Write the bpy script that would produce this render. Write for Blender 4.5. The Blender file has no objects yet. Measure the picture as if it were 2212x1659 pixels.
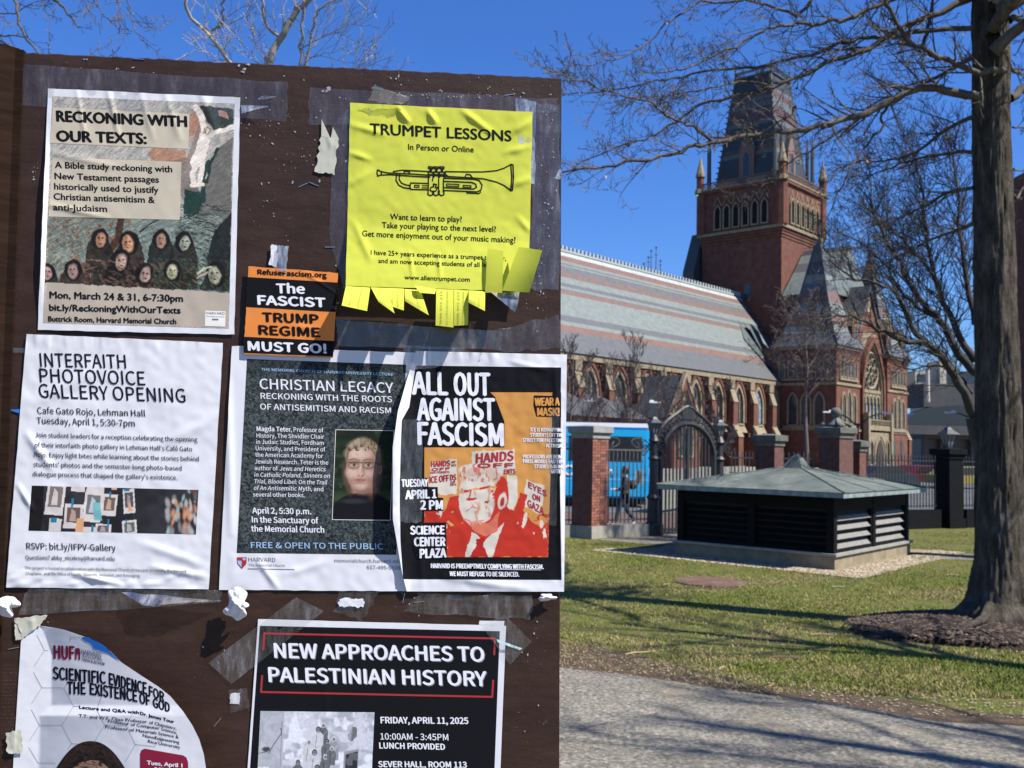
import bpy, bmesh, math, random
import numpy as np
from mathutils import Vector, Matrix
sc = bpy.context.scene
COL = sc.collection
R = math.radians
# ------------------------------------------------------------ camera
H = 2.2
FP, CX, CY = 2100.0, 1106.0, 829.5
PITCH, ROLL = math.atan(133/2100), 0.021
cp, sp, cr, sr = math.cos(PITCH), math.sin(PITCH), math.cos(ROLL), math.sin(ROLL)
FW = Vector((0, cp, sp)); UP0 = Vector((0, -sp, cp)); R0 = Vector((1, 0, 0))
RT = cr*R0 + sr*UP0
UP = -sr*R0 + cr*UP0
CAM = Vector((0, 0, H))
cam = bpy.data.cameras.new('camera'); camo = bpy.data.objects.new('camera', cam); COL.objects.link(camo)
cam.sensor_width = 36; cam.lens = 36*FP/2212; cam.clip_start = 0.05; cam.clip_end = 3000
M = Matrix.Identity(4)
for i in range(3):
    M[i][0] = RT[i]; M[i][1] = UP[i]; M[i][2] = -FW[i]; M[i][3] = CAM[i]
camo.matrix_world = M
cam.dof.use_dof = True; cam.dof.focus_distance = 1.13; cam.dof.aperture_fstop = 19
sc.camera = camo
# ------------------------------------------------------------ light
SUN_EL = R(52); SH = Vector((0.90, -0.43, 0)).normalized()
SUN = Vector((SH.x*math.cos(SUN_EL), SH.y*math.cos(SUN_EL), math.sin(SUN_EL)))
sl = bpy.data.lights.new('sun', 'SUN'); sl.energy = 5.0; sl.angle = R(0.5); sl.color = (1, 0.965, 0.90)
so = bpy.data.objects.new('sun', sl); COL.objects.link(so)
so.rotation_euler = SUN.to_track_quat('Z', 'Y').to_euler()
w = bpy.data.worlds.new('World'); sc.world = w; w.use_nodes = True
nt = w.node_tree; bg = nt.nodes['Background']
sky = nt.nodes.new('ShaderNodeTexSky'); sky.sky_type = 'NISHITA'; sky.sun_disc = False
sky.sun_elevation = SUN_EL; sky.sun_rotation = math.atan2(SH.x, SH.y)
sky.air_density = 1.25; sky.dust_density = 0.15; sky.ozone_density = 3.2; sky.altitude = 30
hs = nt.nodes.new('ShaderNodeHueSaturation'); hs.inputs['Saturation'].default_value = 1.12
nt.links.new(sky.outputs[0], hs.inputs['Color']); tn = nt.nodes.new('ShaderNodeMixRGB'); tn.blend_type = 'MULTIPLY'; tn.inputs[0].default_value = 1; tn.inputs[2].default_value = (0.62, 0.97, 1.70, 1)
nt.links.new(hs.outputs[0], tn.inputs[1]); nt.links.new(tn.outputs[0], bg.inputs[0])
bg.inputs[1].default_value = 0.0505
vs = sc.view_settings; vs.view_transform = 'Standard'; vs.look = 'None'; vs.exposure = 0.90; vs.gamma = 1
try: vs.use_curve_mapping = False
except Exception: pass
sc.cycles.max_bounces = 6; sc.cycles.transparent_max_bounces = 12
sc.cycles.use_denoising = True

# ------------------------------------------------------------ helpers
def ray(px, py):
    return FW + RT*((px-CX)/FP) + UP*((CY-py)/FP)
def aty(px, py, Y):
    d = ray(px, py); return CAM + d*(Y/d.y)
def gnd(px, py, z=0.0):
    d = ray(px, py); return CAM + d*((z-H)/d.z)
def srgb(r, g, b):
    f = lambda c: (c/255/12.92 if c <= 10 else ((c/255+0.055)/1.055)**2.4)
    return (f(r), f(g), f(b))
def hashn(ix, iy, seed):
    n = (ix.astype(np.int64)*374761393 + iy.astype(np.int64)*668265263 + seed*2147483647) & 0xFFFFFFFF
    n = ((n ^ (n >> 13))*1274126177) & 0xFFFFFFFF
    return ((n ^ (n >> 16)) & 0xFFFF)/65535.0
def vno(x, y, seed=0):
    x = np.asarray(x, float); y = np.asarray(y, float)
    ix = np.floor(x); iy = np.floor(y); fx = x-ix; fy = y-iy
    fx = fx*fx*(3-2*fx); fy = fy*fy*(3-2*fy)
    a = hashn(ix, iy, seed); b = hashn(ix+1, iy, seed); c = hashn(ix, iy+1, seed); d = hashn(ix+1, iy+1, seed)
    return (a*(1-fx)+b*fx)*(1-fy) + (c*(1-fx)+d*fx)*fy
def fbm(x, y, seed=0, o=3):
    s = 0; a = 0.5; t = 0
    for k in range(o):
        s = s + a*vno(np.asarray(x)*2**k, np.asarray(y)*2**k, seed+k*7); t += a; a *= 0.5
    return s/t

def new_mat(name):
    m = bpy.data.materials.new(name); m.use_nodes = True
    n = m.node_tree; p = n.nodes['Principled BSDF']
    return m, n, p
def N(n, t, **kw):
    x = n.nodes.new(t)
    for k, v in kw.items():
        if hasattr(x, k): setattr(x, k, v)
        else: x.inputs[k].default_value = v
    return x
def ramp(n, stops, interp='LINEAR'):
    r = n.nodes.new('ShaderNodeValToRGB'); cr_ = r.color_ramp; cr_.interpolation = interp
    while len(cr_.elements) > 1: cr_.elements.remove(cr_.elements[-1])
    cr_.elements[0].position = stops[0][0]; cr_.elements[0].color = (*stops[0][1], 1)
    for p, c in stops[1:]:
        e = cr_.elements.new(p); e.color = (*c, 1)
    return r
def simple(name, col, rough=0.7, metal=0.0, noise=0.0, scale=5.0, bump=0.0, bscale=40.0, spec=0.5, coords='Object', stretch=(1, 1, 1), detail=4, dist=0.01):
    m, n, p = new_mat(name)
    p.inputs['Base Color'].default_value = (*col, 1); p.inputs['Roughness'].default_value = rough
    p.inputs['Metallic'].default_value = metal; p.inputs['Specular IOR Level'].default_value = spec
    if noise or bump:
        tc = N(n, 'ShaderNodeTexCoord'); mp = N(n, 'ShaderNodeMapping'); mp.inputs['Scale'].default_value = stretch
        n.links.new(tc.outputs[coords], mp.inputs[0])
    if noise:
        t = N(n, 'ShaderNodeTexNoise', Scale=scale, Detail=detail); n.links.new(mp.outputs[0], t.inputs['Vector'])
        r = ramp(n, [(0.25, tuple(c*(1-noise) for c in col)), (0.75, tuple(min(1, c*(1+noise)) for c in col))])
        n.links.new(t.outputs[0], r.inputs[0]); n.links.new(r.outputs[0], p.inputs['Base Color'])
    if bump:
        t = N(n, 'ShaderNodeTexNoise', Scale=bscale, Detail=4); n.links.new(mp.outputs[0], t.inputs['Vector'])
        b = N(n, 'ShaderNodeBump', Strength=bump, Distance=dist); n.links.new(t.outputs[0], b.inputs['Height'])
        n.links.new(b.outputs[0], p.inputs['Normal'])
    return m

def tag(o, label=None, cat=None, group=None, kind=None):
    if label: o['label'] = label
    if cat: o['category'] = cat
    if group: o['group'] = group
    if kind: o['kind'] = kind
    return o
def empty(name, loc=(0, 0, 0), rz=0.0, label=None, cat=None, group=None, parent=None):
    o = bpy.data.objects.new(name, None); COL.objects.link(o); o.location = loc; o.rotation_euler = (0, 0, rz)
    o.empty_display_size = 0.2
    if parent: o.parent = parent
    return tag(o, label, cat, group)
def copy_tree(o, parent=None):
    c = o.copy(); COL.objects.link(c); c.parent = parent
    for ch in list(o.children): copy_tree(ch, c)
    return c
class MB:
    def __init__(s): s.v = []; s.f = []; s.mi = []; s.m = 0
    def add(s, vs, fs):
        b = len(s.v); s.v.extend(vs)
        for f in fs: s.f.append(tuple(i+b for i in f)); s.mi.append(s.m)
        return s
    def box(s, x0, x1, y0, y1, z0, z1):
        return s.add([(x0,y0,z0),(x1,y0,z0),(x1,y1,z0),(x0,y1,z0),(x0,y0,z1),(x1,y0,z1),(x1,y1,z1),(x0,y1,z1)],
                     [(0,3,2,1),(4,5,6,7),(0,1,5,4),(1,2,6,5),(2,3,7,6),(3,0,4,7)])
    def frus(s, x0, x1, y0, y1, z0, X0, X1, Y0, Y1, z1):
        return s.add([(x0,y0,z0),(x1,y0,z0),(x1,y1,z0),(x0,y1,z0),(X0,Y0,z1),(X1,Y0,z1),(X1,Y1,z1),(X0,Y1,z1)],
                     [(0,3,2,1),(4,5,6,7),(0,1,5,4),(1,2,6,5),(2,3,7,6),(3,0,4,7)])
    def prism(s, pts, d0, d1, fn):
        """outline pts (2-D) between depths d0,d1; fn(u,w,d) -> 3-D"""
        n = len(pts); vs = [fn(a, b, d0) for a, b in pts] + [fn(a, b, d1) for a, b in pts]
        fs = [tuple(range(n)), tuple(reversed(range(n, 2*n)))] + [(i, i+n, (i+1) % n+n, (i+1) % n) for i in range(n)]
        return s.add(vs, fs)
    def ring(s, outer, inner, d0, d1, fn):
        """band between two outlines with the same number of points (open polyline closed by loop)"""
        n = len(outer); vs = [fn(a, b, d1) for a, b in outer]+[fn(a, b, d1) for a, b in inner]+[fn(a, b, d0) for a, b in outer]+[fn(a, b, d0) for a, b in inner]
        fs = []
        for i in range(n):
            j = (i+1) % n
            fs += [(i, j, j+n, i+n), (i, i+2*n, j+2*n, j), (i+n, j+n, j+3*n, i+3*n)]
        return s.add(vs, fs)
    def cyl(s, c, r0, r1, z0, z1, n=12, cap=True, ph=0):
        vs = []
        for r, z in ((r0, z0), (r1, z1)):
            for i in range(n):
                a = 2*math.pi*i/n+ph; vs.append((c[0]+r*math.cos(a), c[1]+r*math.sin(a), z))
        fs = [(i, (i+1) % n, (i+1) % n+n, i+n) for i in range(n)]
        if cap: fs += [tuple(reversed(range(n))), tuple(range(n, 2*n))]
        return s.add(vs, fs)
    def lathe(s, c, prof, n=12):
        vs = []; k = len(prof)
        for r, z in prof:
            for i in range(n):
                a = 2*math.pi*i/n; vs.append((c[0]+r*math.cos(a), c[1]+r*math.sin(a), c[2]+z))
        fs = [(j*n+i, j*n+(i+1) % n, (j+1)*n+(i+1) % n, (j+1)*n+i) for j in range(k-1) for i in range(n)]
        fs += [tuple(reversed(range(n))), tuple(range((k-1)*n, k*n))]
        return s.add(vs, fs)
    def tube(s, pts, rad, k=6, cap=False):
        pts = [Vector(p) for p in pts]; n = len(pts)
        if not hasattr(rad, '__len__'): rad = [rad]*n
        t = (pts[1]-pts[0]).normalized(); a = t.orthogonal().normalized(); vs = []
        for i in range(n):
            if i < n-1: t2 = (pts[i+1]-pts[i])
            if i > 0 and i < n-1: t2 = pts[i+1]-pts[i-1]
            if t2.length > 1e-9: t = t2.normalized()
            a = (a - t*a.dot(t)); a = a.normalized() if a.length > 1e-6 else t.orthogonal().normalized()
            b = t.cross(a)
            for j in range(k):
                q = 2*math.pi*j/k; p = pts[i]+(a*math.cos(q)+b*math.sin(q))*rad[i]; vs.append((p.x, p.y, p.z))
        fs = [(i*k+j, i*k+(j+1) % k, (i+1)*k+(j+1) % k, (i+1)*k+j) for i in range(n-1) for j in range(k)]
        if cap: fs += [tuple(reversed(range(k))), tuple(range((n-1)*k, n*k))]
        return s.add(vs, fs)
    def build(s, name, mats, parent=None, smooth=False, recalc=False):
        me = bpy.data.meshes.new(name); me.from_pydata(s.v, [], s.f)
        if not isinstance(mats, (list, tuple)): mats = [mats]
        for m in mats: me.materials.append(m)
        if len(mats) > 1: me.polygons.foreach_set('material_index', s.mi)
        if recalc:
            bm = bmesh.new(); bm.from_mesh(me); bmesh.ops.recalc_face_normals(bm, faces=bm.faces); bm.to_mesh(me); bm.free()
        if smooth: me.polygons.foreach_set('use_smooth', [True]*len(me.polygons))
        me.update()
        o = bpy.data.objects.new(name, me); COL.objects.link(o)
        if parent: o.parent = parent
        return o
def inst(src, name, parent=None, loc=None, rz=None):
    o = bpy.data.objects.new(name, src.data if hasattr(src, 'data') else src); COL.objects.link(o)
    if parent: o.parent = parent
    if loc is not None: o.location = loc
    if rz is not None: o.rotation_euler = (0, 0, rz)
    return o
# ------------------------------------------------------------ the notice board plane
TH = R(6.5)
BU = Vector((math.cos(TH), math.sin(TH), 0)); BN = Vector((math.sin(TH), -math.cos(TH), 0))
_r = ray(600, 800); BP = CAM + _r*(1.10/_r.y)
def b2w(px, py, h=0.0):
    """points on the board (or h metres in front of it), arrays in, arrays out"""
    px = np.asarray(px, float); py = np.asarray(py, float)
    a = (px-CX)/FP; b = (CY-py)/FP
    dx = FW.x+RT.x*a+UP.x*b; dy = FW.y+RT.y*a+UP.y*b; dz = FW.z+RT.z*a+UP.z*b
    P0 = BP-CAM
    num = P0.x*BN.x+P0.y*BN.y + h
    t = num/(dx*BN.x+dy*BN.y)
    return np.stack([CAM.x+dx*t, CAM.y+dy*t, CAM.z+dz*t], -1)
def b2wv(px, py, h=0.0): return Vector(b2w(px, py, h).tolist())

def mat_board():
    m, n, p = new_mat('brown_board_paint')
    tc = N(n, 'ShaderNodeTexCoord')
    mp = N(n, 'ShaderNodeMapping'); n.links.new(tc.outputs['Object'], mp.inputs[0]); mp.inputs['Scale'].default_value = (1, 1, 3)
    t1 = N(n, 'ShaderNodeTexNoise', Scale=14.0, Detail=8.0, Roughness=0.7); n.links.new(mp.outputs[0], t1.inputs['Vector'])
    base = ramp(n, [(0.3, (0.022, 0.0105, 0.0068)), (0.5, (0.034, 0.0168, 0.0112)), (0.72, (0.050, 0.0262, 0.0185))])
    n.links.new(t1.outputs[0], base.inputs[0])
    t2 = N(n, 'ShaderNodeTexNoise', Scale=55.0, Detail=6.0, Roughness=0.75); n.links.new(tc.outputs['Object'], t2.inputs['Vector'])
    t3 = N(n, 'ShaderNodeTexNoise', Scale=6.0, Detail=4.0); n.links.new(tc.outputs['Object'], t3.inputs['Vector'])
    mm = N(n, 'ShaderNodeMath', operation='MULTIPLY'); n.links.new(t2.outputs[0], mm.inputs[0]); n.links.new(t3.outputs[0], mm.inputs[1])
    sp_ = ramp(n, [(0.40, (0, 0, 0)), (0.47, (1, 1, 1))]); n.links.new(mm.outputs[0], sp_.inputs[0])
    mx = N(n, 'ShaderNodeMixRGB'); n.links.new(sp_.outputs[0], mx.inputs[0]); n.links.new(base.outputs[0], mx.inputs[1])
    mx.inputs[2].default_value = (0.13, 0.11, 0.105, 1)
    n.links.new(mx.outputs[0], p.inputs['Base Color'])
    p.inputs['Roughness'].default_value = 0.5; p.inputs['Specular IOR Level'].default_value = 0.22
    mp2 = N(n, 'ShaderNodeMapping'); n.links.new(tc.outputs['Object'], mp2.inputs[0]); mp2.inputs['Scale'].default_value = (2, 1, 7)
    t4 = N(n, 'ShaderNodeTexNoise', Scale=34.0, Detail=6.0, Roughness=0.65); n.links.new(mp2.outputs[0], t4.inputs['Vector'])
    b = N(n, 'ShaderNodeBump', Strength=0.3, Distance=0.001); n.links.new(t4.outputs[0], b.inputs['Height'])
    b2 = N(n, 'ShaderNodeBump', Strength=0.6, Distance=0.0012); n.links.new(t2.outputs[0], b2.inputs['Height']); n.links.new(b.outputs[0], b2.inputs['Normal'])
    n.links.new(b2.outputs[0], p.inputs['Normal'])
    return m
M_BOARD = mat_board()
root = empty('notice_board', (BP.x, BP.y, 0), TH, 'big brown painted plywood notice board covered with posters, tape and torn scraps', 'notice board')
RI = root.matrix_basis.inverted()
def toloc(vs): return [tuple(RI @ Vector(v)) for v in vs]
tl = RI @ b2wv(45, 111); tr = RI @ b2wv(1213, 167); br = RI @ b2wv(1208, 1659)
# front face is y = 0 of the board's own frame; a finely divided sheet with slightly worn edges
mb = MB()
xl, xr = tl.x, tr.x; zt = (tl.z+tr.z)/2
tilt = (tr.z-tl.z)/(xr-xl)
def bt(x): return tl.z + (x-xl)*tilt
n_ = 90
for i in range(n_):
    x0 = xl+(xr-xl)*i/n_; x1 = xl+(xr-xl)*(i+1)/n_
    j0 = 0.0014*(random.Random(i).random()-0.5) if 0 < i else 0; j1 = 0.0014*(random.Random(i+1).random()-0.5) if i+1 < n_ else 0
    z0, z1 = bt(x0)+j0, bt(x1)+j1
    mb.add([(x0, 0, 0.25), (x1, 0, 0.25), (x1, 0, z1-0.002), (x0, 0, z0-0.002), (x0, 0.003, z0), (x1, 0.003, z1), (x0, 0.02, z0), (x1, 0.02, z1), (x0, 0.02, .25), (x1, .02, .25)],
           [(0, 1, 2, 3), (3, 2, 5, 4), (4, 5, 7, 6), (6, 7, 9, 8), (8, 9, 1, 0)])
mb.add([(xr, 0, .25), (xr, .02, .25), (xr, .02, bt(xr)), (xr, 0, bt(xr)-.002)], [(0, 1, 2, 3)])
mb.build('panel', M_BOARD, root)
mb = MB(); mb.box(xl+0.02, xl+0.09, 0.021, 0.09, 0, bt(xl)-0.05).build('post', M_BOARD, root)
mb = MB(); mb.box(xr-0.12, xr-0.05, 0.021, 0.09, 0, bt(xr)-0.05).build('post', M_BOARD, root)
# side panel turned 45 degrees towards the viewer
M_SIDE = simple('side_panel_paint', (0.022, 0.0122, 0.0082), 0.9, spec=.03, noise=0.35, scale=22, bump=0.5, bscale=60, stretch=(1, 1, 5), dist=0.001)
mb = MB(); L = 0.42; c45, s45 = math.cos(-R(45)+0), math.sin(-R(45))
ux, uy = -math.cos(R(38.5)), -math.sin(R(38.5)); nx, ny = uy*-1*-1, ux
p0 = Vector((xl-0.001, 0.0, 0)); p1 = p0+Vector((ux*L, uy*L, 0)); off = Vector((-uy*-0.02, 0.02*-ux, 0))
vs_ = []
for p in (p0, p1, p1+off, p0+off):
    vs_.append((p.x, p.y, 0.25)); vs_.append((p.x, p.y, tl.z+0.003))
mb.add(vs_, [(0, 1, 3, 2), (2, 3, 5, 4), (4, 5, 7, 6), (6, 7, 1, 0), (1, 7, 5, 3)]).build('side_panel', M_SIDE, root, recalc=True)
mb = MB(); mb.box(xl-0.006, xl+0.004, -0.003, 0.012, 0.25, tl.z+0.001).build('corner_seam', M_SIDE, root)

_k = (br.x-xr)/(zt-br.z)          # the old board leans a little
for _o in root.children:
    for _v in _o.data.vertices: _v.co.x += _k*(zt-_v.co.z)
# ------------------------------------------------------------ flat print helpers
def pm(name, col, rough=0.7, spec=0.15):
    return simple(name, col, rough, spec=spec)
def paper(name, col, trans=0.0, rough=0.6):
    m, n, p = new_mat(name)
    p.inputs['Base Color'].default_value = (*col, 1); p.inputs['Roughness'].default_value = .8; p.inputs['Specular IOR Level'].default_value = 0.12
    tc = N(n, 'ShaderNodeTexCoord')
    t = N(n, 'ShaderNodeTexNoise', Scale=90.0, Detail=3.0); n.links.new(tc.outputs['Object'], t.inputs['Vector'])
    b = N(n, 'ShaderNodeBump', Strength=0.12, Distance=0.0008); n.links.new(t.outputs[0], b.inputs['Height']); n.links.new(b.outputs[0], p.inputs['Normal'])
    if trans:
        tr_ = N(n, 'ShaderNodeBsdfTranslucent'); tr_.inputs[0].default_value = (*[c*0.9 for c in col], 1)
        mx = N(n, 'ShaderNodeMixShader'); mx.inputs[0].default_value = trans
        out = n.nodes['Material Output']
        n.links.new(p.outputs[0], mx.inputs[1]); n.links.new(tr_.outputs[0], mx.inputs[2]); n.links.new(mx.outputs[0], out.inputs[0])
    return m
P_WHITE = paper('white_paper', (0.70, 0.69, 0.71), 0.12)
P_YELLOW = paper('yellow_paper', (0.68, 0.70, 0.085), 0.25)
P_MASK = paper('masking_tape_paper', (0.50, 0.49, 0.40), 0.1, 0.7)
I_BLACK = pm('black_ink', (0.007, 0.007, 0.009), 0.75, .08); I_WHITE = pm('white_print', (0.68, 0.67, 0.70)); I_GREY = pm('grey_ink', (0.16, 0.16, 0.18))
I_BEIGE = pm('beige_print', (0.47, 0.41, 0.31)); I_ORANGE = pm('orange_print', (0.66, 0.21, 0.045)); I_ORANGE2 = pm('amber_print', (0.56, 0.25, 0.055))
I_RED = pm('red_print', (0.34, 0.03, 0.035)); I_MAROON = pm('maroon_print', (0.21, 0.012, 0.035)); I_LBLUE = pm('pale_blue_print', (0.30, 0.44, 0.62)); I_BLUE = pm('blue_print', (0.02, 0.16, 0.55))
I_CREAM = pm('cream_print', (0.74, 0.70, 0.64)); I_YD = pm('tab_print', (0.30, 0.31, 0.06)); I_GSHADOW = pm('drop_grey_print', (0.22, 0.22, 0.24))
def mat_print():
    m, n, p = new_mat('colour_print'); a = N(n, 'ShaderNodeAttribute', attribute_name='Col')
    dk = N(n, 'ShaderNodeMixRGB', blend_type='MULTIPLY'); dk.inputs[0].default_value = 1; dk.inputs[2].default_value = (.84, .83, .83, 1); n.links.new(a.outputs['Color'], dk.inputs[1]); n.links.new(dk.outputs[0], p.inputs['Base Color']); p.inputs['Roughness'].default_value = 0.7; p.inputs['Specular IOR Level'].default_value = 0.12
    return m
M_PRINT = mat_print()

def quad(c, U, V):
    """bilinear in photo coordinates; c = TL,TR,BR,BL"""
    (x0, y0), (x1, y1), (x2, y2), (x3, y3) = c
    x = (x0*(1-U)+x1*U)*(1-V)+(x3*(1-U)+x2*U)*V
    y = (y0*(1-U)+y1*U)*(1-V)+(y3*(1-U)+y2*U)*V
    return x, y
def grid_mesh(name, X, Y, Hh, mat, parent, col=None, mask=None, smooth=True):
    ny, nx = X.shape
    co = b2w(X, Y, Hh).reshape(-1, 3)
    idx = np.arange(nx*ny).reshape(ny, nx)
    a = idx[:-1, :-1].ravel(); b = idx[1:, :-1].ravel(); c = idx[1:, 1:].ravel(); d = idx[:-1, 1:].ravel()
    F = np.stack([a, b, c, d], 1)
    if mask is not None:
        mk = mask[:-1, :-1] & mask[1:, :-1] & mask[1:, 1:] & mask[:-1, 1:]
        F = F[mk.ravel()]
    me = bpy.data.meshes.new(name)
    me.vertices.add(len(co)); me.vertices.foreach_set('co', co.ravel())
    me.loops.add(F.size); me.loops.foreach_set('vertex_index', F.ravel().astype(np.int32))
    me.polygons.add(len(F)); me.polygons.foreach_set('loop_start', (np.arange(len(F))*4).astype(np.int32)); me.polygons.foreach_set('loop_total', np.full(len(F), 4, np.int32))
    me.update(calc_edges=True)
    if smooth: me.polygons.foreach_set('use_smooth', [True]*len(F))
    me.materials.append(mat)
    if col is not None:
        at = me.color_attributes.new('Col', 'FLOAT_COLOR', 'POINT')
        cc = np.ones((len(co), 4), np.float32); cc[:, :3] = col.reshape(-1, 3); at.data.foreach_set('color', cc.ravel())
    o = bpy.data.objects.new(name, me); COL.objects.link(o)
    if parent: o.parent = parent
    return o
def rough_edges(U, V, c, amp, seed):
    X, Y = quad(c, U, V); return X, Y
def sheet(c, hf, mat, name='sheet', parent=None, step=3.2, raster=None, holes=None, edge=0.0, seed=1):
    w_ = math.dist(c[0], c[1]); h_ = math.dist(c[0], c[3]); nx = max(2, int(w_/step)); ny = max(2, int(h_/step))
    U, V = np.meshgrid(np.linspace(0, 1, nx+1), np.linspace(0, 1, ny+1))
    X, Y = quad(c, U, V)
    if edge:
        X = X + edge*((U < 1e-6)*(vno(V*20, 0*V, seed)-.5)+(U > 1-1e-6)*(vno(V*20, 0*V, seed+1)-.5))*2
        Y = Y + edge*((V < 1e-6)*(vno(U*20, 0*U, seed+2)-.5)+(V > 1-1e-6)*(vno(U*20, 0*U, seed+3)-.5))*2
    col = raster(U, V) if raster is not None else None
    return grid_mesh(name, X, Y, hf(X, Y), mat, parent, col)

FONT = None
try:
    import os
    FONT_N = bpy.data.fonts.load(os.path.join(bpy.utils.resource_path('LOCAL'), 'datafiles', 'fonts', 'Noto Sans CJK Regular.woff2'))
except Exception:
    FONT_N = None
def glyphs(body, res=3):
    cu = bpy.data.curves.new('t', 'FONT'); cu.body = body
    if FONT: cu.font = FONT
    cu.body = body; cu.size = 1; cu.resolution_u = res; cu.align_x = 'LEFT'
    o = bpy.data.objects.new('t', cu)
    me = bpy.data.meshes.new_from_object(o)
    v = np.empty(len(me.vertices)*3); me.vertices.foreach_get('co', v); v = v.reshape(-1, 3)[:, :2]
    f = [tuple(p.vertices) for p in me.polygons]
    bpy.data.objects.remove(o); bpy.data.curves.remove(cu); bpy.data.meshes.remove(me)
    return v, f
CAPH = {}
def capheight():
    k = FONT.name if FONT else ''
    if k not in CAPH:
        v, f = glyphs('H'); CAPH[k] = v[:, 1].max()-v[:, 1].min()
    return CAPH[k]
class Ink:
    """collects lines of one colour on one poster and makes one mesh of them"""
    def __init__(s, hf, lean=0.0, eps=0.00018): s.hf = hf; s.lean = lean; s.v = []; s.f = []; s.eps = eps; s.n = 0
    def _push(s, X, Y, faces, e=0.0, sub=0):
        if sub:
            bm = bmesh.new(); vv = [bm.verts.new((a, b, 0)) for a, b in zip(X, Y)]
            for f in faces:
                try: bm.faces.new([vv[i] for i in f])
                except ValueError: pass
            bmesh.ops.triangulate(bm, faces=bm.faces)
            for _ in range(8):
                ed = [q for q in bm.edges if q.calc_length() > sub]
                if not ed: break
                bmesh.ops.subdivide_edges(bm, edges=ed, cuts=1); bmesh.ops.triangulate(bm, faces=bm.faces)
            bm.verts.index_update(); X = np.array([q.co.x for q in bm.verts]); Y = np.array([q.co.y for q in bm.verts])
            faces = [tuple(q.index for q in f.verts) for f in bm.faces]; bm.free()
        P = b2w(X, Y, s.hf(X, Y)+s.eps+e); b = len(s.v); s.v.extend(P.tolist()); s.f.extend(tuple(i+b for i in f) for f in faces)
    def t(s, body, x0, y0, x1, y1, cap, bold=0.0, ital=0.0, lean=None, res=3, sub=0, curve=None):
        if cap > 11: sub = 5
        """baseline from (x0,y0) to (x1,y1), capital height cap"""
        v, f = glyphs(body, res); lean = s.lean if lean is None else lean
        gx = v[:, 0]-v[:, 0].min(); W = gx.max(); gy = v[:, 1]
        L = math.dist((x0, y0), (x1, y1)); sc_ = cap/capheight(); kx = L/W
        ex, ey = (x1-x0)/L, (y1-y0)/L
        st = [(0, 0)] if not bold else [(-bold, 0), (bold, 0), (0, bold*.6), (0, -bold*.6)] + ([(0, 0)] if bold > 0.05*cap else [])
        for k, (dx, dy) in enumerate(st):
            a = gx*kx + gy*sc_*ital + dx; b = gy*sc_ + dy
            X = x0+ex*a + lean*b; Y = y0+ey*a - b
            if curve is not None: X, Y = curve(X, Y)
            s.n += 1; s._push(X, Y, f, 2e-6*k, sub)
        return s
    def poly(s, pts, e=0.0, sub=0): s._push(np.array([p[0] for p in pts], float), np.array([p[1] for p in pts], float), [tuple(range(len(pts)))], e, 5); return s
    def line(s, pts, wd, closed=False):
        P = list(pts)+([pts[0]] if closed else [])
        for (a, b), (c, d) in zip(P[:-1], P[1:]):
            L = math.hypot(c-a, d-b) or 1; nx, ny = -(d-b)/L*wd/2, (c-a)/L*wd/2; tx, ty = (c-a)/L*wd*.3, (d-b)/L*wd*.3
            s.poly([(a+nx-tx, b+ny-ty), (c+nx+tx, d+ny+ty), (c-nx+tx, d-ny+ty), (a-nx-tx, b-ny-ty)], e=1e-6*(len(s.f) % 7))
        return s
    def build(s, name, mat, parent):
        me = bpy.data.meshes.new(name); me.from_pydata(s.v, [], s.f); me.materials.append(mat); me.update()
        o = bpy.data.objects.new(name, me); COL.objects.link(o); o.parent = parent; return o

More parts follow.
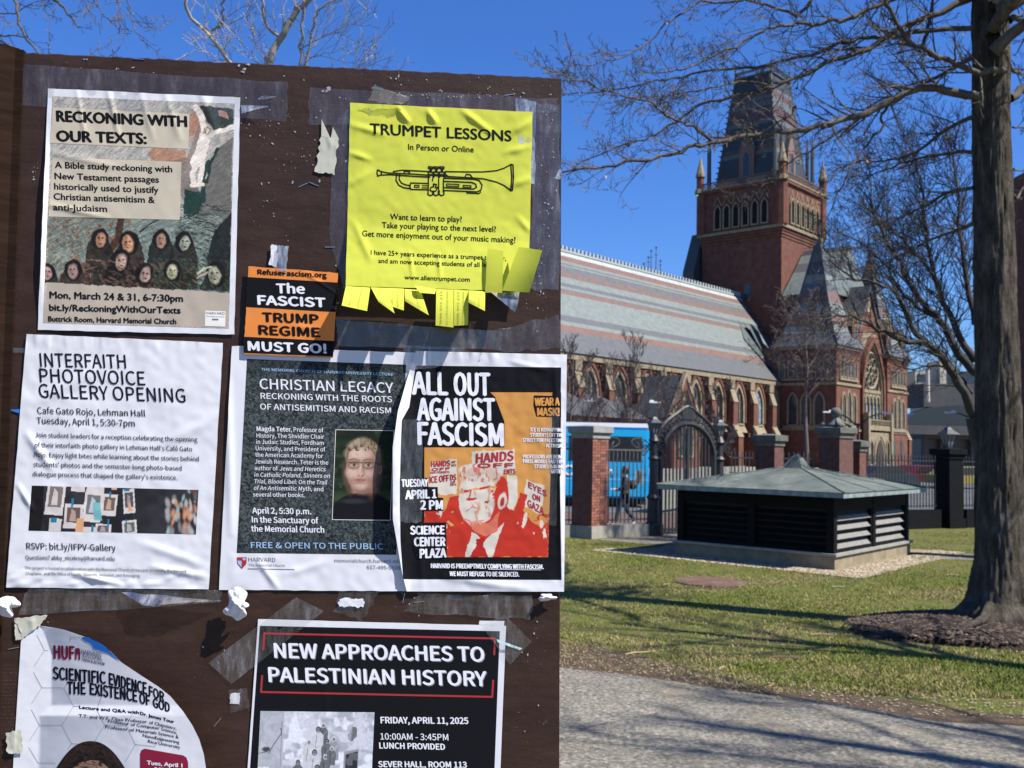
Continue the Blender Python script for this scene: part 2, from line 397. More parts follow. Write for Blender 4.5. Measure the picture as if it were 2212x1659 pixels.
class Ras:
    """a small painting surface: colours computed on the vertices of a picture grid"""
    def __init__(s, w, h, U, V, base): s.w, s.h = w, h; s.x = U*w; s.y = V*h; s.c = np.ones(U.shape+(3,))*np.array(base)
    def warp(s, a, f, seed):
        dx = (fbm(s.x*f, s.y*f, seed)-.5)*2*a; dy = (fbm(s.x*f+40, s.y*f, seed+9)-.5)*2*a; s.x = s.x+dx; s.y = s.y+dy; return s
    def mix(s, m, col): m = np.clip(m, 0, 1)[..., None]; s.c = s.c*(1-m)+np.array(col)*m; return s
    def ell(s, cx, cy, rx, ry, col, soft=0.15, rot=0.0, a=1.0):
        dx, dy = s.x-cx, s.y-cy; c, q = math.cos(rot), math.sin(rot); u = (dx*c+dy*q)/rx; v = (-dx*q+dy*c)/ry
        return s.mix(a*np.clip((1-np.sqrt(u*u+v*v))/soft+0.5, 0, 1), col)
    def poly(s, pts, col, a=1.0):
        ins = np.zeros(s.x.shape, bool); n = len(pts)
        for i in range(n):
            (x0, y0), (x1, y1) = pts[i], pts[(i+1) % n]
            if y0 == y1: continue
            cnd = (s.y >= min(y0, y1)) & (s.y < max(y0, y1)); xi = x0+(s.y-y0)*(x1-x0)/(y1-y0); ins ^= cnd & (s.x < xi)
        return s.mix(ins*a, col)
    def seg(s, pts, wd, col, a=1.0, soft=0.8):
        d = np.full(s.x.shape, 1e9)
        for (x0, y0), (x1, y1) in zip(pts[:-1], pts[1:]):
            L2 = (x1-x0)**2+(y1-y0)**2 or 1; t = np.clip(((s.x-x0)*(x1-x0)+(s.y-y0)*(y1-y0))/L2, 0, 1)
            d = np.minimum(d, np.hypot(s.x-x0-t*(x1-x0), s.y-y0-t*(y1-y0)))
        return s.mix(a*np.clip((wd/2-d)/soft+0.5, 0, 1), col)
    def brush(s, amp, ang, fx, fy, seed, mask=1.0):
        c, q = math.cos(ang), math.sin(ang); u = s.x*c+s.y*q; v = -s.x*q+s.y*c
        s.c = s.c*(1+amp*mask_(mask)*(fbm(u*fx, v*fy, seed)-0.5)[..., None]*2); return s
    def tint(s, col, fx, fy, seed, lo, hi, ang=0.0, mask=1.0, a=1.0):
        c, q = math.cos(ang), math.sin(ang); u = s.x*c+s.y*q; v = -s.x*q+s.y*c
        m = np.clip((fbm(u*fx, v*fy, seed)-lo)/(hi-lo), 0, 1)*a
        if not np.isscalar(mask): m = m*mask
        return s.mix(m, col)
def mask_(m): return m if np.isscalar(m) else m[..., None]
def rast(w, h, base, fn):
    def f(U, V):
        r = Ras(w, h, U, V, base); fn(r); return np.clip(r.c, 0, 1)
    return f

def gauss(x, y, x0, y0, x1, y1, wd, amp):
    """ridge along a segment"""
    L2 = (x1-x0)**2+(y1-y0)**2; t = np.clip(((x-x0)*(x1-x0)+(y-y0)*(y1-y0))/L2, 0, 1)
    d = np.hypot(x-x0-t*(x1-x0), y-y0-t*(y1-y0)); return amp*np.exp(-(d/wd)**2)*(1-0.6*np.abs(2*t-1)**2)
def ss(a, b, x): t = np.clip((x-a)/(b-a), 0, 1); return t*t*(3-2*t)
def poster(name, label, c, hf, mat=P_WHITE, cat='poster', step=3.2, edge=0.6, seed=1, group='posters taped to the brown board'):
    mid = b2wv(sum(p[0] for p in c)/4, c[2][1], 0)
    e = bpy.data.objects.new(name, None); COL.objects.link(e); tag(e, label, cat, group)
    o = sheet(c, hf, mat, 'sheet', e, step, edge=edge, seed=seed)
    return e
def pic(c, hf, raster, parent, name='picture', step=1.5, e=0.0001):
    return sheet(c, lambda x, y: hf(x, y)+e, M_PRINT, name, parent, step, raster)
# ------------------------------------------------------------ posters (coordinates measured per detail view)
def conv(k, ox, oy): return lambda x, y: (ox+x*k, oy+y*k)
Z1 = conv(.4, 0, 73.75); Z2 = conv(.37778, 626.7, 147.5); Z3 = conv(.37785, 0, 700.5); Z4 = conv(.44462, 442.4, 553.0)
Z5 = conv(.35563, 811.1, 722.6); Z6 = conv(.25, 0, 1253.5); Z7 = conv(.36667, 442.4, 1253.5)
def pts(Z, *a): return [Z(a[i], a[i+1]) for i in range(0, len(a), 2)]
class Wr:
    """ink helper bound to a detail view"""
    def __init__(s, Z, k, hf, lean, eps=0.00018): s.Z = Z; s.k = k; s.ink = Ink(hf, lean, eps)
    def t(s, body, x0, y0, x1, y1, cap, **kw):
        a = s.Z(x0, y0); b = s.Z(x1, y1); s.ink.t(body, a[0], a[1], b[0], b[1], cap*s.k, **kw); return s
    def poly(s, *a, e=0.0, sub=0): s.ink.poly(pts(s.Z, *a), e, sub); return s
    def line(s, wd, *a, closed=False): s.ink.line(pts(s.Z, *a), wd*s.k, closed); return s
    def build(s, mat, par, name='lettering'): return s.ink.build(name, mat, par)

# ---- 1 study-group poster with painted crowd
def h1(x, y):
    h = 0.0016 + 0.0016*(fbm(x/70, y/90, 3)-.5) + 0.0003*(vno(x/18, y/34, 5)-.5)
    for k, (x0, a) in enumerate(((165, .0009), (232, .0012), (300, .0008), (352, .0010), (430, .0012))):
        h = h + gauss(x, y, x0, 190, x0+20+6*k, 300, 5+k, a)
    h = h + gauss(x, y, 98, 440, 230, 470, 7, .0012) + gauss(x, y, 93, 560, 500, 600, 11, .0009) + gauss(x, y, 110, 330, 250, 360, 8, .001)
    return h + 0.004*ss(112, 96, x - (y-300)*-0.03)*ss(250, 420, y)*ss(680, 560, y)
C1 = pts(Z1, 260, 293, 1298, 342, 1265, 1622, 203, 1597)
e1 = poster('study_group_poster', 'white edged poster reading RECKONING WITH OUR TEXTS over a painted crowd of hooded heads', C1, h1, seed=4)
def paint1(r):
    r.warp(7, .035, 3)
    w, h = r.w, r.h
    r.tint((0.30, 0.28, 0.24), .05, .35, 3, .35, .6, ang=-0.9); r.tint((0.52, 0.49, 0.43), .04, .5, 9, .5, .62, ang=-0.9)
    r.poly([(560, 250), (735, 270), (735, 345), (600, 350), (520, 300)], (0.42, 0.19, 0.10), .8)
    r.ell(790, 110, 60, 90, (0.40, 0.17, 0.10), .8, .3, .8)
    r.poly([(800, 20), (985, 30), (985, 150), (900, 170), (850, 120)], (0.020, 0.035, 0.035), .95)
    r.poly([(730, 600), (760, 420), (830, 500), (860, 360), (900, 250), (985, 180), (985, 640), (740, 660)], (0.13, 0.125, 0.11), .92); r.poly([(640, 330), (740, 300), (800, 120), (850, 230), (780, 420), (740, 560), (700, 500)], (0.20, 0.15, 0.12), .7)
    r.poly([(735, 480), (850, 500), (800, 640), (730, 640)], (0.012, 0.045, 0.035), .95)
    r.seg([(860, 330), (830, 400), (835, 540)], 26, (0.02, 0.05, 0.045)); r.seg([(905, 250), (870, 330), (850, 440)], 14, (0.02, 0.04, 0.035))
    P = (0.78, 0.70, 0.60)
    r.seg([(780, 30), (815, 90), (830, 170), (835, 200)], 34, P); r.seg([(840, 190), (900, 160), (990, 130)], 26, P)
    r.seg([(835, 190), (815, 270), (790, 330)], 62, P); r.seg([(795, 320), (770, 400), (785, 455)], 30, P); r.seg([(830, 290), (825, 370), (815, 430)], 26, P)
    r.seg([(770, 460), (830, 450)], 22, P); r.ell(845, 155, 27, 36, (0.62, 0.55, 0.46), .3); r.seg([(825, 140), (845, 175), (865, 150), (840, 132), (828, 165)], 5, (0.25, 0.16, 0.05))
    r.poly([(900, 40), (950, 50), (960, 90), (905, 70)], (0.5, 0.26, 0.2), .9)
    r.poly([(0, 610), (w, 640), (w, h), (0, h)], (0.135, 0.17, 0.145), .96)
    r.tint((0.26, 0.30, 0.25), .02, .25, 21, .48, .62, ang=-0.5, mask=(r.y > 615)); r.tint((0.03, 0.05, 0.04), .03, .3, 31, .55, .64, ang=0.15, mask=(r.y > 560)*(r.x > 700))
    r.tint((0.24, 0.09, 0.04), .06, .12, 33, .60, .68, ang=-0.9, mask=(r.y > 640)*(r.x < 460))
    r.seg([(395, 650), (385, 760), (330, 840)], 34, (0.07, 0.035, 0.025)); r.seg([(500, 720), (590, 650)], 8, (0.02, 0.02, 0.03))
    r.poly([(880, 1000), (860, 850), (900, 700), (985, 600), (990, 1010)], (0.015, 0.018, 0.02), .97)
    rnd = random.Random(5)
    F = [(285, 770, 40, 1), (445, 785, 46, -1), (615, 760, 38, 0), (735, 770, 40, 1), (150, 945, 40, 0), (395, 885, 44, 1), (530, 950, 42, 1), (680, 930, 40, 0), (915, 940, 46, -1), (15, 960, 34, 0)]
    for i, (x, y, s_, d) in enumerate(F):
        r.poly([(x-s_*2.0, 1030), (x-s_*1.7, y+s_*1.2), (x-s_, y-s_*.6), (x, y-s_*1.6), (x+s_*1.1, y-s_*.5), (x+s_*1.8, y+s_*1.4), (x+s_*2.1, 1030)], [(0.020, 0.016, 0.013), (0.032, 0.020, 0.014), (0.014, 0.014, 0.014)][i % 3], .93)
    r.tint((0.13, 0.07, 0.05), .05, .09, 51, .52, .62, ang=.5, mask=(r.y > 880)*(r.x > 150)*(r.x < 650), a=.8); r.tint((0.05, 0.08, 0.05), .05, .12, 57, .5, .62, ang=.9, mask=(r.y > 860)*(r.x > 560), a=.8)
    for i, (x, y, s_, d) in enumerate(F):
        sk = [(0.50, 0.26, 0.16), (0.56, 0.30, 0.16), (0.45, 0.27, 0.20), (0.42, 0.44, 0.33), (0.40, 0.26, 0.22), (0.44, 0.30, 0.24), (0.50, 0.34, 0.27), (0.52, 0.50, 0.30), (0.42, 0.42, 0.28), (0.42, 0.26, 0.22)][i]
        r.ell(x+d*2, y-2, s_*1.16, s_*1.5, (0.012, 0.011, 0.012), .1, .15*d)
        r.ell(x+d*8, y+4, s_*.66, s_*1.0, sk, .3, .15*d); r.ell(x+d*8-s_*.3, y+8, s_*.25, s_*.8, tuple(c*.45 for c in sk), .8, 0, .8)
        for q in (-1, 1): r.ell(x+d*8+q*s_*.27, y-s_*.16, s_*.15, s_*.11, (0.02, 0.012, 0.012), .5)
        r.seg([(x+d*12, y-s_*.1), (x+d*16, y+s_*.3)], 4, tuple(c*.5 for c in sk)); r.ell(x+d*10, y+s_*.55, s_*.17, s_*.11, (0.14, 0.02, 0.02), .5)
    for k in range(26):
        x = rnd.uniform(150, 960); y = rnd.uniform(840, 1010); r.seg([(x, y), (x+rnd.uniform(-70, 70), y+rnd.uniform(-30, 40))], rnd.uniform(3, 8), rnd.choice([(0.012, 0.012, 0.012), (0.16, 0.08, 0.05), (0.28, 0.16, 0.1), (0.05, 0.07, 0.04)]), .7)
    r.brush(.5, 0.9, .05, .16, 80, mask=(r.y > 690)*1.0)
    r.seg([(820, 940), (850, 905), (890, 900)], 12, (0.5, 0.45, 0.32)); r.seg([(815, 965), (870, 930)], 9, (0.45, 0.4, 0.28))
    r.brush(.45, -0.7, .03, .28, 77); r.brush(.25, 0.4, .05, .3, 78)
    r.poly([(0, 1013), (w, 1040), (w, h), (0, h)], (0.47, 0.40, 0.32)); r.brush(.06, .2, .02, .02, 79)
pic(pts(Z1, 283, 335, 1268, 375, 1235, 1590, 232, 1560), h1, rast(990, 1235, (0.42, 0.40, 0.36), paint1), e1)
k = Wr(Z1, .4, h1, -.05, .0003)
k.poly(285, 395, 1023, 430, 1018, 620, 270, 588, sub=12).poly(283, 665, 980, 690, 970, 1003, 262, 985, sub=12); k.build(I_BEIGE, e1, 'caption_box')
k = Wr(Z1, .4, h1, -.05, .00045)
k.t('RECKONING WITH', 308, 470, 1008, 500, 56, bold=1.9).t('OUR TEXTS:', 308, 577, 790, 592, 56, bold=1.9)
for s_, a in (('A Bible study reckoning with', (298, 722, 930, 746)), ('New Testament passages', (296, 782, 858, 802)), ('historically used to justify', (294, 838, 856, 858)), ('Christian antisemitism &', (291, 893, 835, 912)), ('anti-Judaism', (288, 950, 578, 960))):
    k.t(s_, *a, 34, bold=.62)
k.t('Mon, March 24 & 31, 6-7:30pm', 270, 1425, 988, 1445, 36, bold=.7).t('bit.ly/ReckoningWithOurTexts', 268, 1492, 975, 1508, 34, bold=.7).t('Buttrick Room, Harvard Memorial Church', 262, 1550, 952, 1565, 27, bold=.5)
k.build(I_BLACK, e1)
k = Wr(Z1, .4, h1, -.05, .0003); k.poly(1108, 1493, 1218, 1497, 1216, 1580, 1106, 1576); k.build(I_CREAM, e1, 'logo_box')
k = Wr(Z1, .4, h1, -.05, .00045); k.t('HARVARD', 1113, 1512, 1214, 1516, 14).t('The Memorial Church', 1114, 1526, 1213, 1530, 7); k.poly(1146, 1536, 1180, 1537, 1180, 1545, 1146, 1544); k.build(I_GREY, e1)

FONT = FONT_N
# ---- 2 interfaith gallery poster
def h2(x, y):
    h = 0.0022 + 0.0015*(fbm(x/80, y/70, 13)-.5) + 0.0004*(vno(x/16, y/16, 15)-.5)
    h = h + 0.0018*np.maximum(0, vno(x/13, y/55, 18)-.45)*ss(770, 735, y) + 0.0022*np.maximum(0, vno(x/20+y/30, y/13, 19)-.4)*ss(1215, 1250, y)
    for a in ((60, 940, 110, 1010, 9, .0022), (40, 1050, 70, 1100, 6, .0018), (160, 1240, 260, 1262, 6, .0022), (330, 1225, 440, 1245, 7, .0018), (350, 960, 470, 900, 12, .0012), (60, 880, 200, 800, 14, .001), (300, 1170, 450, 1225, 10, .0012)):
        h = h + gauss(x, y, *a)
    return h
C2 = pts(Z3, 152, 55, 1275, 107, 1193, 1515, 35, 1505)
e2 = poster('gallery_opening_poster', 'white poster reading INTERFAITH PHOTOVOICE GALLERY OPENING with a wide photo strip', C2, h2, seed=9)
k = Wr(Z3, .37785, h2, -.085, .0005)
k.t('INTERFAITH', 232, 242, 722, 252, 78, bold=.25).t('PHOTOVOICE', 230, 330, 832, 348, 78, bold=.25).t('GALLERY OPENING', 225, 418, 1062, 447, 78, bold=.25)
k.t('Cafe Gato Rojo, Lehman Hall', 215, 510, 832, 527, 36, bold=.12).t('Tuesday, April 1, 5:30-7pm', 212, 568, 772, 584, 36, bold=.12)
for s_, a in (('Join student leaders for a reception celebrating the opening', (203, 645, 1130, 672)), ("of their interfaith photo gallery in Lehman Hall's Café Gato", (200, 702, 1100, 726)), ('Rojo. Enjoy light bites while learning about the stories behind', (196, 758, 1138, 783)), ("students' photos and the semester-long photo-based", (192, 813, 1040, 836)), ("dialogue process that shaped the gallery's existence.", (188, 868, 1015, 890))):
    k.t(s_, *a, 26, bold=.07)
k.t('RSVP: bit.ly/IFPV-Gallery', 153, 1285, 662, 1296, 36, bold=.15).t('Questions? abby_mcelroy@harvard.edu', 147, 1345, 655, 1352, 24, bold=.05)
k.t('This project is hosted in collaboration with the Memorial Church of Harvard University, the Harvard', 143, 1400, 1065, 1420, 17, bold=0, res=2).t('Chaplains, and the Office of Equity, Diversity, Inclusion, and Belonging.', 148, 1432, 803, 1445, 17, bold=0, res=2)
k.build(I_BLACK, e2)
def paint2(r):
    r.tint((0.018, 0.018, 0.02), .008, .008, 5, .4, .7); r.poly([(0, 0), (70, 0), (75, 260), (0, 260)], (0.012, 0.010, 0.010))
    def card(x, y, w, h, a, dark=(0.12, 0.11, 0.10), mg=.14):
        c, q = math.cos(a), math.sin(a)
        f = lambda u, v: (x+u*c-v*q, y+u*q+v*c)
        r.poly([f(-w/2, -h/2), f(w/2, -h/2), f(w/2, h/2), f(-w/2, h/2)], (0.66, 0.60, 0.56))
        if dark:
            r.poly([f(-w*(.5-mg), -h*(.5-mg)), f(w*(.5-mg), -h*(.5-mg)), f(w*(.5-mg), h*.26), f(-w*(.5-mg), h*.26)], dark)
            r.poly([f(-w*.12, -h*.3), f(w*.1, -h*.2), f(w*.16, h*.2), f(-w*.2, h*.2)], tuple(min(1, c_*3.2) for c_ in dark))
    card(140, 70, 105, 190, .06, (0.20, 0.17, 0.15)); card(250, 170, 105, 140, .02, (0.14, 0.10, 0.08)); card(358, 110, 105, 180, .06, (0.16, 0.17, 0.17)); card(450, 100, 86, 125, .06, (0.16, 0.11, 0.08))
    card(265, 8, 80, 40, .05, None); card(365, 8, 100, 34, .05, None); card(562, 75, 66, 140, -.12, (0.09, 0.08, 0.08)); card(150, 225, 70, 80, .04, None); card(425, 240, 90, 60, .04, (0.13, 0.1, 0.1)); card(575, 230, 82, 90, -.12, (0.13, 0.14, 0.12)); card(350, 250, 80, 40, 0, None)
    r.poly([(355, 90), (398, 86), (415, 190), (370, 190)], (0.18, 0.46, 0.46)); r.poly([(270, 180), (312, 182), (312, 262), (268, 262)], (0.68, 0.36, 0.18)); r.poly([(560, 70), (590, 130), (560, 135)], (0.7, 0.38, 0.22)); r.poly([(455, 0), (488, 0), (486, 12), (458, 12)], (0.66, 0.4, 0.25))
    for a in ((240, 95, 14, 55), (452, 40, 12, 34), (140, 195, 36, 26), (365, 238, 14, 36), (452, 210, 12, 60), (555, 195, 8, 30), (545, 12, 34, 12)):
        r.poly([(a[0]-a[2]/2, a[1]-a[3]/2), (a[0]+a[2]/2, a[1]-a[3]/2), (a[0]+a[2]/2-3, a[1]+a[3]/2), (a[0]-a[2]/2, a[1]+a[3]/2)], (0.02, 0.20, 0.34))
    rnd = random.Random(3)
    for i in range(46):
        x = rnd.uniform(775, 955); y = rnd.uniform(0, 255); col = rnd.choice([(0.45, 0.42, 0.4), (0.60, 0.55, 0.5), (0.66, 0.30, 0.15), (0.25, 0.24, 0.24), (0.35, 0.5, 0.5), (0.05, 0.03, 0.03)])
        r.ell(x, y, rnd.uniform(6, 14), rnd.uniform(14, 34), col, .9, rnd.uniform(-.3, .3), .8)
    r.poly([(905, 0), (960, 0), (960, 70), (915, 60)], (0.03, 0.02, 0.02), .8)
pic(pts(Z3, 182, 922, 1135, 947, 1120, 1202, 162, 1180), h2, rast(955, 258, (0.035, 0.035, 0.042), paint2), e2, step=1.3)

# ---- 3 dark lecture poster with portrait
def h3(x, y):
    h = 0.0016 + 0.0014*(fbm(x/90, y/120, 23)-.5) + 0.0006*(vno(x/18, y/18, 25)-.5)*ss(1150, 1220, y) + 0.0014*np.maximum(0, vno(x/16, y/60, 27)-.4)*ss(785, 755, y)
    for a in ((560, 1215, 600, 1270, 7, .0016), (490, 800, 500, 1150, 9, .0016), (620, 1240, 700, 1215, 9, .0012)): h = h+gauss(x, y, *a)
    return h
C3 = [(501, 747), (897, 762), (884, 1277), (473, 1274)]
e3 = poster('lecture_poster', 'white edged poster with a dark stone panel, CHRISTIAN LEGACY and a portrait photo', C3, h3, seed=12)
def paint3(r):
    r.tint((0.075, 0.095, 0.095), .09, .09, 5, .50, .60); r.tint((0.012, 0.017, 0.018), .12, .12, 6, .52, .62); r.tint((0.11, 0.13, 0.125), .2, .2, 8, .60, .68)
    r.mix(np.clip((120-r.y)/160, 0, 1)*.75, (0.010, 0.013, 0.016)); r.mix(np.clip((r.y-840)/120, 0, 1)*.5, (0.010, 0.013, 0.014))
    for a in ([(60, 330), (700, 330)], [(150, 330), (330, 170), (560, 330)], [(520, 330), (640, 560), (440, 860)], [(130, 640), (440, 860)], [(330, 610), (200, 870)], [(330, 340), (420, 520)], [(190, 900), (420, 620), (620, 900)]): r.seg(a, 9, (0.008, 0.011, 0.012), .55, 4)
pic(pts(Z4, 205, 500, 978, 528, 930, 1452, 155, 1443), h3, rast(775, 930, (0.035, 0.045, 0.047), paint3), e3, step=1.6)
def paintp(r):
    r.tint((0.018, 0.03, 0.016), .02, .03, 3, .4, .7); r.mix(np.clip((r.y-290)/40, 0, 1)*np.clip((360-r.y)/30, 0, 1)*.8, (0.05, 0.085, 0.03)); r.tint((0.03, 0.05, 0.025), .03, .04, 4, .6, .75)
    S = (0.46, 0.28, 0.20); Lt = (0.74, 0.53, 0.42); Dk = (0.22, 0.11, 0.075)
    r.poly([(98, 250), (92, 330), (212, 335), (206, 250)], Dk); r.ell(120, 300, 26, 50, S, 1.0)
    r.ell(148, 392, 150, 90, (0.008, 0.008, 0.010), .06); r.poly([(86, 306), (150, 322), (214, 300), (226, 350), (74, 352)], (0.008, 0.008, 0.010)); r.ell(100, 345, 60, 12, (0.03, 0.03, 0.035), .9)
    r.ell(220, 190, 11, 25, (0.40, 0.22, 0.16), .25); r.ell(221, 190, 6, 15, Dk, .8)
    r.ell(138, 128, 87, 90, (0.17, 0.115, 0.07), .08); r.ell(133, 188, 76, 108, S, .08); r.ell(140, 262, 58, 46, S, .2)
    r.ell(196, 205, 30, 100, Dk, .95, .08, .75); r.ell(66, 230, 20, 70, Dk, .95, -.2, .5); r.ell(150, 292, 60, 20, Dk, .9, 0, .8)
    r.ell(112, 112, 52, 30, Lt, 1.0, 0, .85); r.ell(90, 205, 30, 26, Lt, 1.0, 0, .8); r.ell(168, 208, 24, 22, (0.62, 0.42, 0.33), 1.0, 0, .7); r.ell(132, 272, 26, 16, Lt, 1.0, 0, .6); r.ell(92, 208, 22, 14, (0.68, 0.38, 0.31), 1.0, 0, .4)
    r.poly([(52, 150), (60, 78), (108, 38), (168, 42), (214, 82), (222, 150), (214, 185), (206, 128), (180, 92), (140, 82), (96, 84), (68, 108), (60, 160)], (0.21, 0.145, 0.09))
    hm = ((((r.x-138)/87)**2+((r.y-128)/90)**2 < 1))*(r.y < 100); r.tint((0.44, 0.33, 0.21), .09, .035, 6, .45, .62, mask=hm, ang=.25, a=.55); r.tint((0.09, 0.055, 0.03), .12, .04, 16, .5, .64, mask=hm, ang=-.2); r.ell(105, 58, 42, 16, (0.5, 0.4, 0.28), 1.0, -.4, .5)
    for x, q in ((94, 1), (164, -1)):
        r.ell(x, 163, 30, 20, Dk, .95, 0, .75); r.ell(x, 168, 18, 8, (0.50, 0.40, 0.34), .4); r.ell(x+1, 168, 8, 7.5, (0.05, 0.035, 0.03), .4); r.seg([(x-19, 165), (x, 160), (x+19, 166)], 3, (0.05, 0.03, 0.02), .9); r.seg([(x-26, 146), (x-2, 138), (x+25, 146)], 6, (0.14, 0.085, 0.05), .8, 3); r.ell(x, 186, 20, 7, Dk, 1.0, 0, .45)
        r.seg([(x-31, 157), (x+30, 156)], 5, (0.03, 0.03, 0.03), .9); r.seg([(x-30, 158), (x-26, 179), (x-10, 185), (x+16, 184), (x+29, 176), (x+31, 158)], 2.6, (0.07, 0.06, 0.055), .9)
    r.seg([(124, 158), (134, 158)], 4, (0.03, 0.03, 0.03)); r.seg([(194, 157), (224, 166)], 4, (0.04, 0.03, 0.03))
    r.seg([(128, 165), (124, 205)], 9, Lt, .7, 8); r.ell(127, 213, 15, 9, (0.60, 0.38, 0.30), .8); r.seg([(140, 175), (146, 214)], 7, Dk, .6, 6); r.ell(119, 220, 4, 3, (0.12, 0.05, 0.04), .8); r.ell(137, 220, 5, 3, (0.12, 0.05, 0.04), .8)
    r.ell(127, 243, 29, 8, (0.42, 0.16, 0.14), .5); r.seg([(99, 240), (112, 242), (128, 241), (145, 242), (157, 238)], 2.4, (0.16, 0.05, 0.05)); r.ell(126, 256, 22, 5, Dk, 1.0, 0, .5); r.seg([(92, 222), (90, 244)], 4, Dk, .4, 5); r.seg([(164, 220), (168, 244)], 4, Dk, .5, 5)
    r.tint(tuple(c*.85 for c in S), .2, .2, 21, .45, .7, mask=(((r.x-133)/76)**2+((r.y-188)/108)**2 < 1), a=.35)
pic(pts(Z4, 637, 845, 917, 850, 900, 1283, 620, 1280), h3, rast(280, 435, (0.012, 0.018, 0.012), paintp), e3, name='portrait_photo', step=.9, e=.00035)
k = Wr(Z4, .44462, h3, -.055, .0006); k.line(2.5, 636, 844, 918, 849, 901, 1284, 619, 1281, closed=True); k.build(I_CREAM, e3, 'photo_border')
k = Wr(Z4, .44462, h3, -.055, .00045)
k.t('CHRISTIAN LEGACY', 268, 645, 917, 665, 49, bold=.35).t('RECKONING WITH THE ROOTS', 272, 693, 910, 710, 28, bold=.28).t('OF ANTISEMITISM AND RACISM', 270, 745, 905, 765, 28, bold=.28)
k.t('Magda Teter', 253, 850, 418, 853, 22, bold=.4).t(', Professor of', 418, 853, 577, 857, 21, bold=.15)
for s_, a in (('History, The Shvidler Chair', (252, 882, 580, 888)), ('in Judaic Studies, Fordham', (250, 912, 578, 918)), ('University, and President of', (248, 944, 586, 950)), ('the American Academy for', (246, 975, 575, 981)), ('Jewish Research. Teter is the', (244, 1008, 600, 1014)), ('author of', (242, 1040, 355, 1042))): k.t(s_, *a, 20, bold=.1)
for s_, a in (('Jews and Heretics', (363, 1042, 585, 1046)), ('in Catholic Poland, Sinners on', (240, 1072, 606, 1078)), ('Trial, Blood Libel: On the Trail', (239, 1104, 593, 1110)), ('of An Antisemitic Myth,', (237, 1136, 520, 1141))): k.t(s_, *a, 20, bold=.1, ital=.2)
k.t('and', 530, 1142, 576, 1143, 20, bold=.15).t('several other books.', 235, 1168, 486, 1172, 20, bold=.15)
k.t('April 2, 5:30 p.m.', 232, 1250, 517, 1255, 28, bold=.5).t('In the Sanctuary of', 230, 1294, 552, 1300, 28, bold=.5).t('the Memorial Church', 227, 1338, 580, 1344, 28, bold=.5)
k.build(I_WHITE, e3)
k = Wr(Z4, .44462, h3, -.055, .00045); k.t('THE MEMORIAL CHURCH OF HARVARD UNIVERSITY LECTURE', 275, 557, 915, 582, 13, bold=.1).t('FREE & OPEN TO THE PUBLIC', 225, 1418, 866, 1425, 28, bold=.25); k.build(I_LBLUE, e3)
k = Wr(Z4, .44462, h3, -.055, .0003); k.t('HARVARD', 213, 1484, 344, 1486, 20).t('The Memorial Church', 212, 1506, 388, 1510, 12, ital=.1).t('memorialchurch.harvard.edu', 630, 1488, 952, 1492, 17).t('617-495-5508', 788, 1520, 950, 1524, 17, bold=.1).line(3, 210, 1519, 435, 1523)
k.build(I_GREY, e3)
k = Wr(Z4, .44462, h3, -.055, .0003); k.poly(156, 1463, 204, 1464, 202, 1496, 180, 1520, 158, 1494); k.build(I_RED, e3, 'crest')
k = Wr(Z4, .44462, h3, -.055, .00045); k.poly(160, 1480, 178, 1481, 178, 1512, 160, 1492).poly(184, 1467, 199, 1468, 198, 1478, 184, 1478); k.build(I_LBLUE, e3, 'crest_field')

# ---- 4 small orange and black flyer
def h4(x, y): return 0.0045 + 0.0008*(fbm(x/60, y/50, 33)-.5) + gauss(x, y, 660, 590, 728, 635, 4, .0008) + gauss(x, y, 640, 705, 680, 712, 6, .0007)
C4 = pts(Z4, 212, 50, 648, 82, 622, 494, 188, 475)
e4 = poster('rally_flyer', 'small black and orange flyer whose lines end MUST GO!', C4, h4, mat=I_ORANGE, cat='flyer', step=3.2, seed=15, group='flyers on the brown board')
k = Wr(Z4, .44462, h4, -.06, .0002); k.poly(209, 102, 645, 129, 636, 272, 199, 247, sub=10).poly(190, 392, 628, 413, 623, 488, 188, 470, sub=10); k.build(I_BLACK, e4, 'black_band')
k = Wr(Z4, .44462, h4, -.06, .00035); k.t('RefuseFascism.org', 258, 88, 592, 105, 23, bold=.8).t('TRUMP', 283, 318, 552, 328, 43, bold=1.7).t('REGIME', 265, 380, 560, 393, 43, bold=1.7); k.build(I_BLACK, e4)
k = Wr(Z4, .44462, h4, -.06, .0004); k.t('The', 350, 180, 485, 182, 45, bold=1.4).t('FASCIST', 260, 235, 585, 248, 43, bold=1.7).t('MUST GO!', 213, 458, 590, 472, 43, bold=1.6); k.build(I_WHITE, e4)

# ---- 5 rally poster in black, orange and red
def h5(x, y):
    xe = 865+0*y
    h = 0.0030 + 0.0018*(fbm(x/60, y/80, 43)-.5) + 0.0005*(vno(x/15, y/15, 45)-.5) + 0.0022*np.maximum(0, vno(x/15, y/50, 47)-.42)*ss(792, 765, y)
    edge_ = ss(902, 852, x)
    h = h + 0.0125*edge_**1.5*ss(765, 850, y)*(1-.75*ss(1120, 1235, y)) + 0.004*ss(890, 850, x)*ss(1180, 1270, y)
    for a in ((1200, 800, 1215, 1260, 7, .0016), (960, 1245, 1150, 1275, 9, .0016), (905, 1100, 912, 1260, 8, .0012), (1100, 780, 1180, 800, 6, .001)): h = h+gauss(x, y, *a)
    return h
def warp5(U, V):
    C = pts(Z5, 245, 100, 1163, 122, 1145, 1562, 190, 1560); X, Y = quad(C, U, V)
    off = np.interp(V, [0, .06, .25, .4, .7, .93, 1], [0, -25, -95, -118, -101, -30, 0])*.3556
    return X+off*(1-np.clip(U*4.5, 0, 1))**2, Y
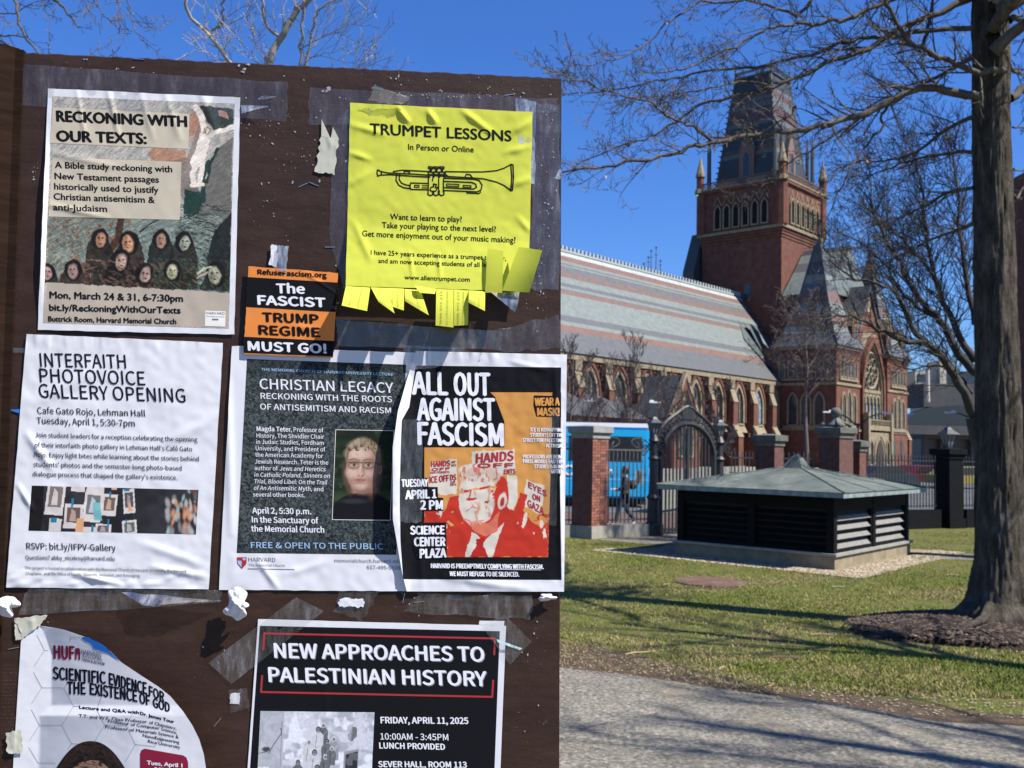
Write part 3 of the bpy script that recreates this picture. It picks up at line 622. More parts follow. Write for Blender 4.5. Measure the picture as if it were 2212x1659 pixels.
def sheet_w(wf, hf, mat, nx, ny, parent, name='sheet', col=None, mask=None):
    U, V = np.meshgrid(np.linspace(0, 1, nx+1), np.linspace(0, 1, ny+1)); X, Y = wf(U, V)
    return grid_mesh(name, X, Y, hf(X, Y), mat, parent, None if col is None else col(U, V), mask=None if mask is None else mask(U, V))
e5 = empty('march_poster', label='black and orange poster reading ALL OUT AGAINST FASCISM with a red printed man', cat='poster', group='posters taped to the brown board')
sheet_w(warp5, h5, P_WHITE, 130, 170, e5)
k = Wr(Z5, .35563, h5, -.02, .00015)
k.poly(245, 188, 1128, 200, 1120, 820, 1130, 1490, 168, 1486, 152, 1250, 148, 1000, 152, 760, 160, 520, 205, 440, 228, 300, sub=9); k.build(I_BLACK, e5, 'black_ground')
def paint5(r):
    r.warp(9, .03, 5)
    w, h = r.w, r.h
    r.brush(.10, 0, .01, .02, 2)
    W_ = (0.66, 0.60, 0.50); D = (0.50, 0.035, 0.02)
    def sign(p): r.poly(p, W_)
    sign([(295, 358), (555, 345), (565, 490), (300, 500)]); sign([(40, 425), (200, 405), (205, 560), (25, 570)]); sign([(30, 510), (130, 500), (200, 500), (205, 620), (100, 625), (28, 568)])
    sign([(515, 500), (575, 510), (580, 650), (520, 800), (500, 700)]); sign([(630, 530), (750, 570), (735, 750), (620, 690)])
    r.poly([(0, 720), (60, 715), (120, 730), (160, 640), (230, 620), (300, 700), (420, 640), (560, 720), (600, 610), (640, 620), (620, 720), (690, 800), (760, 830), (w, 800), (w, h), (0, h)], D)
    rnd = random.Random(8)
    for i in range(26):
        x = rnd.uniform(10, 760); y = rnd.uniform(720, 960)
        if 240 < x < 560: continue
        r.ell(x, y, rnd.uniform(4, 12), rnd.uniform(6, 16), rnd.choice([W_, W_, (0.70, 0.34, 0.10)]), .4, rnd.uniform(-1, 1))
    r.seg([(640, 740), (610, 830)], 22, W_); r.seg([(735, 790), (760, 880)], 24, W_); r.seg([(150, 790), (200, 830), (240, 800)], 20, (0.7, 0.35, 0.1)); r.ell(190, 850, 26, 16, W_, .3); r.seg([(100, 720), (95, 760)], 18, W_)
    r.tint(D, .03, .03, 17, .56, .6, mask=(r.y > 740)*((r.x < 240)+(r.x > 560) > 0))
    # suited man in red and cream print
    r.poly([(140, h), (170, 820), (280, 780), (420, 840), (540, 780), (w-30, 900), (w-30, h)], D); r.poly([(255, h), (300, 850), (380, 900), (500, 790), (430, h)], W_); r.poly([(330, 890), (380, 880), (375, 930), (400, h), (290, h), (330, 940)], (0.42, 0.02, 0.015))
    r.ell(370, 640, 140, 180, D, .05, .05); r.ell(330, 640, 116, 175, W_, .05, .05); r.ell(350, 490, 140, 55, W_, .1, .1); r.poly([(220, 520), (290, 455), (400, 452), (470, 490), (500, 560), (440, 560), (380, 500), (280, 510), (230, 560)], (0.60, 0.45, 0.34))
    r.ell(480, 630, 46, 120, D, .1, .05); r.ell(488, 660, 26, 50, W_, .2, .2); r.ell(488, 665, 12, 32, D, .3, .2)
    r.poly([(280, 790), (400, 800), (470, 720), (455, 850), (380, 880), (320, 850)], (0.60, 0.16, 0.10))
    r.seg([(205, 618), (300, 590), (440, 575)], 12, (0.66, 0.30, 0.08)); r.ell(255, 600, 32, 9, D, .4, -.1); r.ell(375, 580, 34, 9, D, .4, -.1); r.ell(295, 650, 32, 11, D, .3); r.seg([(290, 600), (275, 640)], 7, D); r.seg([(262, 722), (300, 700), (350, 702)], 5, D); r.seg([(250, 770), (310, 790), (370, 780)], 12, (0.6, 0.2, 0.12), .8)
    m = (((r.x-330)/116)**2+((r.y-640)/175)**2 < 1)
    r.tint(D, .03, .03, 11, .60, .68, mask=m*(r.x > 380)); r.tint((0.62, 0.3, 0.2), .05, .02, 13, .64, .70, mask=m); r.tint(D, .08, .03, 14, .58, .62, mask=((((r.x-350)/140)**2+((r.y-490)/55)**2) < 1), a=.7)
pic(pts(Z5, 297, 350, 1078, 352, 1048, 1352, 297, 1352), h5, rast(783, 1002, (0.62, 0.29, 0.075), paint5), e5, step=1.3, e=.00035)
k = Wr(Z5, .35563, h5, -.02, .00055)
k.poly(293, 340, 690, 345, 690, 378, 727, 380, 733, 526, 783, 528, 783, 684, 293, 684, sub=9).poly(150, 870, 318, 870, 320, 926, 378, 926, 380, 990, 412, 992, 414, 1070, 290, 1072, 150, 1075, sub=9).poly(190, 1142, 428, 1142, 434, 1360, 250, 1362, sub=9)
k.poly(962, 370, 1128, 374, 1128, 503, 977, 497, 977, 438, 960, 432, sub=9).poly(1076, 350, 1128, 352, 1124, 860, 1072, 860, sub=12); k.build(I_BLACK, e5, 'text_ground')
k = Wr(Z5, .35563, h5, -.02, .0008)
k.t('ALL', 228, 362, 436, 366, 134, bold=2.4).t('OUT', 482, 367, 693, 370, 134, bold=2.4).t('AGAINST', 258, 520, 722, 522, 132, bold=2.4).t('FASCISM', 262, 668, 775, 676, 134, bold=2.4)
k.t('TUESDAY', 160, 925, 318, 922, 44, bold=1.0).t('APRIL 1', 184, 1000, 368, 992, 52, bold=1.3).t('2 PM', 275, 1062, 408, 1062, 54, bold=1.3)
k.t('SCIENCE', 215, 1214, 418, 1212, 50, bold=1.4).t('CENTER', 238, 1285, 422, 1283, 52, bold=1.4).t('PLAZA', 272, 1358, 428, 1352, 54, bold=1.4)
for s_, a in (('ICE IS KIDNAPPING', (943, 588, 1138, 590)), ('STUDENTS OFF THE', (941, 620, 1140, 622)), ('STREET FOR PALESTINE', (894, 652, 1140, 654)), ('ACTIVISM.', (1036, 685, 1140, 687)), ('PROFESSORS ARE BEING', (896, 752, 1143, 753)), ('FIRED. MIDDLE EASTERN', (896, 780, 1143, 783)), ('STUDIES IS BEING', (966, 812, 1143, 813)), ('GUTTED.', (1066, 842, 1142, 843))): k.t(s_, *a, 22, bold=.4)
k.t('HARVARD IS PREEMPTIVELY COMPLYING WITH FASCISM.', 338, 1418, 1020, 1424, 27, bold=.7).t('WE MUST REFUSE TO BE SILENCED.', 452, 1466, 872, 1470, 27, bold=.6).line(3, 685, 1426, 1005, 1430)
k.build(I_WHITE, e5)
k = Wr(Z5, .35563, h5, -.02, .0008); k.t('WEAR A', 970, 432, 1117, 430, 46, bold=1.2).t('MASK!', 985, 492, 1116, 493, 46, bold=1.2); k.build(I_ORANGE2, e5)
k = Wr(Z5, .35563, h5, -.02, .0006)
k.t('HANDS', 612, 780, 836, 764, 56, bold=1.3, lean=.03).t('OFF', 622, 808, 838, 806, 24, bold=1.1).t('ENTS', 782, 846, 850, 842, 26, bold=.7).t('HANDS', 340, 804, 452, 798, 34, bold=.8).t('OFF', 342, 828, 452, 822, 16, bold=.7).t('OUR STUDENTS', 334, 844, 450, 840, 12, bold=.3).t('OFF', 462, 782, 488, 780, 14, bold=.3).t('NTS', 462, 802, 490, 800, 14, bold=.3).t('ICE OFF', 330, 902, 446, 890, 38, bold=.8).t('DS', 455, 885, 490, 883, 34, bold=.8).t('IF', 458, 905, 486, 903, 14, bold=.5).t('ENTS', 455, 918, 492, 916, 12, bold=.3)
k.t('EYES', 930, 928, 1040, 985, 34, bold=.7).t('ON', 955, 1000, 1000, 1016, 34, bold=.7).t('GAZA', 925, 1045, 1022, 1095, 44, bold=.7); k.build(I_RED, e5)

# ---- 6 history symposium poster
def h6(x, y): return 0.0014 + 0.0008*(fbm(x/120, y/120, 53)-.5) + gauss(x, y, 700, 1330, 705, 1640, 8, .0003)
e6 = poster('symposium_poster', 'large black poster reading NEW APPROACHES TO PALESTINIAN HISTORY inside red brackets', pts(Z7, 315, 228, 1775, 268, 1690, 2440, 159, 2400), h6, step=5, edge=.3)
k = Wr(Z7, .36667, h6, -.06, .00012); k.poly(325, 268, 1738, 300, 1658, 2395, 180, 2355, sub=30); k.build(I_BLACK, e6, 'black_ground')
k = Wr(Z7, .36667, h6, -.06, .0003); k.line(11, 345, 408, 350, 313, 1710, 343, 1705, 438).line(11, 338, 562, 331, 658, 1693, 687, 1699, 590); k.build(I_RED, e6, 'red_bracket')
k = Wr(Z7, .36667, h6, -.06, .0003); k.t('NEW APPROACHES TO', 418, 460, 1650, 483, 84, bold=1.4).t('PALESTINIAN HISTORY', 385, 602, 1665, 627, 84, bold=1.4); k.build(I_GSHADOW, e6, 'letter_shade')
k = Wr(Z7, .36667, h6, -.06, .0005); k.t('NEW APPROACHES TO', 413, 455, 1645, 478, 84, bold=1.4).t('PALESTINIAN HISTORY', 380, 597, 1660, 622, 84, bold=1.4)
k.t('FRIDAY, APRIL 11, 2025', 1038, 842, 1552, 846, 37, bold=.7).t('10:00AM - 3:45PM', 1036, 938, 1435, 943, 37, bold=.25).t('LUNCH PROVIDED', 1030, 990, 1415, 998, 34, bold=.7).t('SEVER HALL, ROOM 113', 1024, 1100, 1543, 1104, 34, bold=.7); k.build(I_WHITE, e6)
def paint6(r):
    r.tint((0.40, 0.41, 0.45), .012, .02, 3, .42, .62); r.tint((0.75, 0.76, 0.8), .02, .015, 5, .55, .66)
    r.poly([(0, 0), (140, 0), (145, 330), (0, 330)], (0.42, 0.43, 0.46), .8); r.seg([(130, 60), (132, 330)], 5, (0.2, 0.2, 0.22), .8); r.seg([(60, 250), (85, 200), (130, 130), (125, 100)], 5, (0.08, 0.08, 0.09)); r.seg([(0, 250), (50, 240), (60, 215)], 4, (0.08, 0.08, 0.09)); r.ell(45, 225, 24, 14, (0.06, 0.06, 0.07), .5)
    r.poly([(520, 140), (545, 85), (572, 90), (575, 140), (545, 175)], (0.16, 0.16, 0.17)); r.poly([(522, 160), (532, 100), (548, 90), (540, 170)], (0.35, 0.35, 0.36))
    r.poly([(505, 235), (590, 215), (588, 420), (500, 420)], (0.30, 0.30, 0.32)); r.poly([(515, 250), (584, 230), (584, 420), (512, 420)], (0.03, 0.03, 0.035)); r.tint((0.12, 0.12, 0.13), .04, .04, 6, .5, .6, mask=(r.x > 512)*(r.x < 584)*(r.y > 240))
    Fg = [(375, 80, 16, 1), (345, 105, 18, 0), (440, 160, 18, 2), (400, 175, 17, 1), (295, 180, 18, 0), (330, 240, 19, 0), (395, 265, 17, 1), (235, 300, 17, 1), (430, 215, 14, 1), (350, 330, 20, 2)]
    for i, (x, y, s_, t_) in enumerate(Fg):
        c = [(0.58, 0.58, 0.6), (0.14, 0.14, 0.15), (0.30, 0.30, 0.32)][t_]
        r.poly([(x-s_*1.6, y+s_*7), (x-s_*1.9, y+s_*2), (x-s_*.7, y+s_*.6), (x+s_*.7, y+s_*.6), (x+s_*1.9, y+s_*2), (x+s_*1.7, y+s_*7)], c)
        r.seg([(x-s_*.4, y+s_*2), (x-s_*.6, y+s_*6)], 4, tuple(q*.4 for q in c)); r.seg([(x+s_*1.4, y+s_*2), (x+s_*.2, y+s_*3.6)], 5, tuple(min(.7, q*1.7) for q in c))
        r.ell(x, y, s_*.8, s_, (0.05, 0.05, 0.055) if i % 2 else (0.6, 0.6, 0.6), .2); r.ell(x, y+3, s_*.5, s_*.7, (0.28, 0.28, 0.28), .3); r.ell(x-3, y, 3, 3, (0.03, .03, .03), .5); r.ell(x+4, y, 3, 3, (0.03, .03, .03), .5)
    r.brush(.18, 0, .1, .1, 9)
pic(pts(Z7, 328, 770, 1000, 778, 970, 1430, 296, 1420), h6, rast(672, 650, (0.60, 0.61, 0.66), paint6), e6, name='group_photo', step=1.3, e=.0004)

# ---- 7 lecture poster peeling off at the top right
YR = np.array([385, 400, 425, 490, 540, 610, 710, 830, 920, 1000, 1130, 1250, 1370, 1500, 1659, 2000]); XR = np.array([300, 420, 550, 740, 840, 950, 1050, 1230, 1370, 1470, 1580, 1660, 1720, 1760, 1785, 1790])
YB = np.array([385, 520, 640, 1080, 1170, 1300, 2000]); XB = np.array([360, 405, 445, 445, 340, 345, 325])
def h7(x, y):
    zx, zy = x/.25, (y-1253.5)/.25
    d = np.maximum(0, zx-np.interp(zy, YB, XB))*.25/1950
    return 0.0012 + 0.062*(1-np.exp(-d*0.36/0.062)) + 0.0009*(fbm(x/50, y/50, 63)-.5) - 0.012*np.maximum(0, d-.10)*4
def warp7(U, V):
    zy = 385+V*(2000-385); x0 = 190-(zy-390)*.063; x1 = np.interp(zy, YR, XR)
    zx = x0+(x1-x0)*U; return zx*.25, 1253.5+zy*.25
e7 = empty('peeling_lecture_poster', label='white poster reading SCIENTIFIC EVIDENCE peeling away and curling over at its top right corner', cat='poster', group='posters taped to the brown board')
sheet_w(warp7, h7, P_WHITE, 110, 150, e7)
k = Wr(Z6, .25, h7, -.02, .00025)
for a in ((318, 470, 385, 605), (385, 605, 415, 608), (385, 605, 295, 742), (290, 795, 362, 928), (362, 928, 553, 930), (553, 930, 575, 900), (362, 928, 272, 1068), (553, 930, 635, 1088), (635, 1088, 690, 1090), (635, 1088, 535, 1252), (535, 1252, 340, 1252), (340, 1252, 272, 1118), (340, 1252, 252, 1390), (535, 1252, 618, 1412), (618, 1412, 680, 1414), (618, 1412, 588, 1455), (905, 1250, 820, 1388), (905, 1250, 835, 1118), (835, 1118, 880, 1000), (905, 1250, 1090, 1255), (1090, 1255, 1170, 1418), (1170, 1418, 1338, 1436), (1170, 1418, 1085, 1565), (1090, 1255, 1145, 1150), (1338, 1436, 1400, 1330), (250, 1445, 328, 1578), (328, 1578, 478, 1580), (610, 490, 604, 530), (610, 490, 700, 497)): k.line(3.0, *a)
k.build(I_GREY, e7, 'hexagon_line')
k = Wr(Z6, .25, h7, -.02, .0003); k.t('HUF', 468, 676, 640, 684, 112, bold=1.7); k.poly(648, 590, 672, 584, 690, 592, 694, 688, 678, 688, 676, 640, 664, 640, 662, 686, 648, 686); k.build(I_MAROON, e7)
k = Wr(Z6, .25, h7, -.02, .0003)
k.t('HARVARD', 700, 640, 876, 676, 46, bold=.3).t('UNDERGRADUATE', 706, 662, 886, 698, 18, bold=.2).t('FAITH & ACTION', 712, 694, 902, 734, 24, bold=.4)
k.build(I_GREY, e7)
k = Wr(Z6, .25, h7, -.02, .0003)
k.t('SCIENTIFIC', 460, 852, 912, 895, 104, bold=1.2).t('EVIDENCE', 945, 900, 1268, 985, 100, bold=1.2).t('FOR', 1290, 992, 1418, 1050, 82, bold=1.1).t('THE', 583, 982, 738, 985, 104, bold=1.2).t('EXISTENCE', 780, 985, 1185, 1050, 98, bold=1.2).t('OF', 1208, 1060, 1295, 1085, 90, bold=1.1).t('GOD', 1325, 1095, 1465, 1140, 80, bold=1.1)
FONT = None
k.t('Lecture and Q&A with', 685, 1108, 1200, 1155, 26, bold=.5).t('Dr. James Tour', 1212, 1160, 1505, 1235, 26, bold=.5)
k.t('T.T. and W.F. Chao Professor', 682, 1183, 1270, 1235, 27, bold=.15).t('of Chemistry,', 1290, 1238, 1525, 1292, 26, bold=.15).t('Professor of Computer', 935, 1228, 1380, 1290, 26, bold=.15).t('Science,', 1395, 1295, 1530, 1330, 26, bold=.15).t('Professor of Materials', 912, 1278, 1355, 1330, 26, bold=.15).t('Science &', 1370, 1332, 1545, 1368, 26, bold=.15).t('NanoEngineering', 1235, 1352, 1550, 1412, 26, bold=.15).t('Rice University', 1280, 1402, 1558, 1455, 26, bold=.15)
k.build(I_BLACK, e7)
k = Wr(Z6, .25, h7, -.02, .00025); bl = [(1210, 1900), (1210, 1500), (1222, 1468), (1250, 1455), (1580, 1512), (1610, 1530), (1625, 1570), (1630, 1900)]; k.poly(*[c_ for p_ in bl for c_ in p_], sub=10); k.build(I_MAROON, e7, 'date_box')
k = Wr(Z6, .25, h7, -.02, .0005); k.t('Tues, April 1', 1270, 1592, 1575, 1618, 34, bold=.6).t('5:30 PM', 1335, 1650, 1500, 1664, 34, bold=.6); k.build(I_WHITE, e7)
k = Wr(Z6, .25, h7, -.02, .0003); k.poly(700, 498, 720, 490, 765, 492, 800, 516, 850, 535, 905, 568, 950, 615, 1000, 662, 1040, 702, 975, 662, 930, 630, 850, 602, 808, 590, 795, 560, 770, 538, 735, 525, sub=8); k.build(I_BLUE, e7, 'blue_mark')
def paint7(r):
    r.c[:] = np.array((0.012, 0.011, 0.012)); r.tint((0.05, 0.03, 0.02), .03, .1, 4, .5, .7, ang=.6)
    r.poly([(90, 260), (150, 190), (260, 160), (400, 150), (520, 190), (560, 260), (600, 520), (80, 520)], (0.36, 0.20, 0.14)); r.tint((0.05, 0.028, 0.02), .03, .12, 7, .5, .62, ang=.1, mask=(r.y < 225))
    r.tint((0.5, 0.3, 0.22), .01, .02, 8, .5, .6, mask=(r.y > 230)*(r.x > 180)*(r.x < 450), a=.5)
def warpp(U, V): X = 450+U*665; t = (X-450)/665; yt = 1390+ (np.abs(t-.5)*2)**2.2*300; Y = yt+V*(1950-yt); return X*.25, 1253.5+Y*.25
sheet_w(warpp, lambda x, y: h7(x, y)+.0004, M_PRINT, 120, 90, e7, 'portrait_photo', col=rast(665, 520, (0, 0, 0), paint7))

FONT = None
# ---- 8 yellow trumpet flyer
def h8(x, y):
    h = 0.0020 + 0.0012*(fbm(x/70, y/60, 73)-.5) + 0.0004*(vno(x/14, y/14, 75)-.5)
    for a in ((860, 235, 882, 262, 5, .003), (925, 240, 942, 265, 6, .0028), (1000, 240, 1060, 285, 7, .0022), (760, 270, 830, 290, 7, .0015), (755, 400, 800, 370, 8, .0016), (1110, 285, 1146, 260, 8, .0022), (1105, 400, 1146, 385, 8, .0018), (765, 480, 800, 560, 8, .0014), (1120, 470, 1146, 500, 7, .0014), (885, 545, 892, 600, 4, .0012), (947, 548, 952, 605, 4, .0012), (757, 330, 800, 345, 6, .0014), (1090, 330, 1140, 318, 7, .0014)): h = h+gauss(x, y, *a)
    return h + 0.013*ss(470, 655, y)
C8 = pts(Z2, 343, 197, 1387, 250, 1362, 1276, 318, 1245)
e8 = poster('music_lesson_flyer', 'bright yellow TRUMPET LESSONS flyer with a trumpet drawing and curling tear-off tabs', C8, h8, mat=P_YELLOW, cat='flyer', seed=20, group='flyers on the brown board')
k = Wr(Z2, .37778, h8, -.02, .0003)
k.t('TRUMPET LESSONS', 458, 375, 1265, 417, 60, bold=.85).t('In Person or Online', 676, 465, 1050, 480, 33, bold=.2).t('Want to learn to play?', 573, 863, 983, 880, 33, bold=.22).t('Take your playing to the next level?', 526, 912, 1178, 936, 33, bold=.22).t('Get more enjoyment out of your music making?', 413, 960, 1290, 998, 33, bold=.22)
k.t('I have 25+ years experience as a trumpet teacher,', 462, 1065, 1235, 1100, 27, bold=.2).t('and am now accepting students of all levels.', 505, 1112, 1190, 1140, 26, bold=.2).t('www.allentrumpet.com', 655, 1207, 1027, 1220, 26, bold=.22)
W_ = 7.0
k.line(W_, 590, 590, 640, 582, 800, 590).line(W_, 885, 590, 1010, 592, 1100, 592, 1180, 585, 1225, 570, 1262, 550).line(W_, 520, 590, 560, 598, 700, 604, 900, 618, 1040, 626, 1110, 632, 1180, 650, 1225, 670, 1265, 700).line(W_, 520, 610, 570, 608, 720, 618, 800, 622)
k.line(W_, 1262, 548, 1275, 552, 1278, 620, 1272, 698, 1262, 700, 1268, 620, 1262, 552).line(W_, 500, 580, 522, 590, 522, 608, 502, 616, 497, 598, 500, 580)
k.line(W_, 610, 600, 606, 640, 622, 668, 650, 682, 690, 688).line(W_, 628, 600, 624, 636, 638, 656, 662, 666, 690, 670).line(W_, 690, 655, 684, 675, 692, 692, 790, 694).line(W_, 690, 655, 786, 658).line(W_-2, 712, 668, 738, 669, 738, 680, 712, 679, closed=True).line(W_-2, 755, 670, 785, 671).line(W_-2, 755, 682, 785, 683)
k.line(W_, 884, 628, 1050, 634, 1082, 642, 1098, 668, 1092, 695, 1070, 706, 880, 698).line(W_, 884, 646, 1040, 652, 1062, 662, 1066, 680, 1050, 690, 880, 682).line(W_-2, 895, 660, 965, 664, 965, 676, 895, 672, closed=True).line(W_-2, 990, 668, 1035, 671, 1035, 682, 990, 679, closed=True).line(W_, 1010, 712, 1080, 716, 1090, 706)
for x in (790, 822, 854):
    k.line(W_, x+2, 562, x+26, 564, x+26, 574, x+2, 572, closed=True).line(W_, x+11, 575, x+11, 590).line(W_, x+18, 575, x+18, 590).line(W_, x, 592, x+28, 594, x+28, 608, x, 606, closed=True).line(W_, x+2, 608, x, 625).line(W_, x+27, 608, x+28, 625).line(W_, x, 700, x-2, 720, x+12, 728, x+26, 722, x+26, 702)
k.line(W_, 792, 625, 790, 700).line(W_, 878, 630, 876, 705).line(W_-1, 815, 630, 815, 645).line(W_-1, 850, 632, 850, 700).line(W_-1, 822, 700, 822, 720).line(W_, 820, 660, 838, 665, 830, 682, 845, 680, 835, 700, 815, 706, 800, 695, 806, 680, 822, 676, 820, 660).line(W_, 650, 600, 655, 588, 680, 590, 685, 602).line(W_, 1000, 622, 1008, 606, 1030, 608, 1042, 624)
k.line(W_, 884, 592, 892, 610, 910, 620)
k.build(I_BLACK, e8)
def tab(P, hs, txt=None, name='tab', mat=None, n=10):
    """strip whose corners TL,TR,BR,BL stand hs metres off the board"""
    P = pts(Z2, *P); U, V = np.meshgrid(np.linspace(0, 1, n+1), np.linspace(0, 1, n+1)); X, Y = quad(P, U, V)
    hv = (hs[0]*(1-U)+hs[1]*U)*(1-V)+(hs[3]*(1-U)+hs[2]*U)*V; Hh = hv + .003*np.sin(V*math.pi)*(1 if len(hs) < 5 else hs[4])
    o = grid_mesh(name, X, Y, Hh, mat or P_YELLOW, e8)
    if txt:
        x0, y0 = P[0]; x3, y3 = P[3]; x1, y1 = P[1]; x2, y2 = P[2]
        def hq(x, y):
            V_ = np.clip((y-(y0+y1)/2)/((y2+y3)/2-(y0+y1)/2), 0, 1); U_ = np.clip((x-(x0*(1-V_)+x3*V_))/((x1*(1-V_)+x2*V_)-(x0*(1-V_)+x3*V_)), 0, 1)
            return (hs[0]*(1-U_)+hs[1]*U_)*(1-V_)+(hs[3]*(1-U_)+hs[2]*U_)*V_+.003*np.sin(V_*math.pi)*(1 if len(hs) < 5 else hs[4])
        k = Ink(hq, 0, .0006)
        for q, s_ in ((.62, 'www.allentrumpet.com'), (.25, '617 268 8848')):
            xa, ya = x0+(x1-x0)*q, y0+(y1-y0)*q+3; xb, yb = x3+(x2-x3)*q, y3+(y2-y3)*q-4
            L = math.dist((xa, ya), (xb, yb)); v, f = glyphs(s_, 1); gx = v[:, 0]/v[:, 0].max()*L; gy = v[:, 1]/capheight()*4.2
            X = xa+(xb-xa)/L*gx+(yb-ya)/L*gy; Y = ya+(yb-ya)/L*gx-(xb-xa)/L*gy; k._push(X, Y, f)
        k.build('tab_lettering', I_YD, o)
    return o
hb = .0150
tab((319, 1246, 458, 1254, 440, 1388, 295, 1356), (hb, hb, .030, .034), 1)
tab((462, 1253, 552, 1256, 598, 1402, 505, 1335), (hb, hb, .040, .030))
tab((554, 1256, 652, 1260, 650, 1385, 552, 1352), (hb, hb, .031, .029), 1)
tab((655, 1262, 746, 1268, 793, 1412, 657, 1332), (hb, hb, .040, .026), 1)
tab((712, 1242, 834, 1262, 828, 1290, 742, 1284), (hb+.004, hb+.002, .030, .030))
tab((836, 1262, 934, 1266, 934, 1482, 832, 1470), (hb, hb, .024, .024), 1)
tab((936, 1266, 1020, 1270, 1018, 1468, 937, 1472), (hb, hb, .023, .022), 1)
tab((1022, 1270, 1115, 1276, 1114, 1388, 1020, 1340), (hb, hb, .036, .026), 1)
tab((1128, 1030, 1220, 1044, 1213, 1284, 1115, 1282), (.011, .0175, .0235, .017, .4), None, 'folded_strip')
tab((1306, 1022, 1442, 1040, 1368, 1282, 1212, 1272), (.016, .036, .030, .020, .8), None, 'folded_flap')
# ------------------------------------------------------------ tape, torn scraps and staples on the board
def mat_tape(name, haze=0.10, col=(0.75, 0.75, 0.82), gl=0.16, rough=0.22):
    m = bpy.data.materials.new(name); m.use_nodes = True; n = m.node_tree; n.nodes.remove(n.nodes['Principled BSDF']); out = n.nodes['Material Output']
    tr_ = N(n, 'ShaderNodeBsdfTransparent'); tr_.inputs[0].default_value = (.97, .97, .97, 1)
    df = N(n, 'ShaderNodeBsdfDiffuse'); df.inputs[0].default_value = (*col, 1); g = N(n, 'ShaderNodeBsdfGlossy'); g.inputs['Roughness'].default_value = rough
    tc = N(n, 'ShaderNodeTexCoord'); mp = N(n, 'ShaderNodeMapping'); mp.inputs['Scale'].default_value = (2.6, 1, .7); n.links.new(tc.outputs['Object'], mp.inputs[0]); t = N(n, 'ShaderNodeTexNoise', Scale=26.0, Detail=7.0, Roughness=0.78); n.links.new(mp.outputs[0], t.inputs['Vector'])
    r = ramp(n, [(0.40, (haze*.15,)*3), (0.55, (haze*1.1,)*3), (0.68, (min(.9, haze*3.5),)*3)]); n.links.new(t.outputs[0], r.inputs[0])
    t2 = N(n, 'ShaderNodeTexNoise', Scale=160.0, Detail=3.0); n.links.new(tc.outputs['Object'], t2.inputs['Vector'])
    b = N(n, 'ShaderNodeBump', Strength=0.35, Distance=0.001); n.links.new(t2.outputs[0], b.inputs['Height']); n.links.new(b.outputs[0], g.inputs['Normal'])
    m1 = N(n, 'ShaderNodeMixShader'); n.links.new(r.outputs[0], m1.inputs[0]); n.links.new(tr_.outputs[0], m1.inputs[1]); n.links.new(df.outputs[0], m1.inputs[2])
    m2 = N(n, 'ShaderNodeMixShader'); m2.inputs[0].default_value = gl; n.links.new(m1.outputs[0], m2.inputs[1]); n.links.new(g.outputs[0], m2.inputs[2])
    n.links.new(m2.outputs[0], out.inputs[0]); return m
T_CLEAR = mat_tape('clear_tape', 0.05, gl=.07); T_HAZY = mat_tape('hazy_old_tape', 0.07, (0.36, 0.34, 0.36), .05, .3); T_WHITE = mat_tape('milky_tape', 0.42, (0.7, 0.72, 0.74), .2, .25); T_FILM = mat_tape('glossy_film', .12, (.8, .8, .85), .3, .12)
def piece(name, label, cat, P, mat, h=.0011, wr=.0006, group=None, rag=0.0, seed=1, n=14, hs=None):
    """quadrilateral strip on the board, photo coordinates TL TR BR BL"""
    U, V = np.meshgrid(np.linspace(0, 1, n+1), np.linspace(0, 1, n+1)); X, Y = quad(P, U, V)
    if rag:
        X = X + rag*((U < .001)*(vno(V*9, V*0, seed)-.5) + (U > .999)*(vno(V*9, V*0, seed+1)-.5))*2; Y = Y + rag*((V < .001)*(vno(U*9, U*0, seed+2)-.5) + (V > .999)*(vno(U*9, U*0, seed+3)-.5))*2
    Hh = h + wr*2*np.maximum(0, fbm(X/14, Y/22, seed)-.45) + wr*(fbm(X/40, Y/40, seed+5)-.5)
    if hs is not None: Hh = Hh + (hs[0]*(1-U)+hs[1]*U)*(1-V)+(hs[3]*(1-U)+hs[2]*U)*V
    o = grid_mesh(name, X, Y, Hh, mat, None); return tag(o, label, cat, group)
GT = 'clear tape on the brown board'
def P4(*a): return [(a[i], a[i+1]) for i in range(0, 8, 2)]
piece('clear_tape', 'wide purple-grey tape strip above the RECKONING WITH OUR TEXTS poster', 'tape', P4(42, 139, 622, 178, 619, 262, 31, 226), T_HAZY, wr=.0012, group=GT, rag=2, seed=3, n=40)
piece('clear_tape', 'hazy tape strip running above the yellow flyer to the board corner', 'tape', P4(667, 188, 1204, 214, 1204, 240, 666, 272), T_HAZY, wr=.001, group=GT, rag=3, seed=13, n=40)
piece('clear_tape', 'long upright clear tape along the left side of the yellow flyer', 'tape', P4(718, 270, 758, 230, 746, 630, 712, 520), T_HAZY, wr=.0008, group=GT, rag=3, seed=23, n=24)
piece('clear_tape', 'long upright clear tape along the board edge right of the yellow flyer', 'tape', P4(1158, 222, 1210, 226, 1208, 625, 1140, 625), T_CLEAR, wr=.0008, group=GT, rag=3, seed=33, n=24)
piece('clear_tape', 'shiny tape across the shadow below the yellow tabs', 'tape', P4(728, 690, 1085, 716, 1082, 756, 728, 748), T_CLEAR, h=.0013, group=GT, rag=2, seed=43, n=24)
piece('clear_tape', 'wrinkled tape patch at the board edge above the ALL OUT poster', 'tape', P4(1062, 714, 1210, 680, 1212, 752, 1080, 760), T_HAZY, h=.0012, wr=.0016, group=GT, rag=4, seed=53, n=24)
piece('clear_tape', 'clear tape sheet below the gallery opening poster', 'tape', P4(60, 1270, 480, 1274, 476, 1302, 40, 1330), T_CLEAR, wr=.0012, group=GT, rag=3, seed=63, n=30)
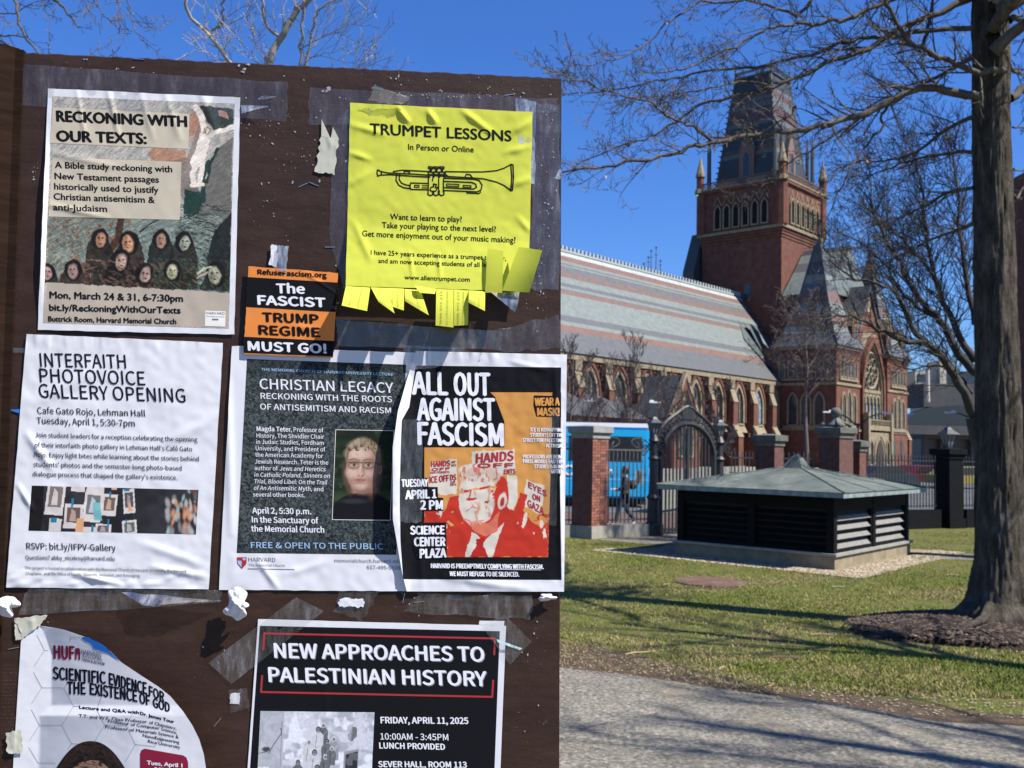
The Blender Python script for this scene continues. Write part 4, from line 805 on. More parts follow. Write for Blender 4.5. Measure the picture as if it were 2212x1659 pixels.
piece('clear_tape', 'slanted clear tape left of the NEW APPROACHES headline', 'tape', P4(640, 1290, 700, 1320, 500, 1478, 450, 1432), T_CLEAR, h=.0018, wr=.0006, group=GT, seed=73, n=20)
piece('clear_tape', 'clear tape over the top right corner of the NEW APPROACHES poster', 'tape', P4(1040, 1352, 1090, 1328, 1148, 1385, 1102, 1437), T_CLEAR, h=.0035, wr=.001, group=GT, seed=83, n=20)
piece('clear_tape', 'wide wrinkled clear tape below the ALL OUT poster', 'tape', P4(905, 1282, 1150, 1286, 1146, 1338, 870, 1322), T_CLEAR, h=.0012, wr=.0014, group=GT, rag=4, seed=93, n=24)
piece('clear_tape', 'small clear tape square holding a white scrap', 'tape', P4(493, 1490, 534, 1487, 540, 1528, 498, 1540), T_HAZY, h=.0012, wr=.0012, group=GT, rag=1.5, seed=103, n=12)
piece('clear_tape', 'tape over the top edge of the ALL OUT poster and its neighbour', 'tape', P4(870, 745, 1000, 752, 1050, 778, 880, 802), T_CLEAR, h=.0062, wr=.0012, group=GT, rag=1.5, seed=113, n=20)
piece('clear_tape', 'hazy tape on the lower right side of the ALL OUT poster', 'tape', P4(1186, 880, 1208, 880, 1202, 1135, 1176, 1135), T_HAZY, h=.0052, wr=.0008, group=GT, rag=1, seed=123, n=20)
piece('clear_tape', 'hazy tape on the left margin of the ALL OUT poster beside the orange picture', 'tape', P4(870, 905, 914, 905, 912, 1128, 860, 1128), mat_tape('smoky_tape', .10, (.5, .5, .55), .05, .3), h=.0175, wr=.0012, group=GT, rag=2, seed=133, n=20)
piece('clear_tape', 'tape band across the top of the gallery opening poster', 'tape', P4(0, 750, 60, 752, 60, 762, 0, 762), T_CLEAR, h=.0012, group=GT, seed=143, n=8)
piece('bent_film', 'crinkled clear film sticking up above the top of the yellow flyer', 'plastic film', pts(Z2, 480, 92, 690, 165, 640, 205, 450, 188), T_FILM, h=.004, wr=.003, rag=4, seed=153, n=16, hs=(.010, .006, 0, 0))
piece('film_strip', 'loose transparent strip sagging under the gallery opening poster', 'plastic film', pts(Z6, 1040, 100, 1920, 180, 1560, 200, 1250, 222), T_FILM, h=.004, wr=.002, rag=2, seed=163, n=18, hs=(.001, .002, .012, .010))
piece('torn_film', 'torn shred of film on the upper right edge of the board', 'plastic film', pts(Z2, 1545, 570, 1556, 610, 1553, 635, 1510, 630), T_WHITE, h=.001, wr=.003, rag=2, seed=173, n=8)
piece('film_glint', 'thin shiny film sliver on the right margin of the NEW APPROACHES poster', 'plastic film', pts(Z7, 1720, 348, 1870, 402, 1855, 412, 1725, 365), mat_tape('mint_film', .7, (.6, .85, .8), .3, .2), h=.004, wr=.002, rag=1, seed=183, n=8)
piece('upturned_film', 'upturned corner of film right of the RECKONING WITH OUR TEXTS poster', 'plastic film', pts(Z1, 1300, 382, 1455, 390, 1370, 410, 1305, 428), T_WHITE, h=.002, wr=.003, rag=1, seed=184, n=8, hs=(0, .006, .004, 0))
piece('upturned_film', 'small folded film glint on the purple tape strip', 'plastic film', pts(Z1, 1420, 330, 1490, 338, 1440, 352, 1390, 352), T_WHITE, h=.002, wr=.003, rag=1, seed=185, n=8)
GM = 'masking tape on the brown board'
piece('masking_tape', 'cream masking tape scrap with a torn pointed top left of the yellow flyer', 'tape', pts(Z2, 178, 385, 278, 400, 250, 606, 142, 592), P_MASK, h=.0016, wr=.0010, group=GM, rag=3, seed=201, n=16)
tp = MB(); q = pts(Z2, 178, 388, 180, 290, 232, 402, 245, 336, 280, 405); tp.add([tuple(v) for v in b2w([p[0] for p in q], [p[1] for p in q], .0017).tolist()], [(0, 1, 2), (2, 3, 4)]); _t = tp.build('torn_tip', P_MASK, bpy.data.objects['masking_tape'])
piece('masking_tape', 'frosted tape strip standing above the top right corner of the yellow flyer', 'tape', pts(Z2, 1285, 168, 1405, 190, 1400, 660, 1330, 640), T_WHITE, h=.0012, wr=.0008, group=GM, rag=2, seed=211, n=18)
piece('masking_tape', 'cream tape holding the top left corner of the peeling poster', 'tape', pts(Z6, 122, 325, 418, 296, 340, 388, 196, 500), P_MASK, h=.0026, wr=.0012, group=GM, rag=2.5, seed=221, n=18)
piece('masking_tape', 'cream tape leg hanging left of the peeling poster', 'tape', pts(Z6, 124, 328, 200, 330, 192, 512, 134, 518), P_MASK, h=.0022, wr=.0008, group=GM, rag=1.5, seed=226, n=12)
piece('masking_tape', 'small cream tape piece on the lower left edge of the peeling poster', 'tape', pts(Z6, 54, 1316, 184, 1290, 196, 1500, 60, 1490), P_MASK, h=.0030, wr=.0012, group=GM, rag=2, seed=231, n=14)
piece('masking_tape', 'grey tape tab stuck on the top of the orange flyer', 'tape', pts(Z1, 1496, 1140, 1560, 1144, 1542, 1290, 1494, 1268), T_WHITE, h=.0056, wr=.0006, group=GM, rag=1, seed=241, n=12)
piece('paper_scrap', 'narrow white paper scrap above the orange flyer', 'paper scrap', pts(Z1, 1466, 1138, 1497, 1142, 1494, 1264, 1452, 1244), P_WHITE, h=.0030, wr=.0006, rag=2, seed=251, n=12)
GS = 'torn paper scraps on the brown board'
piece('paper_scrap', 'torn white paper patch between the posters above NEW APPROACHES', 'paper scrap', pts(Z7, 792, 108, 938, 106, 935, 158, 788, 156), P_WHITE, h=.0016, wr=.0006, group=GS, rag=3, seed=261, n=16)
piece('hazy_tape', 'shredded hazy tape around the white patch above NEW APPROACHES', 'tape', pts(Z7, 800, 68, 1030, 66, 930, 240, 765, 190), T_HAZY, h=.0014, wr=.0016, rag=5, seed=266, n=16)
piece('paper_scrap', 'tiny white paper square left of the symposium poster', 'paper scrap', pts(Z7, 150, 668, 206, 662, 206, 728, 148, 724), P_WHITE, h=.0010, wr=.0004, group=GS, rag=1.5, seed=271, n=10)
piece('paper_scrap', 'thin white slip peeking above the symposium poster top edge', 'paper scrap', pts(Z7, 1618, 238, 1765, 240, 1763, 268, 1614, 262), P_WHITE, h=.0012, wr=.0003, group=GS, seed=281, n=10)
piece('blue_tape', 'small blue tape tip left of the gallery opening poster', 'tape', pts(Z3, 55, 488, 132, 484, 134, 512, 100, 506), I_BLUE, h=.0012, wr=.0004, seed=291, n=6)
piece('film_scrap', 'translucent triangular film hanging right of the yellow tabs', 'plastic film', pts(Z2, 1150, 1282, 1312, 1278, 1300, 1360, 1286, 1396), T_WHITE, h=.014, wr=.002, seed=295, n=10, hs=(0, .004, .016, .012))
# white crumpled paper tufts that stand out from the board
def tuft(label, cx, cy, rx, ry, seed, h0=.012, hh=.013):
    n = 22; U, V = np.meshgrid(np.linspace(0, 1, n+1), np.linspace(0, 1, 4*n+1)); A = V*2*math.pi
    rr = 1+.42*(vno(np.cos(A)*2.2+9, np.sin(A)*2.2+9, seed)-.5)*2*U
    X = cx+rx*U*rr*np.cos(A); Y = cy+ry*U*rr*np.sin(A); Hh = h0+hh*(1-U**2.2)*.4+hh*.8*fbm(X/15, Y/15, seed)*(1-U*.3)
    o = grid_mesh('paper_tuft', X, Y, Hh, P_WHITE, None); return tag(o, label, 'paper scrap', GS)
tuft('white crumpled paper tuft casting a black shadow below the lecture poster', 513, 1307, 29, 29, 5)
tuft('white crumpled paper tuft at the far left edge under the gallery poster', 8, 1306, 28, 22, 8)
tuft('small grey crumpled corner below the right end of the ALL OUT poster', 1180, 1290, 18, 7, 11, .002, .012)
# staples and screws
M_STEEL = simple('staple_steel', (0.55, 0.55, 0.56), 0.35, metal=0.9)
st0 = MB(); st0.box(-.006, .006, -.0008, -.0001, -.0003, .0003).box(-.006, -.0055, -.0008, .002, -.0003, .0003).box(.0055, .006, -.0008, .002, -.0003, .0003)
sto = st0.build('staple', M_STEEL)
SP = [(678, 398, -.35, 'bent staple beside the torn masking tape'), (713, 534, .05, 'bright staple in the hazy tape left of the yellow flyer'), (655, 400, .5, 'staple among scratches left of the masking tape scrap'), (905, 1300, .1, 'staple below the lecture poster near the white patch'), (1100, 205, .2, 'staple near the top right corner of the board'), (300, 128, 0, 'staple near the top edge above the RECKONING poster'), (700, 1440, 1.2, 'staple beside the symposium poster headline'), (872, 1292, 1.4, 'upright staple under the lecture poster corner'), (30, 1400, .2, 'staple left of the cream tape on the peeling poster'), (470, 1560, .9, 'staple in the bare board beside the symposium poster')]
for i, (x, y, a, lb) in enumerate(SP):
    o = sto if i == 0 else inst(sto, 'staple'); p = b2wv(x, y, 0); o.location = p; o.rotation_euler = (0, -a, TH); tag(o, lb, 'staple', 'staples in the board')
# paint specks and residue, real flakes on the board
rnd = random.Random(77); fl = MB()
P_RES = simple('paper_residue', (0.27, 0.255, 0.25), 0.7, noise=.5, scale=300)
def flake(cx, cy, r, el=1.0, ang=0.0):
    n = rnd.randint(5, 8); X, Y = [], []
    for j in range(n):
        a = 2*math.pi*j/n; q = r*rnd.uniform(.35, 1.15); u, v = q*el*math.cos(a), q*math.sin(a); X.append(cx+u*math.cos(ang)-v*math.sin(ang)); Y.append(cy+u*math.sin(ang)+v*math.cos(ang))
    fl.add([tuple(v) for v in b2w(X, Y, .0004+.0005*rnd.random()).tolist()], [tuple(range(n))])
clus = [(700, 330, 60, 110, 30), (1180, 420, 22, 200, 70), (1185, 240, 25, 30, 30), (640, 300, 90, 60, 25), (560, 260, 60, 50, 40), (600, 430, 60, 110, 40), (720, 620, 30, 60, 20), (1000, 205, 190, 9, 90), (900, 260, 0, 0, 0), (1160, 600, 26, 70, 40), (1150, 1360, 40, 60, 14), (1160, 700, 40, 30, 16), (250, 150, 200, 14, 30), (860, 170, 20, 22, 16), (75, 370, 6, 20, 10), (60, 1340, 60, 12, 18), (560, 620, 20, 30, 14), (900, 1290, 40, 30, 22), (1000, 190, 160, 30, 24), (1120, 1500, 70, 150, 14), (480, 1420, 100, 60, 14)]
for cx, cy, sx, sy, n in clus:
    for j in range(n): flake(cx+rnd.gauss(0, sx*.55), cy+rnd.gauss(0, sy*.55), rnd.choice([.4, .6, .8, 1.3, 2.2]), rnd.choice([1, 1, 1.8]), rnd.uniform(0, 3))
for j in range(80): flake(rnd.uniform(50, 1205), rnd.uniform(150, 1655), rnd.choice([.35, .5, .8]), rnd.choice([1, 2]), rnd.uniform(0, 3))
for j in range(9): flake(705+rnd.uniform(-9, 9), 191+rnd.uniform(-6, 7), 3.0, 1.4)
for j in range(5): flake(186+rnd.uniform(-8, 8), 128, 1.8, 1.6)
for x, y in ((516, 142), (535, 139), (528, 148), (525, 155)): flake(x, y, 4, 1.4)
_f = fl.build('paint_flakes', P_RES, None); _f['kind'] = 'stuff'; tag(_f, 'pale flakes of paper and paint scattered over the brown board', 'flakes')
# yellowed dotted print ghosts on the lower left board
dt = MB()
for j in range(26):
    for i in range(16):
        if rnd.random() < .45:
            x = 4+i*2.0+rnd.uniform(-.3, .3); y = 1436+j*8.2+(i % 3)*.4; v = b2w([x, x+1.0, x+1.0, x], [y, y, y+.8, y+.8], .0005).tolist(); dt.add([tuple(a) for a in v], [(0, 1, 2, 3)])
_d = dt.build('printed_dots', simple('ghost_print', (0.17, 0.11, 0.08), .6), None); tag(_d, 'rows of faint tan dots printed on the lower left board edge', 'dots', kind='stuff')
# ------------------------------------------------------------ ground, lawn, path
def G(px, py): v = gnd(px, py); return (v.x, v.y)
def zz5(x, y): return (1179.7+x*.4667, 1106+y*.4667)
def noise_mat(name, stops, scale, detail=8, rough=.9, bump=.4, bscale=60, dist=.02, s2=None, c2=None, lo2=.55, hi2=.65, rn=.65):
    m, n, p = new_mat(name); tc = N(n, 'ShaderNodeTexCoord')
    t = N(n, 'ShaderNodeTexNoise', Scale=scale, Detail=float(detail), Roughness=rn); n.links.new(tc.outputs['Object'], t.inputs['Vector'])
    r = ramp(n, stops); n.links.new(t.outputs[0], r.inputs[0]); last = r.outputs[0]
    if s2:
        t2 = N(n, 'ShaderNodeTexNoise', Scale=s2, Detail=6.0, Roughness=.7); n.links.new(tc.outputs['Object'], t2.inputs['Vector'])
        r2 = ramp(n, [(lo2, (0, 0, 0)), (hi2, (1, 1, 1))]); n.links.new(t2.outputs[0], r2.inputs[0])
        mx = N(n, 'ShaderNodeMixRGB'); n.links.new(r2.outputs[0], mx.inputs[0]); n.links.new(last, mx.inputs[1]); mx.inputs[2].default_value = (*c2, 1); last = mx.outputs[0]
    n.links.new(last, p.inputs['Base Color']); p.inputs['Roughness'].default_value = rough; p.inputs['Specular IOR Level'].default_value = .2
    t3 = N(n, 'ShaderNodeTexNoise', Scale=bscale, Detail=5.0); n.links.new(tc.outputs['Object'], t3.inputs['Vector'])
    b = N(n, 'ShaderNodeBump', Strength=bump, Distance=dist); n.links.new(t3.outputs[0], b.inputs['Height']); n.links.new(b.outputs[0], p.inputs['Normal'])
    return m
M_LAWN = noise_mat('lawn_grass', [(.30, (0.062, 0.078, 0.013)), (.46, (0.100, 0.118, 0.019)), (.58, (0.145, 0.132, 0.038)), (.75, (0.21, 0.16, 0.072))], 3.0, 10, s2=1.1, c2=(0.13, 0.098, 0.05), lo2=.52, hi2=.68, bump=1.0, bscale=45, dist=.05, rn=.75)
M_DIRT = noise_mat('bare_soil', [(.35, (0.035, 0.024, 0.016)), (.5, (0.075, 0.053, 0.034)), (.7, (0.16, 0.115, 0.068))], 7.0, 10, bump=.9, bscale=50, dist=.03, rn=.8)
def mat_asphalt(name, a, b_, c, crack=True):
    m, n, p = new_mat(name); tc = N(n, 'ShaderNodeTexCoord')
    t = N(n, 'ShaderNodeTexNoise', Scale=.7, Detail=6.0); n.links.new(tc.outputs['Object'], t.inputs['Vector'])
    r = ramp(n, [(.35, a), (.6, b_)]); n.links.new(t.outputs[0], r.inputs[0])
    t2 = N(n, 'ShaderNodeTexNoise', Scale=26.0, Detail=7.0, Roughness=.85); n.links.new(tc.outputs['Object'], t2.inputs['Vector'])
    r2 = ramp(n, [(.36, (0.22, 0.22, 0.22)), (.5, (.95, .95, .95)), (.64, (2.4, 2.35, 2.2))]); n.links.new(t2.outputs[0], r2.inputs[0])
    mx = N(n, 'ShaderNodeMixRGB', blend_type='MULTIPLY'); mx.inputs[0].default_value = 1; n.links.new(r.outputs[0], mx.inputs[1]); n.links.new(r2.outputs[0], mx.inputs[2]); last = mx.outputs[0]
    t3 = N(n, 'ShaderNodeTexNoise', Scale=1.6, Detail=5.0); n.links.new(tc.outputs['Object'], t3.inputs['Vector'])
    r3 = ramp(n, [(.58, (0, 0, 0)), (.7, (.6, .6, .6))]); n.links.new(t3.outputs[0], r3.inputs[0])
    m3 = N(n, 'ShaderNodeMixRGB'); n.links.new(r3.outputs[0], m3.inputs[0]); n.links.new(last, m3.inputs[1]); m3.inputs[2].default_value = (*c, 1); last = m3.outputs[0]
    if crack:
        nz = N(n, 'ShaderNodeTexNoise', Scale=2.2, Detail=4.0); n.links.new(tc.outputs['Object'], nz.inputs['Vector'])
        ad = N(n, 'ShaderNodeMixRGB', blend_type='ADD'); ad.inputs[0].default_value = .35; n.links.new(tc.outputs['Object'], ad.inputs[1]); n.links.new(nz.outputs['Color'], ad.inputs[2])
        vo = N(n, 'ShaderNodeTexVoronoi', feature='DISTANCE_TO_EDGE'); vo.inputs['Scale'].default_value = .42; n.links.new(ad.outputs[0], vo.inputs['Vector'])
        rc = ramp(n, [(0, (.55, .55, .55)), (.006, (0, 0, 0))]); n.links.new(vo.outputs[0], rc.inputs[0])
        mc = N(n, 'ShaderNodeMixRGB'); n.links.new(rc.outputs[0], mc.inputs[0]); n.links.new(last, mc.inputs[1]); mc.inputs[2].default_value = (0.06, 0.05, 0.04, 1); last = mc.outputs[0]
    n.links.new(last, p.inputs['Base Color']); p.inputs['Roughness'].default_value = .85; p.inputs['Specular IOR Level'].default_value = .3
    b = N(n, 'ShaderNodeBump', Strength=.6, Distance=.006); n.links.new(t2.outputs[0], b.inputs['Height']); n.links.new(b.outputs[0], p.inputs['Normal'])
    return m
M_PATH = mat_asphalt('worn_path_asphalt', (0.118, 0.108, 0.086), (0.165, 0.151, 0.120), (0.19, 0.155, 0.10))
M_ROAD = mat_asphalt('road_asphalt', (0.06, 0.06, 0.063), (0.09, 0.09, 0.092), (0.11, 0.105, 0.10), False)
M_BRICKWALK = noise_mat('brick_pavement', [(.3, (0.075, 0.046, 0.038)), (.7, (0.13, 0.088, 0.072))], 9, bump=.3, bscale=30)
# lawn: finely divided near the viewer, one sheet to the horizon
def gz(x, y): return 0.0
g = MB()
xs = [-600, -200, -80, -30]+[-20+i*1.0 for i in range(61)]+[50, 80, 200, 600, 1500]; ys = [-300, -60, -10]+[i*1.0 for i in range(0, 31)]+[40, 60, 120, 300, 900, 2600]
for y in ys:
    for x in xs:
        inn = -20 < x < 40 and 0 < y < 24
        g.v.append((x, y, -.012*fbm(np.array([x/3.]), np.array([y/3.]), 2)[0]*(1 if inn else 0)))
nx = len(xs)
for j in range(len(ys)-1):
    for i in range(nx-1): g.f.append((j*nx+i, j*nx+i+1, (j+1)*nx+i+1, (j+1)*nx+i)); g.mi.append(0)
o = g.build('ground', M_LAWN, smooth=True); tag(o, kind='structure')
def flat(name, outline, z, mat, kind='structure', seg=.25, jit=.05, seed=1):
    out = []; r_ = random.Random(seed)
    for i in range(len(outline)):
        a, b = Vector(outline[i]), Vector(outline[(i+1) % len(outline)]); L = (b-a).length; k = max(1, int(L/seg)) if L < 40 else 1
        for j in range(k):
            q = a.lerp(b, j/k)
            if k > 1 and jit: nn = Vector((-(b-a).y, (b-a).x)).normalized(); q = q+nn*jit*((fbm(np.array([q.x*2.2]), np.array([q.y*2.2]), seed)[0]-.5)*3+r_.uniform(-.5, .5))
            out.append((q.x, q.y, z))
    m = MB(); m.add(out, [tuple(range(len(out)))]); o = m.build(name, mat)
    if o.data.polygons[0].normal.z < 0: o.data.flip_normals()
    return tag(o, kind=kind)
edge_px = [(1208, 1444), (1320, 1456), (1460, 1475), (1646, 1503), (1833, 1526), (2020, 1559), (2212, 1570)]
E_ = [G(*p) for p in edge_px]; E_ = [(-12, E_[0][1]+2.6), (-5, E_[0][1]+1.2)]+E_+[(E_[-1][0]+4, E_[-1][1]-.75), (E_[-1][0]+14, E_[-1][1]-2.5)]
flat('path', E_+[(20, -6), (-12, -6)], .008, M_PATH, jit=.035, seed=3)
verge = [(x, y+w_) for (x, y), w_ in zip(E_, [1.0, 1.2, 1.55, 1.45, .95, .55, .60, .62, .50, .5, .5])]
flat('bare_verge', verge+[(x, y-.3) for x, y in reversed(E_)], .004, M_DIRT, jit=.16, seed=5)
flat('sidewalk', [(-60, 24.6), (1, 24.6), (6, 26), (13, 30), (60, 46), (60, 51), (13, 33.2), (-60, 30.5)], .004, M_BRICKWALK, jit=0)
flat('road', [(-120, 30.5), (13, 33.2), (60, 51), (160, 88), (160, 190), (-120, 120)], .008, M_ROAD, jit=0)
flat('forecourt', [(-60, 70), (30, 78), (90, 104), (160, 140), (160, 240), (-60, 200)], .05, noise_mat('forecourt_paving', [(.3, (0.16, 0.14, 0.12)), (.7, (0.24, 0.21, 0.18))], 1.2), jit=0)
flat('gate_apron', [G(1290, 1166), G(1400, 1176), G(1560, 1180), G(1640, 1160), G(1440, 1150)], .004, M_PATH, jit=.03, seed=8)
flat('side_path', [G(1960, 1207), G(2240, 1214), G(2240, 1199), G(1960, 1193)], .004, M_PATH, jit=.02, seed=9)
# gravel band round the vent house
KX, KY = gnd(1803, 1232).x, gnd(1803, 1232).y
KD1 = Vector((math.cos(R(-40)), math.sin(R(-40)))); KA = R(50)           # left face runs up to the front corner; right face leaves along KA
KR = Vector((math.cos(KA), math.sin(KA))); KL = Vector((-math.sin(KA), math.cos(KA)))
KW, KDp = 4.3, 3.4                                                      # along right face, along left face
def kp(a, b): return (KX+KR.x*a+KL.x*b, KY+KR.y*a+KL.y*b)
M_GRAVEL = noise_mat('pale_gravel', [(.3, (0.13, 0.10, 0.065)), (.5, (0.25, 0.20, 0.13)), (.7, (0.40, 0.33, 0.23))], 30, bump=1, bscale=40, dist=.03, rn=.8)
flat('gravel_bed', [kp(-.75, -.75), kp(KW+1.2, -.7), kp(KW+1.2, KDp+.7), kp(-.6, KDp+1.1)], .004, M_GRAVEL, jit=.16, seed=11)
rnd = random.Random(31)
def bits(name, label, n, place, mats, size, flatn=.5, cat=None, group=None):
    m = MB(); k = len(mats)
    for i in range(n):
        x, y, z = place(); s_ = size*rnd.uniform(.5, 1.4); a = rnd.uniform(0, 6.28); h = s_*flatn; m.m = rnd.randrange(k)
        pts_ = [(x+s_*rnd.uniform(.7, 1.2)*math.cos(a+t), y+s_*rnd.uniform(.6, 1.1)*math.sin(a+t), z) for t in (0, 1.6, 3.1, 4.7)]
        m.add(pts_+[(x+rnd.uniform(-.2, .2)*s_, y+rnd.uniform(-.2, .2)*s_, z+h)], [(0, 1, 4), (1, 2, 4), (2, 3, 4), (3, 0, 4)])
    o = m.build(name, mats); return tag(o, label, cat, group, 'stuff')
PB = [simple('pebble_'+c, v, .9) for c, v in (('tan', (0.30, 0.23, 0.15)), ('cream', (0.42, 0.36, 0.26)), ('brown', (0.15, 0.105, 0.065)))]
def pgr():
    while True:
        a, b = rnd.uniform(-.8, KW+1.4), rnd.uniform(-.8, KDp+1.6)
        if (a < -.1 or b < -.1) : x, y = kp(a, b); return x, y, .004
bits('gravel', 'pale tan gravel spread around the base of the louvred vent house', 6500, pgr, PB, .022)
# grass blades
def blades():
    n = 170000; rs = np.random.RandomState(4)
    d = 9.0+(rs.rand(n)**1.35)*20; r_ = rs.rand(n)*.56+.02; x = d*r_; y = d
    pe = np.interp(x, [p[0] for p in E_], [p[1] for p in E_]); keep = y > pe+.05+rs.rand(n)**2*1.3*np.interp(x, [0, 2, 4, 9], [1.2, 1.0, .5, .45])
    dens = fbm(x*.9, y*.9, 71); keep &= rs.rand(n) < np.clip((dens-.22)*3.2, .15, 1)
    tb = gnd(2145, 1338); keep &= (((x-5.97)/1.7)**2+((y-12.15)/.98)**2) > .85+rs.rand(n)*.3
    u = (x-KX)*KR.x+(y-KY)*KR.y; v = (x-KX)*KL.x+(y-KY)*KL.y; keep &= ~((u > -.7) & (u < KW+1.2) & (v > -.7) & (v < KDp+1.5)); keep &= y < 23.2+np.maximum(0, x-2)*.45
    x, y = x[keep], y[keep]; n = len(x); h = (.014+.024*rs.rand(n)); a = rs.rand(n)*6.283; wd = .0035+.004*rs.rand(n); lx, ly = rs.randn(n)*.018, rs.randn(n)*.018
    co = np.empty((n, 3, 3)); co[:, 0] = np.stack([x-np.cos(a)*wd, y-np.sin(a)*wd, x*0-.002], 1); co[:, 1] = np.stack([x+np.cos(a)*wd, y+np.sin(a)*wd, x*0-.002], 1); co[:, 2] = np.stack([x+lx, y+ly, h], 1)
    me = bpy.data.meshes.new('grass'); me.vertices.add(3*n); me.vertices.foreach_set('co', co.ravel()); me.loops.add(3*n); me.loops.foreach_set('vertex_index', np.arange(3*n, dtype=np.int32))
    me.polygons.add(n); me.polygons.foreach_set('loop_start', (np.arange(n)*3).astype(np.int32)); me.polygons.foreach_set('loop_total', np.full(n, 3, np.int32)); me.update(calc_edges=True)
    pal = np.array([(0.060, 0.098, 0.011), (0.100, 0.145, 0.016), (0.155, 0.180, 0.028), (0.23, 0.20, 0.070), (0.33, 0.26, 0.12)]); s_ = fbm(x*.75, y*.9, 91, 4)*1.25+rs.rand(n)*.5-.33+.42*np.exp(-np.maximum(0, y-np.interp(x, [p[0] for p in E_], [p[1] for p in E_]))/.8)
    idx = np.clip((s_*5.6).astype(int), 0, 4); c = pal[idx]*(0.75+.5*rs.rand(n))[:, None]; cc = np.ones((n, 3, 4), np.float32); cc[:, :, :3] = c[:, None, :]
    at = me.color_attributes.new('Col', 'FLOAT_COLOR', 'POINT'); at.data.foreach_set('color', cc.ravel())
    m, nn, p = new_mat('grass_blade'); at_ = N(nn, 'ShaderNodeAttribute', attribute_name='Col'); nn.links.new(at_.outputs['Color'], p.inputs['Base Color']); p.inputs['Roughness'].default_value = .7; p.inputs['Specular IOR Level'].default_value = .15
    me.materials.append(m); o = bpy.data.objects.new('grass', me); COL.objects.link(o); tag(o, 'short patchy spring grass with straw coloured blades on the lawn', 'grass', kind='stuff')
blades()
LT = [simple('litter_'+c, v, .9) for c, v in (('straw', (0.26, 0.195, 0.11)), ('brown', (0.14, 0.085, 0.05)), ('pale', (0.30, 0.25, 0.18)), ('tan', (0.30, 0.21, 0.12)))]
def plit():
    while True:
        d = rnd.uniform(8.3, 22); x = d*rnd.uniform(.03, .56); pe = float(np.interp(x, [p[0] for p in E_], [p[1] for p in E_]))
        if d > pe-.1 and (d < pe+.9 or rnd.random() < .10): return x, d, .012
bits('leaf_litter', 'scattered dead leaf bits and straw along the lawn edge and dirt verge', 2600, plit, LT, .014, .25)
def pst():
    while True:
        x, y = rnd.uniform(.3, 5.5), rnd.uniform(6.3, 9.8)
        if y < float(np.interp(x, [p[0] for p in E_], [p[1] for p in E_])): return x, y, .008
bits('path_grit', 'small loose grit and stones on the grey asphalt path', 700, pst, PB, .007, .6)
# single sticks lying on the lawn
for i, (px, py, a, L, lb) in enumerate([(1777, 1374, .05, .30, 'pale broken stick lying on the grass in the middle of the lawn'), (1811, 1270, 0, .22, 'pale stick on the grass just beyond the reddish cover'), (1440, 1265, .9, .22, 'short tan stick left of the reddish cover'), (1560, 1447, 1.0, .20, 'straw coloured stick near the dirt verge'), (1380, 1414, .5, .36, 'thin twig on the grass close to the board'), (1700, 1424, -.1, .35, 'dark twig on the grass near the verge'), (2058, 1244, .1, .30, 'pale stick near the tree trunk by the gravel')]):
    p = gnd(px, py); m = MB(); m.tube([(-L/2, 0, 0), (-L*.1, .012, .006), (L*.2, -.006, .004), (L/2, .02, 0)], [.009, .011, .009, .005], 5, True); m.tube([(L*.1, 0, .004), (L*.2, .05, .012)], [.005, .002], 4)
    o = m.build('stick', LT[[0, 2, 0, 0, 3, 1, 0][i]]); o.location = (p.x, p.y, .018); o.rotation_euler = (0, 0, a); tag(o, lb, 'stick', 'sticks lying on the lawn')
# round reddish utility cover
p = gnd(*zz5(762, 325)); m = MB(); m.lathe((0, 0, 0), [(.60, -.05), (.60, .012), (.55, .018), (.52, .012), (.2, .012), (.18, .02), (.02, .02)], 28); o = m.build('utility_cover', noise_mat('rusty_cover', [(.3, (0.07, 0.040, 0.03)), (.55, (0.13, 0.075, 0.058)), (.75, (0.19, 0.15, 0.11))], 3, bump=.5, bscale=12), smooth=False); o.location = (p.x, p.y, .004); tag(o, 'round reddish brown utility cover set flat in the lawn', 'utility cover')

# ------------------------------------------------------------ the louvred vent house
M_COPPER = noise_mat('green_grey_copper_sheet', [(.32, (0.060, 0.070, 0.058)), (.5, (0.105, 0.119, 0.097)), (.68, (0.165, 0.178, 0.142))], 1.9, 9, rough=.7, bump=.12, bscale=6, s2=4.0, c2=(0.095, 0.108, 0.100), lo2=.50, hi2=.60)
M_BLACK = simple('black_painted_metal', (0.005, 0.0052, 0.0055), .7, spec=.12, noise=.3, scale=8, bump=.1, bscale=60)
M_LOUV = simple('grey_louvre_mesh', (0.17, 0.163, 0.145), .6, noise=.25, scale=12)
M_BASE = noise_mat('stone_base', [(.3, (0.17, 0.135, 0.078)), (.7, (0.29, 0.245, 0.16))], 4, 8, rough=.8, bump=.3, bscale=30, dist=.01)
M_LEDGE = simple('pale_stone_ledge', (0.25, 0.235, 0.205), .7, noise=.25, scale=9)
kr = empty('vent_house', (KX, KY, 0), KA, 'low louvred black vent house with a green copper hipped roof on a stone base', 'vent house')
